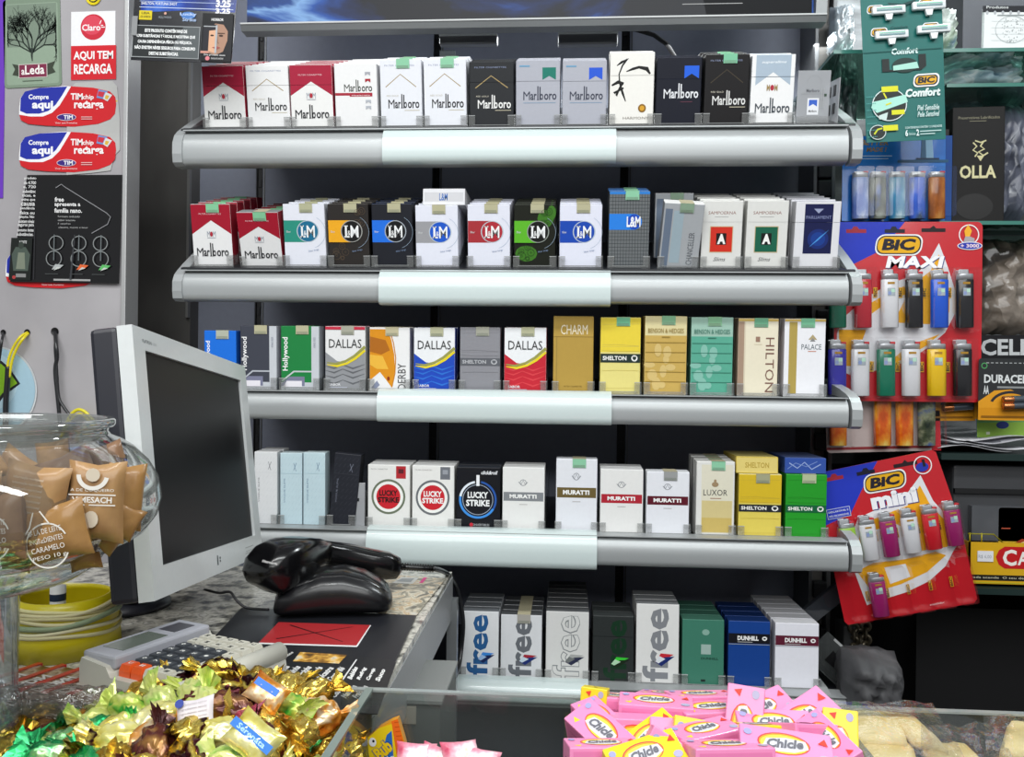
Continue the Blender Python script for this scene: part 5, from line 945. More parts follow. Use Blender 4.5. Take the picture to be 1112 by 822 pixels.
# signs and batteries
mb, g, fin, *_ = card('letter_sign', (1062, 392), (1135, 392), (1062, 364), 1.175, mat('#141418', rough=.3), 'black sign with large white capitals behind the battery packs', 'sign', th=.004)
g.text('CELL', 3, 6, 58, 24, '#c4c6c8', .03); fin()
GB = ramp_mat('blue_to_green_card', [(0, '#1c3c98'), (.5, '#2858b0'), (1, '#86b040')], scale=1, rough=.3)
mb, g, fin, *_ = card('hanging_card', (1061, 475), (1130, 474), (1063, 400), 1.17, paper('#2a50a8'), 'blue and lime green card hanging behind the battery pack', 'card')
g.rect(0, 0, 69, 16, '#8cb448'); g.rect(0, 16, 69, 22, '#6ca868'); g.rect(0, 22, 69, 42, '#3c70a0'); g.ell(28, 13, 7, 4, '#283878', 14); g.rect(10, 3, 14, 6, '#d8e0c8'); fin()
def battery_card(LL, LR, UL, Y, label):
    mb, g, fin, *_ = card('battery_pack', LL, LR, UL, Y, mat('#26282a', rough=.3, coat=.6), label, 'battery pack', lambda w, h: rrect(w, h, 3))
    w, h = math.dist(LL, LR), math.dist(LL, UL); g.rect(0, 0, w, h*.22, '#d08c14'); g.poly([(0, h*.2), (w, h*.2), (w, h*.38), (w*.6, h*.5), (w*.3, h*.48), (0, h*.3)], '#dc9820')
    g.ring(w*.62, h*.22, w*.42, 3, '#2c2c30', 24, 20, 160, h*.26); g.text('DURACELL', 6, h*.6, w*1.0, h*.74, '#d8dcdc', .03); g.rect(w*.35, h*.52, w*.9, h*.55, '#8c9090'); g.ring(6, h*.88, 3.4, 1, '#50a060', 14)
    for i in range(10): g.rect(8+i*5, h*.92, 11+i*5, h*.935, '#a0a4a4')
    g.text('AA', 5, h*.42, 11, h*.56, '#d8dcdc', .03); g.rect(3, 3, w-3, 5, '#8c5c0c')
    o = fin(); return o, w, h
def cell(LL, LR, r, Y, label):
    a, b = at(*LL, Y), at(*LR, Y); mb = MB(); L = (b-a).length; mwt = Matrix.Translation(a) @ (b-a).to_track_quat('Z', 'Y').to_matrix().to_4x4()
    mb.lathe([(0, 0), (r*.9, 0), (r, .001), (r, L*.33)], mat('#b87444', rough=.25, metal=.8), 20); mb.lathe([(r, L*.33), (r, L*.98)], mat('#58606a', rough=.25, metal=.5), 20); mb.lathe([(r, L*.98), (r*.5, L), (r*.4, L), (r*.4, L*1.03), (0, L*1.03)], mat('#c8ccd0', rough=.2, metal=.9), 20)
    o = mb.build('battery', mw=mwt); return tag(o, label, 'battery')
battery_card((1062, 456), (1120, 457), (1067, 389), 1.12, 'black and orange battery pack hanging at the right edge')
battery_card((1058, 455), (1100, 455), (1062, 397), 1.145, 'second black and orange battery pack half behind the front one')
battery_card((1010, 457), (1059, 457), (1012, 400), 1.15, 'battery pack mostly hidden below the large lighter card')
cell((1089, 434), (1122, 433), .0046, 1.112, 'copper-topped battery, upper one on the front pack'); cell((1089, 441), (1122, 440), .0046, 1.112, 'copper-topped battery, lower one on the front pack'); cell((1024, 443), (1056, 441), .005, 1.142, 'battery showing below the large lighter card')
# papers on shelf 4
zp = at(1020, 492, 1.14).z
for i, (x0, x1, r, c) in enumerate(((1018, 1100, 3, '#c8c8cc'), (1030, 1120, -6, '#dcdce0'), (1022, 1090, 9, '#8c8e94'), (1050, 1125, 2, '#d4d4da'), (1040, 1128, -3, '#e6e6ea'))):
    a, b = at(x0, 490, 1.15).x, at(x1, 490, 1.15).x; mb = MB(); n = 10; vs = []; 
    for j in range(n+1):
        for k in range(5): u = j/n; vs.append((a-(a+b)/2+(b-a)*u, k*.05, .0035*i+.004*math.sin(u*5+i)+.008*(k/4)*math.sin(u*3+i*2)+.006))
    mb.raw(vs, [[j*5+k, j*5+k+1, j*5+k+6, j*5+k+5] for j in range(n) for k in range(4)], paper(c), True); o = mb.build('paper_sheet', mw=Matrix.Translation(((a+b)/2, 1.15, zp)) @ Matrix.Rotation(rad(r), 4, 'Z')); md = o.modifiers.new('s', 'SOLIDIFY'); md.thickness = .0006
    tag(o, 'white and grey loose paper in the heap on the dark glass shelf', 'paper', 'papers heaped on the shelf')
# yellow display box
z5 = at(1040, 637, 1.12).z; p, q = at(1052, 636, 1.13), at(1180, 592, 1.13)
yb2 = empty('display_box', Matrix.Translation((p.x, 1.13, z5+.0005)), 'yellow display box with a red oval and white capitals on the lowest glass shelf', 'box'); YL = mat('#d8a818', rough=.35, coat=.4)
w_, h_ = q.x-p.x, q.z-z5; mb = MB(); u = 1.13/F
mb.box(0, 0, 0, w_, .002, h_, YL); mb.box(0, .09, 0, w_, .092, h_*.95, YL); mb.box(0, 0, 0, .002, .09, h_, YL); mb.box(0, 0, 0, w_, .09, .002, YL); g = G(mb, u, u)
g.rect(0, 5, 128, 11, '#1c1a16'); g.text('cada acende  O seu deste preço', 2, 6.5, 78, 9.5, '#d8d4b8', .0); g.ring(64, 29, 34, 0.01, YL, 4); g.poly([(36, 18), (30, 22), (27, 30), (30, 37), (36, 41), (120, 41), (120, 18)], '#c01c20'); g.text('C', 34, 21, 48, 38, '#f0ece4', .03); g.text('AMEL', 49, 22, 86, 36, '#f0ece4', .03); g.rect(0, 2.6, 128, 3.4, '#b8b830'); g.rect(62, 12, 70, 15, '#806010')
mb.build('tray', yb2)
mb = MB(); mb.box(8*u, -.0015, 25*u, 24*u, -.0005, 36*u, '#e4e4e8'); g = G(mb, u, u, y=-.0016); g.text('R$ 6,00', 9, 28, 22, 32, '#a4a8b0', 0); mb.build('price_tag', yb2)
for i, x in enumerate((2, 14)):
    mb = MB(); mb.tube([(x*u, .004, h_), (x*u, .004, 54*u)], .0008, '#c8b818'); mb.build('wire_post', yb2)
mb = MB(); mb.tube([(0, .004, 53*u), (26*u, .004, 53*u), (42*u, .01, 40*u)], .0009, '#8c8418'); mb.build('wire_rail', yb2)
yp = at(1084, 592, 1.15); mb = MB(); ww = at(1150, 592, 1.15).x-yp.x; hh = at(1084, 551, 1.15).z-z5-.004
mb.extrude(rrect(ww, hh, .004), 'y', 0, .02, mat('#d0ac34', rough=.35, coat=.4)); g = G(mb, 1.15/F, 1.15/F, oz=hh-.054)
g.rect(3, 20, 12, 21, '#c05840'); g.poly([(14, 4), (24, 10), (40, 6), (50, 0), (50, -6), (12, -6)], '#a03c20'); g.poly([(18, 4), (28, 8), (36, 4), (30, 0)], '#e8d080'); tag(mb.build('yellow_carton', mw=Matrix.Translation((yp.x, 1.15, z5+.004))), 'rounded yellow carton standing inside the yellow display box', 'carton')
# ------------------------------------------------------------------ lighters and their cards
MTL = mat('#c4c6ca', rough=.3, metal=.55, bump=.1, bscale=400); REDB = mat('#c01c28', rough=.35)
PLAS = {'red': '#c02838', 'white': '#dcdce0', 'black': '#1c1c20', 'blue': '#1c58d0', 'green': '#0e7458', 'yellow': '#ecc010', 'violet': '#3430a0', 'magenta': '#9c2468', 'redl': '#d02430', 'lime': '#98c840'}
def lighter(cx, cy0, cy1, wpx, col, Y, label, group, rot=0.0, pic=None, hood=.22):
    """cy0 top, cy1 bottom in the photograph; rot about the view axis"""
    top, bot = at(cx+ (0 if not rot else (cy1-cy0)*-math.sin(rot)*.5), cy0, Y), at(cx+(0 if not rot else (cy1-cy0)*math.sin(rot)*.5), cy1, Y)
    L = (top-bot).length; w = wpx*Y/F; a = math.atan2((top-bot).x, (top-bot).z)
    t = empty('lighter', Matrix.Translation(bot) @ Matrix.Rotation(a, 4, 'Y'), label, 'lighter', group); d = w*.5
    def ov(z, sx=1, sy=1, n=20, x=0): return [(x+w/2*sx*math.copysign(abs(math.cos(q))**.8, math.cos(q)), d/2*sy*math.copysign(abs(math.sin(q))**.8, math.sin(q)), z) for q in [2*math.pi*i/n for i in range(n)]]
    hz = L*(1-hood); mb = MB(); m = pic or mat(PLAS[col], rough=.25, coat=.6)
    mb.loft([ov(0, .9, .9), ov(L*.012), ov(hz*.985), ov(hz, .95, .95)], m); recalc(mb.build('body', t))
    mb = MB(); mb.loft([ov(hz, .94, .94), ov(hz+L*.09, .94, .94), ov(hz+L*.10, .9, .9)], MTL); mb.box(-w*.42, -d*.42, hz+L*.09, w*.12, -d*.36, L, MTL, .0004); mb.box(-w*.42, d*.36, hz+L*.09, w*.12, d*.42, L, MTL, .0004); mb.box(-w*.44, -d*.40, hz+L*.09, -w*.36, d*.40, L*.985, MTL, .0004); recalc(mb.build('metal_hood', t))
    mb = MB(); mb.lathe([(0, -d*.3), (w*.17, -d*.3), (w*.19, 0), (w*.17, d*.3), (0, d*.3)], mat('#8c8e90', rough=.4, metal=.8), 14, mw=Matrix.Translation((w*.02, 0, L*.945)) @ Matrix.Rotation(math.pi/2, 4, 'X')); mb.build('spark_wheel', t)
    mb = MB(); mb.box(w*.16, -d*.3, hz+L*.09, w*.46, d*.3, hz+L*.135, REDB, .0006); mb.build('button', t)
    if not pic:
        mb = MB(); mb.box(-w*.20, -d/2-.0004, hz*.66, w*.22, -d/2+.0001, hz*.82, mat('#c8d4dc', rough=.15, metal=.4, var=.3, bscale=300)); g = G(mb, w/20, w/20, y=-d/2-.0004, ox=-w/2, oz=hz*.66); g.rect(6.5, 1, 10, 5, '#8c9cc8'); g.rect(10, 4, 14, 8, '#b8e0c8'); mb.box(-w*.2, -d/2-.0003, hz*.9, w*.2, -d/2+.0001, hz*.945, '#b08428'); mb.build('sticker', t)
    return t
BLI = clear('blister_clear', tint='#ffffff', diff=.0, gloss=.025, edge=.35)
def blister(x0, x1, y0, y1, m4, wp, hp, parent, Yd, cell=None, W=None):
    pass
# upper large card
LL, LR, UL = (905, 435), (1065, 437), (908, 241)
RED = mat('#c4202a', rough=.25, coat=.7)
mb, g, fin, m4, wp, hp = card('lighter_card', LL, LR, UL, 1.125, RED, 'red and blue blister card holding two rows of large lighters', 'lighter card', lambda w, h: rrect(w, h, 6), th=.001)
g.poly([(0, hp-4), (4, hp), (76, hp), (52, hp-30), (22, hp-45), (0, hp-54)], '#2438b8')
for x in (22, 64): g.poly([(x-10, hp-12), (x+12, hp-12), (x+12, hp-8), (x+4, hp-8), (x+2, hp-5), (x-2, hp-5), (x-4, hp-8), (x-10, hp-8)], '#a02838' if x < 50 else '#20202c')
g.poly([(94, hp-11), (120, hp-11), (120, hp-7), (110, hp-7), (107, hp-4), (103, hp-7), (94, hp-7)], '#281c20')
g.poly([(0, 150), (6, 146), (0, 141)], '#d0283a')
# yellow flame with white edge behind the lighters
M1 = lambda P: [(x-905, 435-y) for x, y in P]
g.poly(M1([(1018, 264), (1007, 284), (993, 298), (965, 308), (938, 324), (915, 345), (908, 362), (908, 400), (925, 408), (950, 402), (985, 392), (1008, 376), (1026, 360), (1036, 340), (1036, 315), (1028, 290)]), '#dedee2')
g.poly(M1([(1018, 276), (1009, 294), (994, 306), (968, 315), (946, 328), (930, 345), (935, 352), (975, 350), (1020, 352), (1030, 338), (1030, 316), (1024, 296)]), '#e8a81c')
g.poly(M1([(930, 352), (960, 330), (985, 318), (972, 345), (950, 356)]), '#e4e4e8'); g.poly(M1([(910, 358), (940, 358), (925, 398), (911, 396)]), '#e8a81c'); g.poly(M1([(960, 398), (985, 375), (1020, 362), (1006, 374), (984, 388)]), '#e8a81c')
def biclogo(g, x, y, w, h, sc=1):
    o = rrect(w, h, h*.4); o2 = rrect(w-2.4*sc, h-2.4*sc, h*.38); sk = lambda P, dx, dy: [(x+dx+a+(b)*.15, y+dy+b) for a, b in P]
    g.poly(sk(rrect(w+3*sc, h+3*sc, h*.45), -1.7*sc, -1.5*sc), '#ececec'); g.poly(sk(o, 0, 0), '#20202a'); g.poly(sk(o2, 1.2*sc, 1.2*sc), '#e4ac1c'); g.text('BiC', x+w*.14, y+h*.2, x+w*.92, y+h*.84, '#22202c', .05, .15)
biclogo(g, 44, hp-35, 48, 20); g.text('MAXI', 56, hp-50.6, 120, hp-37.6, '#3c4880', .05, .15); g.text('MAXI', 55, hp-50, 119, hp-37, '#f2f2f4', .045, .15)
g.ring(145, hp-14, 11, 1.2, '#f0e8e8', 28); g.poly([(141, hp-16), (146, hp-16), (148, hp-10), (144, hp-3), (140, hp-10)], '#f0b030'); g.poly([(139, hp-22), (151, hp-22), (151, hp-18), (146, hp-16), (141, hp-16)], '#a8a4a8'); g.ell(146, hp-26, 13.5, 4.4, '#e4e4ea', 24); g.ell(146, hp-26, 12.5, 3.6, '#2838a8', 24); g.text('+ 3000', 136, hp-28, 156, hp-24, '#f0d8dc', .03)
for x in (45, 72, 98, 125): g.rect(x-3, 112, x+1.5, 123, '#e4ac1c'); g.text('BIC', x-2.4, 113, x+1, 122, '#1c1c24', .04, 0, 90)
for x in (42, 70, 96, 124): g.rect(x-3, 32, x+1.5, 43, '#e4ac1c'); g.text('BIC', x-2.4, 33, x+1, 42, '#1c1c24', .04, 0, 90)
mx = fin()
def blister_for(cardo, centers, y0, y1, Wb, d, sx, sz, pad=2):
    for (x, a, b) in centers:
        mb = MB(); w = Wb; P = rrect(w*sx, (b-a)*sz, 2.5*sx); n = len(P); c = (w*sx/2, (b-a)*sz/2); I = [(c[0]+(p[0]-c[0])*.9, c[1]+(p[1]-c[1])*.96) for p in P]
        vs = [(p[0]+(x-w/2)*sx, -.0003, p[1]+a*sz) for p in P]+[(p[0]+(x-w/2)*sx, -d, p[1]+a*sz) for p in I]
        mb.raw(vs, [[k, (k+1) % n, (k+1) % n+n, k+n] for k in range(n)]+[[k+n for k in range(n)]], BLI, False); mb.build('blister', cardo)
sx = (at(*LR, 1.125)-at(*LL, 1.125)).length/wp
gA, gB = 'large lighters in the upper row', 'large lighters in the lower row'
for x, c, n in ((909.5, 'green', 'green lighter mostly hidden by the shelf end cap, upper row of the large card'), (937, 'red', 'red lighter in the upper row of the large card'), (966, 'white', 'white lighter in the upper row of the large card'), (992.5, 'black', 'black lighter between the white and blue ones, upper row of the large card'), (1020, 'blue', 'bright blue lighter in the upper row of the large card'), (1047.5, 'black', 'black lighter at the right end of the upper row of the large card')): lighter(x, 293, 356, 18, c, 1.117, n, None, hood=.17)
for x, c, n in ((909, 'violet', 'violet-blue lighter at the left of the lower row, large card'), (934, 'white', 'white lighter beside the violet-blue one, lower row of the large card'), (962, 'green', 'green lighter in the lower row of the large card'), (989, 'white', 'white lighter between the green and yellow ones, large card'), (1017, 'yellow', 'yellow lighter in the lower row of the large card'), (1045, 'black', 'black lighter at the right end of the lower row, large card')): lighter(x, 369, 430, 19, c, 1.117, n, None, hood=.17)
blister_for(mx, [(x-905.5, 78, 150) for x in (909.5, 937, 966, 992.5, 1020, 1047.5)], 0, 0, 24, .016, sx, sx); blister_for(mx, [(x-905.5, 3, 72) for x in (909, 934, 962, 989, 1017, 1045)], 0, 0, 24, .016, sx, sx)
# small tilted card
LL, LR, UL = (918, 679), (1062, 654), (897, 510)
mb, g, fin, m4, wp, hp = card('lighter_card', LL, LR, UL, 1.09, RED, 'tilted red and blue blister card with small lighters, half empty', 'lighter card', lambda w, h: [(0, 4), (3, 0), (w-4, 0), (w, 4), (w-2, 92), (w-12, h-3), (w-16, h), (4, h-2), (-2, h-6)], th=.001)
g.poly([(-2, hp-6), (4, hp-2), (70, hp-1), (46, hp-30), (30, hp-52), (0, hp-60)], '#2438b8')
for x in (20, 55): g.poly([(x-10, hp-13), (x+10, hp-13), (x+10, hp-9), (x+4, hp-9), (x+2, hp-6), (x-2, hp-6), (x-4, hp-9), (x-10, hp-9)], '#a02838' if x < 40 else '#1c1c30')
g.poly([(86, hp-12), (112, hp-12), (112, hp-8), (102, hp-8), (99, hp-5), (96, hp-8), (86, hp-8)], '#281c20'); g.poly([(2, hp-14), (8, hp-19), (2, hp-25)], '#d0283a')
def M2(P):
    ax, ay = (LR[0]-LL[0])/wp, (LR[1]-LL[1])/wp; return [((x-LL[0])*ax+(y-LL[1])*ay, (x-LL[0])*ay-(y-LL[1])*ax) for x, y in P]
g.poly(M2([(1004, 516), (985, 541), (960, 551), (935, 562), (924, 590), (930, 622), (942, 657), (962, 650), (985, 643), (1010, 631), (1028, 615), (1038, 597), (1047, 585), (1031, 560), (1017, 544)]), '#e0e0e4')
g.poly(M2([(1003, 527), (989, 549), (962, 559), (938, 569), (934, 594), (960, 596), (990, 600), (1030, 594), (1040, 586), (1028, 564), (1014, 549)]), '#eaa81c'); g.poly(M2([(945, 578), (975, 568), (1000, 582), (985, 602), (950, 606)]), '#e2e2e6')
g.poly(M2([(932, 620), (950, 611), (985, 607), (1018, 599), (1029, 603), (1008, 621), (980, 634), (960, 640), (946, 640)]), '#eaa81c'); g.poly(M2([(962, 616), (985, 612), (990, 626), (968, 634)]), '#e2e2e6')
biclogo(g, 50, hp-33, 44, 18); g.text('mini', 55, hp-53, 106, hp-36, '#3c3c80', .06); g.text('mini', 54, hp-52, 105, hp-35, '#f2f2f6', .055)
g.ring(120-3, hp-14, 10, 1.2, '#f0e8e8', 28); g.ell(116, hp-16, 7, 5, '#2838a8', 16); g.rect(117, hp-16, 120, hp-8, '#202028'); g.rect(4, hp-54, 30, hp-43, '#c8ccd8'); g.rect(4.6, hp-53.4, 29.4, hp-43.6, '#2438b8'); g.text('DESCARTÁVEL E', 6, hp-47.5, 28, hp-45, '#d8dce4', .02); g.text('NÃO RECARREGÁVEL', 6, hp-52, 28, hp-49.5, '#d8dce4', .02)
for x in (51, 74, 98, 121): g.rect(x-1, 84, x+2.5, 95, '#e4ac1c'); g.text('BIC', x-.6, 84.6, x+2.1, 94.4, '#1c1c24', .04, 0, 90)
for x in (29, 51, 74, 98, 121): g.rect(x-1, 22, x+2.5, 33, '#e4ac1c'); g.text('BIC', x-.6, 22.6, x+2.1, 32.4, '#1c1c24', .04, 0, 90)
g.text('acendedor', 94, 6, 110, 8, '#f0e0e0', 0); mini = fin()
sx = (at(*LR, 1.09)-at(*LL, 1.09)).length/wp
ro = math.atan2(25, 144)
def onc(u, v):   # card units -> photo pixels
    ax, ay = (LR[0]-LL[0])/wp, (LR[1]-LL[1])/wp; return (LL[0]+u*ax+v*(ay), LL[1]+u*ay-v*(ax))
for u, c, n in ((19, 'lime', 'lime green small lighter behind the shelf end cap, tilted card'), (41, 'white', 'white small lighter nearest the shelf end on the tilted card'), (63.5, 'magenta', 'magenta small lighter between two white ones, tilted card'), (87, 'white', 'white small lighter in the middle of the tilted card'), (110, 'redl', 'red small lighter on the tilted card'), (134, 'magenta', 'magenta small lighter at the right end of the tilted card')):
    a, b = onc(u, 114), onc(u, 65); cx = (a[0]+b[0])/2; lighter(cx, a[1], b[1], 17, c, 1.082, n, None, rot=.15, hood=.2)
a, b = onc(41, 51), onc(41, 3); lighter((a[0]+b[0])/2, a[1], b[1], 17, 'magenta', 1.082, 'magenta small lighter alone in the lower row of the tilted card', None, rot=.15, hood=.2)
blister_for(mini, [(u, 63, 117) for u in (19, 41, 63.5, 87, 110, 134)], 0, 0, 19, .015, sx, sx); blister_for(mini, [(u, 2, 57) for u in (19, 41, 63.5, 87, 110, 134)], 0, 0, 19, .015, sx, sx)
# sunset lighters below the large card
mb, g, fin, *_ = card('lighter_card', (898, 492), (1022, 489), (898, 432), 1.15, mat('#c4b4b0', rough=.25, coat=.5), 'clear card with picture lighters hanging below the large red card', 'lighter card', lambda w, h: rrect(w, h, 4))
g.rect(114, 0, 124, 58, '#c02430'); g.rect(0, 3, 116, 6, '#98383c'); g.rect(0, 48, 40, 60, '#a03038'); sc3 = fin(); LLs = (898, 492)
SUN = ramp_mat('sunset_picture', [(.3, '#8c2c10'), (.45, '#d85c18'), (.55, '#f0a030'), (.62, '#f8d870'), (.75, '#c04818')], scale=30, rough=.2, coat=.7, stretch=(1, 1, .6)); FOR_ = ramp_mat('forest_picture', [(.3, '#182418'), (.45, '#48503c'), (.55, '#888c70'), (.65, '#3c5c98'), (.8, '#202c20')], scale=50, rough=.2, coat=.7)
for i, (x, m, n) in enumerate(((910, SUN, 'sunset picture lighter half behind the shelf end cap'), (958, SUN, 'orange sunset picture lighter, left one right of the end cap'), (982, SUN, 'orange sunset picture lighter next to the dark forest one'), (1006, FOR_, 'dark forest picture lighter below the large red card'))): lighter(x, 425, 484, 18, 'red', 1.142, n, None, pic=m, hood=.1)
sx = 1.15/F; blister_for(sc3, [(x-898, 5, 56) for x in (910, 934, 958, 982, 1006)], 0, 0, 23, .016, sx, sx)
# blue tower card
mb, g, fin, *_ = card('lighter_card', (914, 240), (1033, 240), (912, 148), 1.15, ramp_mat('sky_print', [(.3, '#1458a8'), (.5, '#2070c4'), (.7, '#3c88d4')], scale=12, rough=.25, coat=.6), 'blue sky-printed card holding five picture lighters above the large red card', 'lighter card')
g.text('BETTER', 20, 82, 50, 88, '#a08040', .03, .2); g.text('MADE !', 26, 75, 48, 80, '#a08040', .03, .2); g.rect(6, 70, 54, 70.8, '#c0d4e8'); g.rect(6, 67, 50, 67.8, '#c0d4e8'); g.rect(112, 0, 119, 92, '#184890'); g.poly([(85, 68), (99, 68), (97, 92), (86, 92)], '#88b0cc'); g.poly([(85, 68), (91, 68), (90, 92), (86, 92)], '#386080'); g.rect(80, 65, 105, 68, '#1c3450'); g.rect(60, 63, 115, 66, '#2a5878'); g.rect(0, 76, 8, 92, '#185090'); bl = fin()
pics = [ramp_mat('tower_picture_%d' % i, st, scale=30, rough=.2, coat=.7, stretch=(1.5, 1, .6)) for i, st in enumerate(([(.35, '#2c48a8'), (.5, '#7c94d0'), (.6, '#c0cce4'), (.7, '#5c5868')], [(.35, '#3c68b8'), (.48, '#4c5048'), (.6, '#8c9488'), (.75, '#3c4844')], [(.35, '#1c5c9c'), (.5, '#3c84a8'), (.6, '#a4c0c8'), (.75, '#3c5c54')], [(.35, '#1c3cb0'), (.5, '#4068c8'), (.6, '#485868'), (.75, '#90a8d0')], [(.35, '#5c3018'), (.5, '#a86028'), (.62, '#c89048'), (.8, '#34201c')]))]
for i, x in enumerate((934, 953, 974, 996, 1017)): lighter(x, 187, 238, 17, 'red', 1.142, ['violet-blue picture lighter, leftmost on the blue card', 'grey tower picture lighter, second on the blue card', 'sea-blue picture lighter in the middle of the blue card', 'deep blue skyline picture lighter, fourth on the blue card', 'brown picture lighter at the right end of the blue card'][i], None, pic=pics[i], hood=.12)
sx = 1.15/F; blister_for(bl, [(x-914, 2, 56) for x in (934, 953, 974, 996, 1017)], 0, 0, 20, .016, sx, sx)
# razor card
TEAL = mat('#046660', rough=.45, coat=.1, spec=.3)
mb, g, fin, m4, wp, hp = card('razor_card', (941, 155), (1027, 150), (931, -6), 1.08, TEAL, 'teal razor card with four white razors and a long printed flap', 'razor card', lambda w, h: [(0, 0), (w, -1), (w+2, h-40), (w+2, h), (0, h)])
S = lambda y: 155-y
for (x, y) in ((1, 11), (57, 8), (4, 36), (60, 34)): biclogo(g, x+6, S(y)-4, 16, 7.5, .6)
g.text('Comfort', 31, S(62), 60, S(55), '#d4ecea', .04, .15); g.text('Comfort', 31, S(34), 50, S(31), '#104c4c', .02, .15); g.rect(0, S(58)-.3, 86, S(57.5), '#085450')
g.poly([(20, S(80)), (20, S(66)), (28, S(66)), (28, S(78)), (60, S(78)), (60, S(63)), (68, S(63)), (68, S(76)), (62, S(80))], '#101c1c'); g.ell(45, S(74), 14, 8, '#14302c', 20); g.poly([(32, S(79)), (32, S(74)), (58, S(71)), (60, S(78))], '#a8dccc')
biclogo(g, 54, S(96)-1, 25, 11); g.text('Comfort', 44, S(109), 82, S(100), '#e0f0ee', .045, .15); g.text('Piel Sensible', 56, S(124), 80, S(118), '#c8e0de', .02, .3); g.text('Pele Sensível', 56, S(131), 80, S(125), '#c8e0de', .02, .3)
g.text('CONTENIDO/CONTÉM 12 UNIDADES', 42, S(143), 82, S(140), '#c0dcda', .02); g.text('6', 42, S(151), 45, S(144), '#e0f0ee', .03); g.text('2', 54, S(151), 57, S(144), '#e0f0ee', .03); g.text('lâminas', 46, S(150), 53, S(147), '#c0dcda', 0); g.rect(58, S(147), 81, S(146), '#c0dcda'); g.rect(58, S(150), 74, S(149), '#c0dcda')
g.ell(26, S(116), 19, 17.5, '#e0eeee', 32); g.ell(26, S(116), 18, 16.6, '#1c2422', 32); g.poly([(6, S(118)), (8, S(112)), (44, S(106)), (46, S(114)), (12, S(124))], '#a8e0d0'); g.poly([(14, S(127)), (24, S(124)), (22, S(132)), (14, S(131))], '#c8dcd8'); g.rect(18, S(102), 36, S(96), '#d8d820'); g.rect(28, S(127), 42, S(122), '#d8d820'); g.line([(20, S(103)), (23, S(109))], 1.6, '#d8d820'); g.line([(22, S(116)), (28, S(114))], 1.6, '#d8d820')
g.ell(12, S(145), 9, 8, '#d0e0de', 24); g.ell(12, S(145), 8.2, 7.2, '#1c2422', 24); g.line([(8, S(147)), (12, S(142)), (17, S(141))], 1.8, '#c8d020'); g.rect(18, S(144), 34, S(138), '#d8d820')
for i in range(6):
    for j in range(7): g.rect(1+i*1.8, S(150)+j*7.2, 2+i*1.8, S(149.2)+j*7.2, '#4ca09c'); g.L -= 1
g.L += 1; g.poly([(28, 153-4), (44, 153-6), (60, 155-4), (58, 155-7), (44, 155-11), (30, 155-8)], '#083c3c'); rz = fin()
for i, (u, v) in enumerate(((27, S(18)), (68, S(16)), (29, S(44)), (72, S(41)))):
    mb = MB(); s_ = 1.08/F; mm_ = m4 @ Matrix.Translation((u*s_, -.004, v*s_)); WR = mat('#e0e6e8', rough=.25, coat=.5)
    t = empty('razor', mm_, ['white disposable razor, upper left on the teal card', 'white disposable razor, upper right on the teal card', 'white disposable razor, lower left on the teal card', 'white disposable razor, lower right on the teal card'][i], 'razor')
    mb.box(-17*s_, -.003, -4*s_, 17*s_, .003, 4.4*s_, WR, .0015, 3); mb.box(-13*s_, -.0036, -1.2*s_, 13*s_, -.0028, .6*s_, mat('#50686c', rough=.2, metal=.6)); mb.box(-13*s_, -.0036, 1.4*s_, 13*s_, -.0028, 2.6*s_, '#98d8c0'); mb.build('head', t)
    mb = MB(); mb.loft([[(a*4*s_, b, -4*s_) for a, b in ((-1, -.002), (1, -.002), (1, .002), (-1, .002))], [(a*2.6*s_, b, -10*s_) for a, b in ((-1, -.002), (1, -.002), (1, .002), (-1, .002))]], WR, False); mb.build('handle', t)
# lower right odds and ends
def strip(pts, w, th, m, name, label, cat, Y): 
    mb = MB(); a, b = at(*pts[0], Y), at(*pts[1], Y); t = (b-a).normalized(); n = Vector((-t.z, 0, t.x))*w/2; q = [a+n, b+n, b-n, a-n]; mb.extrude([(v.x, v.z) for v in q], 'y', Y, Y+th, m); return tag(mb.build(name), label, cat)
strip(((876, 672), (916, 640)), .022, .01, clear('smoky_strip', tint='#888c94', diff=.45, dcol='#5c6068'), 'plastic_strip', 'smoky clear plastic strip slanting up right of the lowest packs', 'strip', 1.13)
CT = clear('clear_tray', tint='#d8dcdc', diff=.25, dcol='#7c8080', gloss=.15, edge=.6)
tr = empty('empty_clear_tray', Matrix.Translation(at(905, 716, 1.11)) @ Matrix.Rotation(rad(42), 4, 'Y'), 'empty clear plastic tray tipped over at the right end of the lowest shelf', 'tray')
mb = MB(); mb.box(-.03, 0, -.02, .03, .001, .022, CT); mb.box(-.008, -.0006, -.008, .008, -.0002, .008, BLACKM); mb.build('tray_panel', tr)
mb = MB(); mb.box(-.03, -.03, -.021, .03, 0, -.02, CT); mb.box(.029, -.03, -.02, .03, 0, .022, CT); mb.box(-.03, -.0305, .019, .03, -.029, .022, '#9c9e9e'); mb.build('tray_rim', tr)
for x, y, l in ((927, 690, 'left'), (934, 696, 'middle'), (940, 688, 'right')):
    mb = MB()
    for k in range(4): mb.lathe([(.003*math.cos(a)+.006, .0025*math.sin(a)) for a in [2*math.pi*i/10 for i in range(11)]], mat('#6c6454', rough=.3, metal=.8), 16, mw=Matrix.Translation(at(x, y-8+k*7, 1.2)) @ Matrix.Rotation(k*1.3, 4, 'Z') @ Matrix.Rotation(math.pi/2, 4, 'X'))
    tag(mb.build('metal_rings'), 'dull brass rings hanging under the tilted card, %s strand' % l, 'rings')
mb = MB(); a = at(916, 700, 1.2); b = at(930, 700, 1.2); mb.box(a.x, 1.2, .0, b.x, 1.24, at(920, 680, 1.2).z, mat('#3c3d3e', rough=.5), .002); tag(mb.build('dark_upright'), 'short dark metal upright right of the lowest shelf', 'upright')
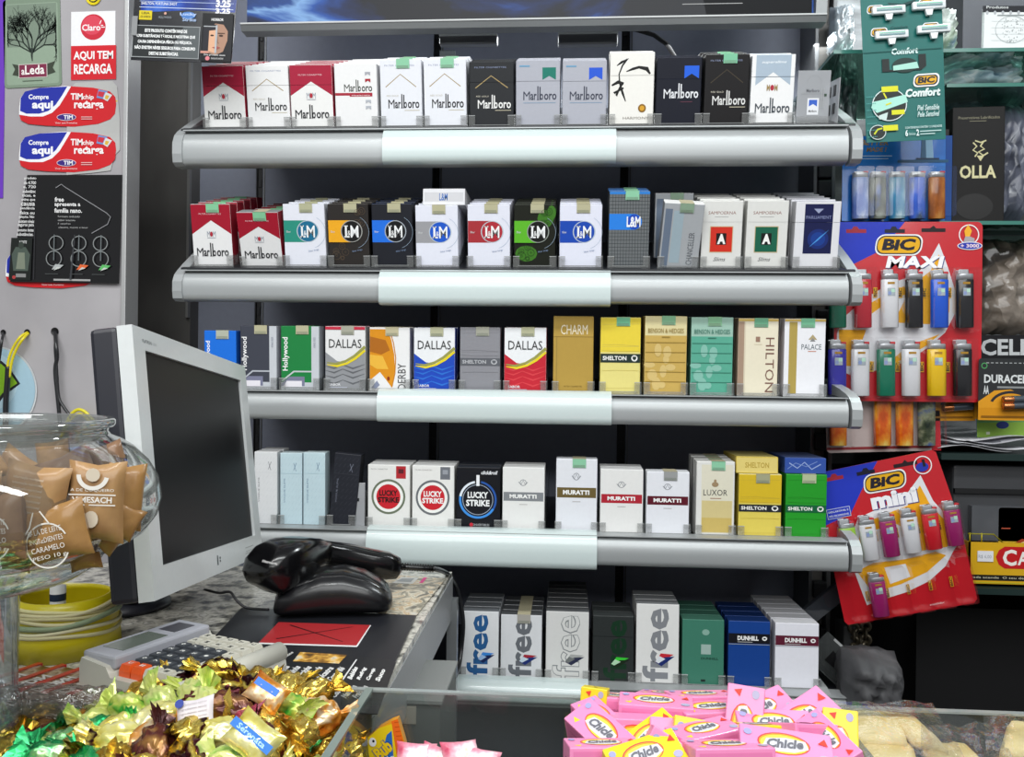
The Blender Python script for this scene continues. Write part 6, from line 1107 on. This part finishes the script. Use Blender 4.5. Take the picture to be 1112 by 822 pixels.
bag('plastic_bag', 928, 722, 990, 800, 1.0, .1, ramp_mat('grey_bag', [(.3, '#3c3c3e'), (.5, '#4c4c4e'), (.65, '#6c6c6e'), (.8, '#444446')], scale=12, rough=.55, dist=1), 'crumpled grey plastic bag in the dark under the tilted card', seed=11, amp=.16)
mb = MB(); mb.box(at(995, 700, 1.3).x, 1.3, .0, 1.3, 1.5, at(1040, 660, 1.3).z, mat('#0f0f12', rough=.7)); tag(mb.build('dark_void_block'), 'black cabinet standing in for the dark void at the lower right', 'block')  # added black box, its colour stands in for the shade of the void
# ------------------------------------------------------------------ front display case with sweets
CG = clear('case_glass', tint='#eef2f0', diff=.05, dcol='#a8acaa', gloss=.07, edge=.4)
GE = mat('#7c8784', rough=.2, coat=.4)
zt2 = zc-.0005
case = empty('display_case', Vector((.15, .6, .3)), 'glass-topped counter display case with open sweet bins along the front', 'display case')
KI = Matrix.Translation((-.15, -.6, -.3))
def kpart(mb, name): o = mb.build(name); o.data.transform(KI); return child(o, case)
pe = at(405, 749, .568); yE = .568
zE = pe.z
mb = MB(); L_ = at(370, 747, yE); mb.box(L_.x, yE, zE-.10, 1.0, yE+.004, zE-.0012, CG); kpart(mb, 'back_glass')
mb = MB(); mb.box(L_.x, yE-.0005, zE-.0014, 1.0, yE+.0045, zE, mat('#8a908e', rough=.15, coat=.5)); kpart(mb, 'glass_edge')
xB = at(404, 752, yE).x; mb = MB(); mb.box(xB-.004, .40, zE-.12, xB, yE, zE-.0006, CG); mb.box(xB-.0045, .40, zE-.0008, xB+.0008, yE, zE+.0012, mat('#72807a', rough=.2, coat=.5)); kpart(mb, 'bin_divider')
xC = at(628, 757, yE).x; xD = at(903, 765, yE).x
for nm, x in (('a', xC), ('b', xD)):
    mb = MB(); mb.box(x-.002, .38, zE-.10, x+.002, yE-.001, zE-.001, clear('grey_glass_'+nm, tint='#a8b0ae', diff=.5, dcol='#7c8482')); kpart(mb, 'bin_divider')
BINM = mat('#4c5050', rough=.4)
mb = MB(); mb.box(-.62, .36, zE-.075, xB-.005, yE-.004, zE-.070, BINM); mb.box(xC+.004, .36, zE-.075, xD-.004, yE-.004, zE-.070, BINM); mb.box(xD+.004, .36, zE-.062, .8, yE-.004, zE-.058, BINM); kpart(mb, 'bin_floor')
mb = MB(); mb.box(-.62, .354, zE-.14, 1.0, .36, zE-.08, mat('#5c6060', rough=.4)); mb.box(-.62, .354, .02, 1.0, .36, zE-.14, mat('#3c3e40', rough=.5)); kpart(mb, 'front_panel')
# ---- wrapped candies
def foil(name, stops, scale=60, metal=.85, rough=.26, bump=.5, **k): return ramp_mat(name, stops, scale=scale, rough=rough, metal=metal, bump=bump, bd=.004, detail=3, coat=.2, **k)
CM = {
 'gold': (foil('gold_foil', [(.3, '#8c6414'), (.45, '#c89c34'), (.58, '#ecd068'), (.7, '#a87c24')]), 'shiny gold foil candy'),
 'maroon': (foil('gold_maroon_foil', [(.40, '#501420'), (.47, '#5c1c24'), (.49, '#c8a030'), (.56, '#ecd468'), (.60, '#3c0c14')], scale=55), 'gold and dark maroon foil candy'),
 'lime': (foil('lime_wrapper', [(.36, '#3c9c30'), (.45, '#b8c858'), (.58, '#d4d88c'), (.7, '#88c048')], metal=.25, rough=.2), 'lime green candy in a shiny wrapper'),
 'orange': (foil('orange_wrapper', [(.38, '#b45c14'), (.5, '#dc9434'), (.6, '#f0dcb8'), (.7, '#d08020')], metal=.45), 'orange and cream wrapped candy'),
 'emerald': (foil('emerald_foil', [(.35, '#0c6c3c'), (.5, '#2cb468'), (.65, '#c8e8a8'), (.75, '#189050')], metal=.7), 'emerald green foil candy'),
 'silver': (foil('silver_foil', [(.35, '#70747c'), (.5, '#c8ccd4'), (.7, '#f0f0f4')], metal=.9), 'silver foil candy'),
 'brown': (foil('brown_foil', [(.4, '#301014'), (.55, '#5c2c24'), (.66, '#a47840')], metal=.4), 'dark brown foil candy'),
 'pale': (foil('pale_yellow_wrapper', [(.35, '#c8b440'), (.5, '#e4dc80'), (.65, '#f4f0b8')], metal=.45, rough=.2), 'pale yellow foil candy'),
}
def candy_shape(seed):
    r = random.Random(seed); b = bmesh.new(); bmesh.ops.create_icosphere(b, subdivisions=4, radius=1)
    for v in b.verts:
        c = v.co.normalized(); a = math.atan2(c.z, c.y); k = 1+.11*math.sin(a*7+c.x*6+seed)+.035*r.uniform(-1, 1)+.06*math.sin(c.x*14+a*5)+.06*math.sin(a*13-c.x*9+seed*2)
        x = math.copysign(abs(c.x)**.8, c.x); v.co = Vector((x*.0135, c.y*.0092*k, c.z*.0080*k))
    body = MB(); body.bm(b, BINM, True)
    tw = []
    for s in (-1, 1):
        mb = MB(); n = 22; rows = [(0, .0026), (.3, .0042), (.65, .0066), (1, .0088)]; vs = []; fs = []; rot = r.uniform(0, 3)
        for t, rad_ in rows:
            for i in range(n):
                a = 2*math.pi*i/n; z = .42 if t > .2 else .8; rr_ = rad_*(1+(.13 if i % 2 else -.13)*t)*(1+.28*r.uniform(-1, 1)*t)
                y_, z_ = rr_*math.cos(a), rr_*z*math.sin(a); vs.append((s*(.0118+.0085*t*(1+.15*r.uniform(-1, 1))), y_*math.cos(rot)-z_*math.sin(rot), y_*math.sin(rot)+z_*math.cos(rot)))
        for j in range(3):
            for i in range(n): fs.append([j*n+i, j*n+(i+1) % n, (j+1)*n+(i+1) % n, (j+1)*n+i])
        mb.raw(vs, fs, BINM); tw.append(mb)
    return body, tw
_cs = []
for sd in range(5):
    bd_, tw_ = candy_shape(sd); o = bd_.build('body'); me = o.data; bpy.data.objects.remove(o); tws = []
    for t in tw_: o = t.build('t'); tws.append(o.data); bpy.data.objects.remove(o)
    _cs.append((me, tws))
_cp = {}
def candy(kind, sd):
    k = (kind, sd)
    if k not in _cp:
        m = CM[kind][0]; me, tws = _cs[sd]; b = me.copy(); b.materials.clear(); b.materials.append(m); T = []
        for t in tws: t2 = t.copy(); t2.materials.clear(); t2.materials.append(m); T.append(t2)
        root = bpy.data.objects.new('wrapped_candy', None); o = bpy.data.objects.new('body', b); C.objects.link(root); C.objects.link(o); child(o, root)
        for t in T: q = bpy.data.objects.new('twisted_end', t); C.objects.link(q); child(q, root)
        _cp[k] = root; return root
    return copy_tree(_cp[k])
rnd = random.Random(21)
def htop(px):   # silhouette of the heap along its far edge, in photo pixels
    K_ = ((-80, 790), (0, 783), (70, 772), (100, 762), (125, 745), (160, 735), (205, 728), (255, 714), (300, 722), (340, 735), (375, 745), (402, 752))
    for (a, b), (c, d) in zip(K_, K_[1:]):
        if a <= px <= c: return b+(d-b)*(px-a)/(c-a)
    return 752
spots = []
for j, (Y, f_) in enumerate(((.548, 0), (.522, .3), (.496, .55), (.470, .8), (.444, .95), (.418, 1.0), (.395, 1.0))):
    for i in range(15):
        px = -50+i*33+(16 if j % 2 else 0)+rnd.uniform(-5, 5); q = at(px, 700, .548)
        if px > 385: continue
        zb = at(px, htop(px)+24, .548).z; x = q.x*(1-(.548-Y)*.15)+rnd.uniform(-.002, .002)
        z = zb-.002*f_-max(0, (.47-Y))*.10+rnd.uniform(-.003, .003)
        if x > xB-.018: continue
        spots.append((x, Y, z, j))
kinds = 'gold maroon lime gold orange pale lime maroon gold silver emerald lime brown gold maroon pale'.split()
cnt = {}
def region(x, y): 
    u, v = proj((x, y, zE)); v = 0
    return ('left' if u < 100 else 'left-centre' if u < 200 else 'centre-right' if u < 300 else 'right', 'back' if y > .515 else 'middle' if y > .46 else 'front')
def put(kind, x, y, z, deep):
    o = candy(kind, rnd.randrange(5)); o.matrix_world = Matrix.Translation((x, y, z)) @ Matrix.Rotation(rnd.uniform(0, 6.28), 4, 'Z') @ Matrix.Rotation(rnd.uniform(-.5, .5), 4, 'Y') @ Matrix.Rotation(rnd.uniform(0, 6.28), 4, 'X')
    sc = rnd.uniform(1.1, 1.4); o.matrix_world = o.matrix_world @ Matrix.Scale(sc, 4)
    a, b = region(x, y); o['label'] = CM[kind][1]+', %s row of the heap, %s part' % (b, a) + (', lying underneath' if deep else ''); o['category'] = 'candy'; o['group'] = 'wrapped candies heaped in the left bin'
for (x, y, z, j) in spots:
    u = proj((x, y, z))[0]; k = rnd.choice(kinds)
    if u < 110 and rnd.random() < .5: k = rnd.choice(['lime', 'emerald', 'lime', 'brown'])
    if 210 < u < 290 and j < 2: k = rnd.choice(['maroon', 'maroon', 'gold'])
    if 110 < u < 230 and 1 <= j <= 2: k = rnd.choice(['lime', 'lime', 'pale'])
    if u > 300 and rnd.random() < .5: k = 'gold'
    put(k, x, y, z, False)
for (x, y, z, j) in spots:
    if j % 1 == 0: put(rnd.choice(kinds), x+.012, y-.010, z-.020, True)
HEAPM = foil('heap_fill_foil', [(.3, '#5c4418'), (.42, '#a88830'), (.5, '#4c7c2c'), (.6, '#c8b050'), (.7, '#481820')], scale=40)
mb = MB(); nx, ny = 26, 10; vs = []
for j in range(ny+1):
    for i in range(nx+1):
        px = -90+i*18.6; Y = .56-.19*j/ny; q = at(px, 700, .548); vs.append((min(q.x, xB-.006), Y, (at(px, htop(px)+24, .548).z-.042-(0.02 if j == 0 else 0)+rnd.uniform(-.004, .004))))
mb.raw(vs, [[j*(nx+1)+i, j*(nx+1)+i+1, (j+1)*(nx+1)+i+1, (j+1)*(nx+1)+i] for j in range(ny) for i in range(nx)], HEAPM); o = mb.build('candy_wrappers'); md = o.modifiers.new('s', 'SOLIDIFY'); md.thickness = .02; tag(o, 'loose mixed foil wrappers filling the bottom of the candy bin', 'wrappers', None, 'stuff')
# special pieces on the heap: paper-labelled candy and blue-banded candy
def slab(x, y, Y, w, h, d, m, rz, rx, ry, name, label, cat, pr=None, seed=0):
    mb = pillow(w, h, d, m, pr, seed); p = at(x, y, Y); o = mb.build(name, mw=Matrix.Translation(p) @ Matrix.Rotation(rad(rz), 4, 'Z') @ Matrix.Rotation(rad(rx), 4, 'X') @ Matrix.Rotation(rad(ry), 4, 'Y')); return tag(o, label, cat)
slab(212, 780, .475, .022, .024, .007, paper('#cfc8cc'), 5, -35, -12, 'labelled_candy', 'candy in white paper with fine grey print in the middle of the heap', 'candy', lambda g: [g.text('ingredientes açúcar', -8, 7-i*2.6, 8, 8.4-i*2.6, '#8c8488', 0) for i in range(6)]+[g.ell(-8, 9, 2.6, 2.6, '#283c90', 14)])
slab(275, 802, .445, .030, .022, .012, CM['pale'][0], 5, -35, 35, 'banded_candy', 'pale yellow foil candy with a blue printed band', 'candy', lambda g: (g.poly([(-14, -2), (14, -2), (14, 3), (-14, 3)], '#2c74c8'), g.text('Serenata', -10, -1, 10, 2, '#a8d0f0', .02)))
slab(290, 752, .505, .026, .018, .010, CM['orange'][0], 5, -35, 30, 'banded_candy', 'orange and cream candy with a small blue band near the top of the heap', 'candy', lambda g: g.poly([(-9, 0), (8, 0), (8, 4.5), (-9, 4.5)], '#3c78d0'))
# ---- choc bars behind the left bin
CLR = clear('clear_wrap', tint='#d8d4d0', diff=.12, dcol='#a09890', gloss=.05, edge=.4, bump=.5, bscale=40)
for i in range(5):
    p = atz(16+i*27, 737+i*1.6, zc+.006); mb = MB(); RB = ramp_mat('bar_wrap', [(.35, '#4c2a20'), (.5, '#84604c'), (.6, '#b8a89c'), (.72, '#603830')], scale=110, rough=.3, coat=.5) if i == 0 else bpy.data.materials['bar_wrap']
    mb.box(-.011, -.027, 0, .011, .027, .006, RB, .002, 3); mb.box(-.0135, -.029, -.0002, -.0085, .029, .0064, mat('#c02424', rough=.35, coat=.4)); g = None
    vs, fs = tgeom('DADINHO'[:4+i % 3], .04); mb.raw([(-.004+b*.010, -.024+a*.03, .0067) for a, b in vs][:], fs, '#d8d4d0')
    o = mb.build('chocolate_bar', mw=Matrix.Translation((p.x, p.y, zc+.001)) @ Matrix.Rotation(rad(-20), 4, 'Z')); tag(o, ['red-edged brown chocolate bar, leftmost in front of the yellow cup', 'red-edged brown chocolate bar, second from left in front of the cup', 'red-edged brown chocolate bar, middle of the row before the cup', 'red-edged brown chocolate bar, fourth from left before the cup', 'red-edged brown chocolate bar nearest the calculator'][i], 'chocolate bar', 'chocolate bars in a row')
o = bag('clear_wrapper', -10, 754, 112, 784, .525, .02, CLR, 'crinkled clear wrapper over the left end of the candy heap', 'wrapper', 31); o.rotation_euler = (rad(-50), 0, 0)
# ---- pink and yellow gum boxes
PK1, PK2, YG = mat('#ea8ab8', rough=.4, coat=.3), mat('#de78a8', rough=.4, coat=.3), mat('#ead018', rough=.4, coat=.3)
def gum(col, w=.038, d=.019, h=.0165):
    t = empty('gum_box', Matrix.Identity(4)); base = PK1 if col == 'pink' else YG; mb = MB(); mb.box(-w/2, -d/2, 0, w/2, d/2, h, base, .0006)
    mb.build('carton', t)
    mb = MB(); u = .001; z = h+.00005
    def P(pts, c, lift=[0]): lift[0] += 1; mb.raw([(a*u, b*u, z+lift[0] % 8*.00005) for a, b in pts], [list(range(len(pts)))], c)
    E_ = lambda cx, cy, rx, ry, n=22: [(cx+rx*math.cos(2*math.pi*i/n), cy+ry*math.sin(2*math.pi*i/n)) for i in range(n)]
    P(E_(-1, .8, 10.8, 6), '#d84848'); P(E_(-1, .6, 10.2, 5.5), '#f09c30'); P(E_(-1, .3, 9.6, 4.9), '#f0dc50'); P([(-10, -2.5), (-8, 2.6), (0, 4), (8, 3.2), (9, -1), (3, -3.6), (-5, -4)], '#d0d0d6'); P(E_(15, -5, 2.4, 2, 12), '#a8a4c0'); P(E_(-15.5, 5, 1.8, 1.8, 12), '#9c9cc8'); P([(13, 3), (16, 6), (17, 2)], '#e04030'); P([(-16, -5), (-13, -7), (-12, -4)], '#e8d030')
    vs, fs = tgeom('Chicle', .04, .2); mb.raw([((-8+a*15)*u, (-2.6+b*5+a*1.4)*u, z+.00045) for a, b in vs], fs, '#6c6c74')
    sd = h*1000
    mb.raw([(a*u, -d/2-.0001, b*u) for a, b in [(-w*450, 2), (w*450, 2), (w*450, sd-2), (-w*450, sd-2)]], [[0, 1, 2, 3]], PK2 if col == 'pink' else mat('#e4c414', rough=.4))
    vs, fs = tgeom('CONTÉM FENILALANINA  GOMA DE MASCAR', .0); mb.raw([((-15+a*30)*u, -d/2-.00018, (sd*.55+b*1.6)*u) for a, b in vs], fs, '#a04878' if col == 'pink' else '#8c7c10'); mb.raw([((-15+a*26)*u, -d/2-.00018, (sd*.3+b*1.4)*u) for a, b in vs], fs, '#a04878' if col == 'pink' else '#8c7c10')
    mb.raw([(w/2+.0001, a*u, b*u) for a, b in E_(0, sd/2, 1.4, 2, 12)], [list(range(12))], '#8c2c58' if col == 'pink' else '#7c6c10'); mb.raw([(-w/2-.0001, a*u, b*u) for a, b in E_(0, sd/2, 1.4, 2, 12)], [list(range(12))], '#8c2c58' if col == 'pink' else '#7c6c10')
    mb.build('printed_label', t); return t
protos = {c: gum(c) for c in ('pink', 'yellow')}; used = set()
GP = [  # photo x, y, Y, yaw, pitch, roll, colour, scale, label
 (645, 765, .60, 80, 65, 0, 'yellow', 1.0, 'yellow gum box standing on end at the far left of the gum bin'),
 (672, 764, .60, -14, 0, 18, 'pink', 1.25, 'pink gum box at the back left of the gum bin'),
 (712, 770, .585, -6, 0, 24, 'pink', 1.35, 'pink gum box with dark dot end, in front of the back left one'),
 (727, 760, .615, -20, 0, 10, 'pink', 1.2, 'pink gum box peeping behind at the back of the bin'),
 (762, 762, .61, 14, 0, 12, 'pink', 1.3, 'pink gum box at the back centre, tilted up to the right'),
 (655, 795, .545, -48, 10, 35, 'pink', 1.25, 'pink gum box with white oval label facing left'),
 (651, 780, .57, -60, 10, 30, 'pink', 1.1, 'pink gum box just below the upright yellow one'),
 (705, 800, .545, 40, 0, 30, 'yellow', 1.15, 'yellow gum box at the front left of the bin'),
 (721, 790, .56, 88, 70, 8, 'pink', 1.2, 'pink gum box standing upright near the middle of the bin'),
 (770, 797, .545, -8, 0, 55, 'yellow', 1.3, 'yellow gum box lying across the middle of the bin'),
 (775, 778, .585, 16, 0, 30, 'pink', 1.4, 'pink gum box tilted behind the yellow middle one'),
 (808, 778, .575, 75, 50, 10, 'pink', 1.3, 'pink gum box seen end-on right of the middle'),
 (825, 772, .60, 28, 0, 30, 'pink', 1.3, 'pink gum box with clear white oval at the back right'),
 (823, 800, .55, 28, 0, 10, 'yellow', 1.4, 'yellow gum box slanting up at the front right'),
 (868, 785, .575, 35, 0, 40, 'pink', 1.5, 'large pink gum box with grey lettering at the right of the bin'),
 (880, 798, .555, 32, 0, 10, 'pink', 1.3, 'pink gum box showing its plain side, right of the bin'),
 (900, 803, .55, -60, 40, 0, 'pink', 1.15, 'pink gum box leaning on the right wall of the bin'),
 (912, 800, .56, 75, 60, 0, 'yellow', 1.15, 'yellow gum box at the right end of the bin'),
 (851, 818, .51, -8, 0, 30, 'pink', 1.4, 'pink gum box at the front edge right of centre'),
 (790, 822, .50, 14, 0, 20, 'pink', 1.3, 'pink gum box at the front edge in the centre'),
 (700, 822, .50, 22, 0, 20, 'yellow', 1.2, 'yellow gum box cut off by the lower frame edge, left'),
 (735, 818, .51, -30, 0, 30, 'pink', 1.2, 'pink gum box cut off by the lower frame edge, left centre'),
 (655, 818, .51, 10, 0, 30, 'pink', 1.2, 'pink gum box in the front left corner of the bin'),
 (765, 800, .53, 30, 0, 30, 'pink', 1.2, 'pink gum box under the yellow middle one'), (690, 785, .565, 0, 0, 20, 'pink', 1.2, 'pink gum box under the left yellow one'), (840, 790, .565, 0, 0, 20, 'pink', 1.3, 'pink gum box half buried in the right of the bin')]
TL_ = [10, -12, -2, -14, -10, 38, 20, 30, 75, 62, -4, 10, 28, -18, 34, -22, 60, 0, 22, -12, 30, 70, -10, 0, 80, 20]
for i, (x, y, Y, rz_, rx_, tilt, col, sc, lb) in enumerate(GP):
    t = protos[col] if col not in used else copy_tree(protos[col]); used.add(col)
    Y -= .045; tilt = TL_[i]; p = at(x, y+11, Y); t.matrix_world = Matrix.Translation(p) @ Matrix.Rotation(rad(tilt), 4, 'X') @ Matrix.Rotation(rad(rz_), 4, 'Z') @ Matrix.Rotation(rad(-rx_), 4, 'Y') @ Matrix.Scale(sc*.92, 4) @ Matrix.Translation((0, 0, -.0065)); tag(t, lb, 'gum box')
for i in range(14):   # lower layer
    x = 645+(i % 7)*40; Y = .54-.06*(i//7); t = copy_tree(protos['pink' if i % 4 else 'yellow']); p = at(x, 800, Y); t.matrix_world = Matrix.Translation((p.x, Y, zE-.045)) @ Matrix.Rotation(rad(i*37), 4, 'Z'); tag(t, ('pink' if i % 4 else 'yellow')+' gum box buried in the lower layer of the bin', 'gum box', 'buried gum boxes')
# ---- bubble gum packet and sweets between the bins
mb, g, fin, *_ = card('gum_packet', (402, 830), (440, 826), (400, 781), .56, mat('#e89c1c', rough=.3, coat=.6), 'yellow bubble gum packet with a crimped orange edge leaning on the glass', 'packet', lambda w, h: [(0, 0), (w+4, -2), (w+2, 20), (w-2, 46), (w-10, 44), (w-24, 38), (0, 28)], th=.006)
g.poly([(0, 0), (38, 0), (32, 42), (14, 38), (0, 28)], '#e8c818'); g.poly([(30, 0), (42, -1), (36, 46), (29, 44)], '#e8681c')
for i in range(9): g.rect(32, 2+i*5, 40-i*.4, 3+i*5, '#c8500c'); g.L -= 1
g.L += 1; g.poly([(2, 2), (16, 14), (22, 30), (28, 34), (26, 2)], '#2868b8'); g.text('Bub', 4, 6, 27, 22, '#1c3c84', .09, .2, 38); g.text('Bub', 5, 6.6, 26, 21.6, '#f0c818', .05, .2, 38); g.text('balo', 10, -2, 28, 6, '#e8e4d8', .05, .1, 30); g.ell(6, 24, 4, 5, '#e8e8ea', 12); g.ell(7, 25, 1.4, 1.6, '#202024', 8); fin()
for i, (x, y, rz_) in enumerate(((452, 822, 20), (475, 826, -10), (500, 820, 40), (520, 828, 0))):
    o = slab(x, y, .52, .026, .018, .012, ramp_mat('pink_candy_wrap_%d' % i, [(.35, '#c83c60'), (.5, '#e8a0b0'), (.62, '#f0e8e8'), (.75, '#d0b020')], scale=60, rough=.3, coat=.4), rz_, -40, 10, 'pink_sweet', ['pink striped sweet right of the yellow gum packet', 'round pink and white sweet at the lower frame edge', 'pink and white sweet, third between the bins', 'pink and white sweet nearest the gum bin'][i], 'sweet')
# ---- biscuits in clear bags at the right
BIS = ramp_mat('pale_biscuit', [(.3, '#d8bc74'), (.5, '#e8d498'), (.7, '#f2e4b8')], scale=25, rough=.7, bump=.15, bd=.003)
FILM = clear('bag_film', tint='#fafaf8', diff=.06, dcol='#d0d0cc', gloss=.05, edge=.5, bump=.6, bscale=30)
def biscuit(pts, z, th, label):
    P = [atz(x, y, z) for x, y in pts]; c = sum(P, Vector())/4; mb = MB(); b = bmesh.new(); N = 9; vs = []; r = random.Random(len(label))
    for s in (0, 1):
        for j in range(N+1):
            for i in range(N+1):
                u, v = i/N, j/N; q = P[0].lerp(P[1], u).lerp(P[3].lerp(P[2], u), v); e = min(u, 1-u, v, 1-v)*6; vs.append((q.x-c.x, q.y-c.y, (1 if s else -1)*th/2*min(1, e+.35)+r.uniform(-.0006, .0006)))
    n2 = (N+1)**2; fs = []
    for s in (0, 1):
        for j in range(N):
            for i in range(N): a = s*n2+j*(N+1)+i; q = [a, a+1, a+N+2, a+N+1]; fs.append(q if s else q[::-1])
    ed = [i for i in range(N+1)]+[(j+1)*(N+1)-1 for j in range(1, N+1)]+[N*(N+1)+i for i in range(N-1, -1, -1)]+[j*(N+1) for j in range(N-1, 0, -1)]
    for k in range(len(ed)): a, b_ = ed[k], ed[(k+1) % len(ed)]; fs.append([a, b_, b_+n2, a+n2])
    b.free(); mb.raw(vs, fs, BIS, True); return tag(mb.build('biscuit', mw=Matrix.Translation((c.x, c.y, z))), label, 'biscuit')
zb1 = zE-.010
biscuit([(925, 806), (985, 808), (975, 777), (902, 775)], zb1, .010, 'pale square biscuit, left one in the clear bag'); biscuit([(992, 806), (1030, 818), (992, 782), (958, 777)], zb1, .010, 'pale square biscuit, right one in the clear bag')
biscuit([(930, 835), (1000, 838), (990, 811), (925, 809)], zb1-.006, .010, 'pale biscuit at the lower frame edge, front left of the bag'); biscuit([(1010, 836), (1075, 838), (1050, 812), (1000, 812)], zb1-.006, .010, 'pale biscuit at the lower frame edge, front right of the bag'); biscuit([(1085, 822), (1150, 824), (1140, 790), (1094, 790)], zb1+.002, .012, 'pale round-edged biscuit at the right frame edge')
def film(pts, z, amp, label, seed):
    P = [atz(x, y, z) for x, y in pts]; c = sum(P, Vector())/4; N = 16; r = random.Random(seed); vs = []; mb = MB()
    for j in range(N+1):
        for i in range(N+1):
            u, v = i/N, j/N; q = P[0].lerp(P[1], u).lerp(P[3].lerp(P[2], u), v); vs.append((q.x-c.x, q.y-c.y, amp*(.5+.25*math.sin(u*17+seed)+.25*math.sin(v*13+u*9))*.7+amp*.3*r.uniform(0, 1)+.004*math.sin(u*3.1)*math.sin(v*3.1)))
    mb.raw(vs, [[j*(N+1)+i, j*(N+1)+i+1, (j+1)*(N+1)+i+1, (j+1)*(N+1)+i] for j in range(N) for i in range(N)], FILM, True); return tag(mb.build('clear_bag', mw=Matrix.Translation((c.x, c.y, z))), label, 'bag')
film([(905, 845), (1060, 845), (1012, 766), (890, 764)], zb1+.0085, .004, 'crinkled clear bag over the pair of square biscuits', 1); film([(1000, 845), (1110, 845), (1080, 790), (1000, 792)], zb1+.004, .005, 'crinkled clear bag in the middle of the right bin', 2); film([(1072, 835), (1170, 835), (1160, 780), (1068, 782)], zb1+.013, .005, 'crinkled clear bag over the biscuit at the right edge', 3)
# ------------------------------------------------------------------ light
def area(loc, rot, sx, sy, e, col=(1, 1, 1)):
    l = bpy.data.lights.new('lamp', 'AREA'); l.shape = 'RECTANGLE'; l.size = sx; l.size_y = sy; l.energy = e; l.color = col
    o = bpy.data.objects.new('area_lamp', l); C.objects.link(o); o.location = loc; o.rotation_euler = rot; return o
area((.35, .10, 2.45), (rad(12), 0, 0), 1.5, .16, 13, (.96, 1, 1)); area((-.75, .05, 2.45), (rad(12), 0, 0), 1.0, .16, 7, (1, .99, .98)); area((.1, -.9, 2.3), (rad(48), 0, 0), 2.6, 1.0, 34, (.98, 1, 1)); hd = area((0.02, 1.235, at(540, 14, 1.13).z), (0, 0, 0), 1.0, .05, 1.6, (.97, 1, 1)); area((.82, 1.20, 2.2), (0, 0, 0), .5, .12, 9, (.92, .98, 1))  # ceiling tubes first; front fill, header-back and right-shelf lamps are added to brighten
w = bpy.data.worlds.new('room'); bpy.context.scene.world = w; w.use_nodes = True; w.node_tree.nodes['Background'].inputs[0].default_value = (.95, .97, 1, 1); w.node_tree.nodes['Background'].inputs[1].default_value = .24
sc0 = bpy.context.scene; sc0.view_settings.view_transform = 'Standard'; sc0.view_settings.look = 'None'; sc0.view_settings.exposure = 0.0; sc0.view_settings.gamma = 1; sc0.view_settings.use_curve_mapping = False
sc0.cycles.transparent_max_bounces = 24; sc0.cycles.max_bounces = 8
bpy.context.view_layer.update()
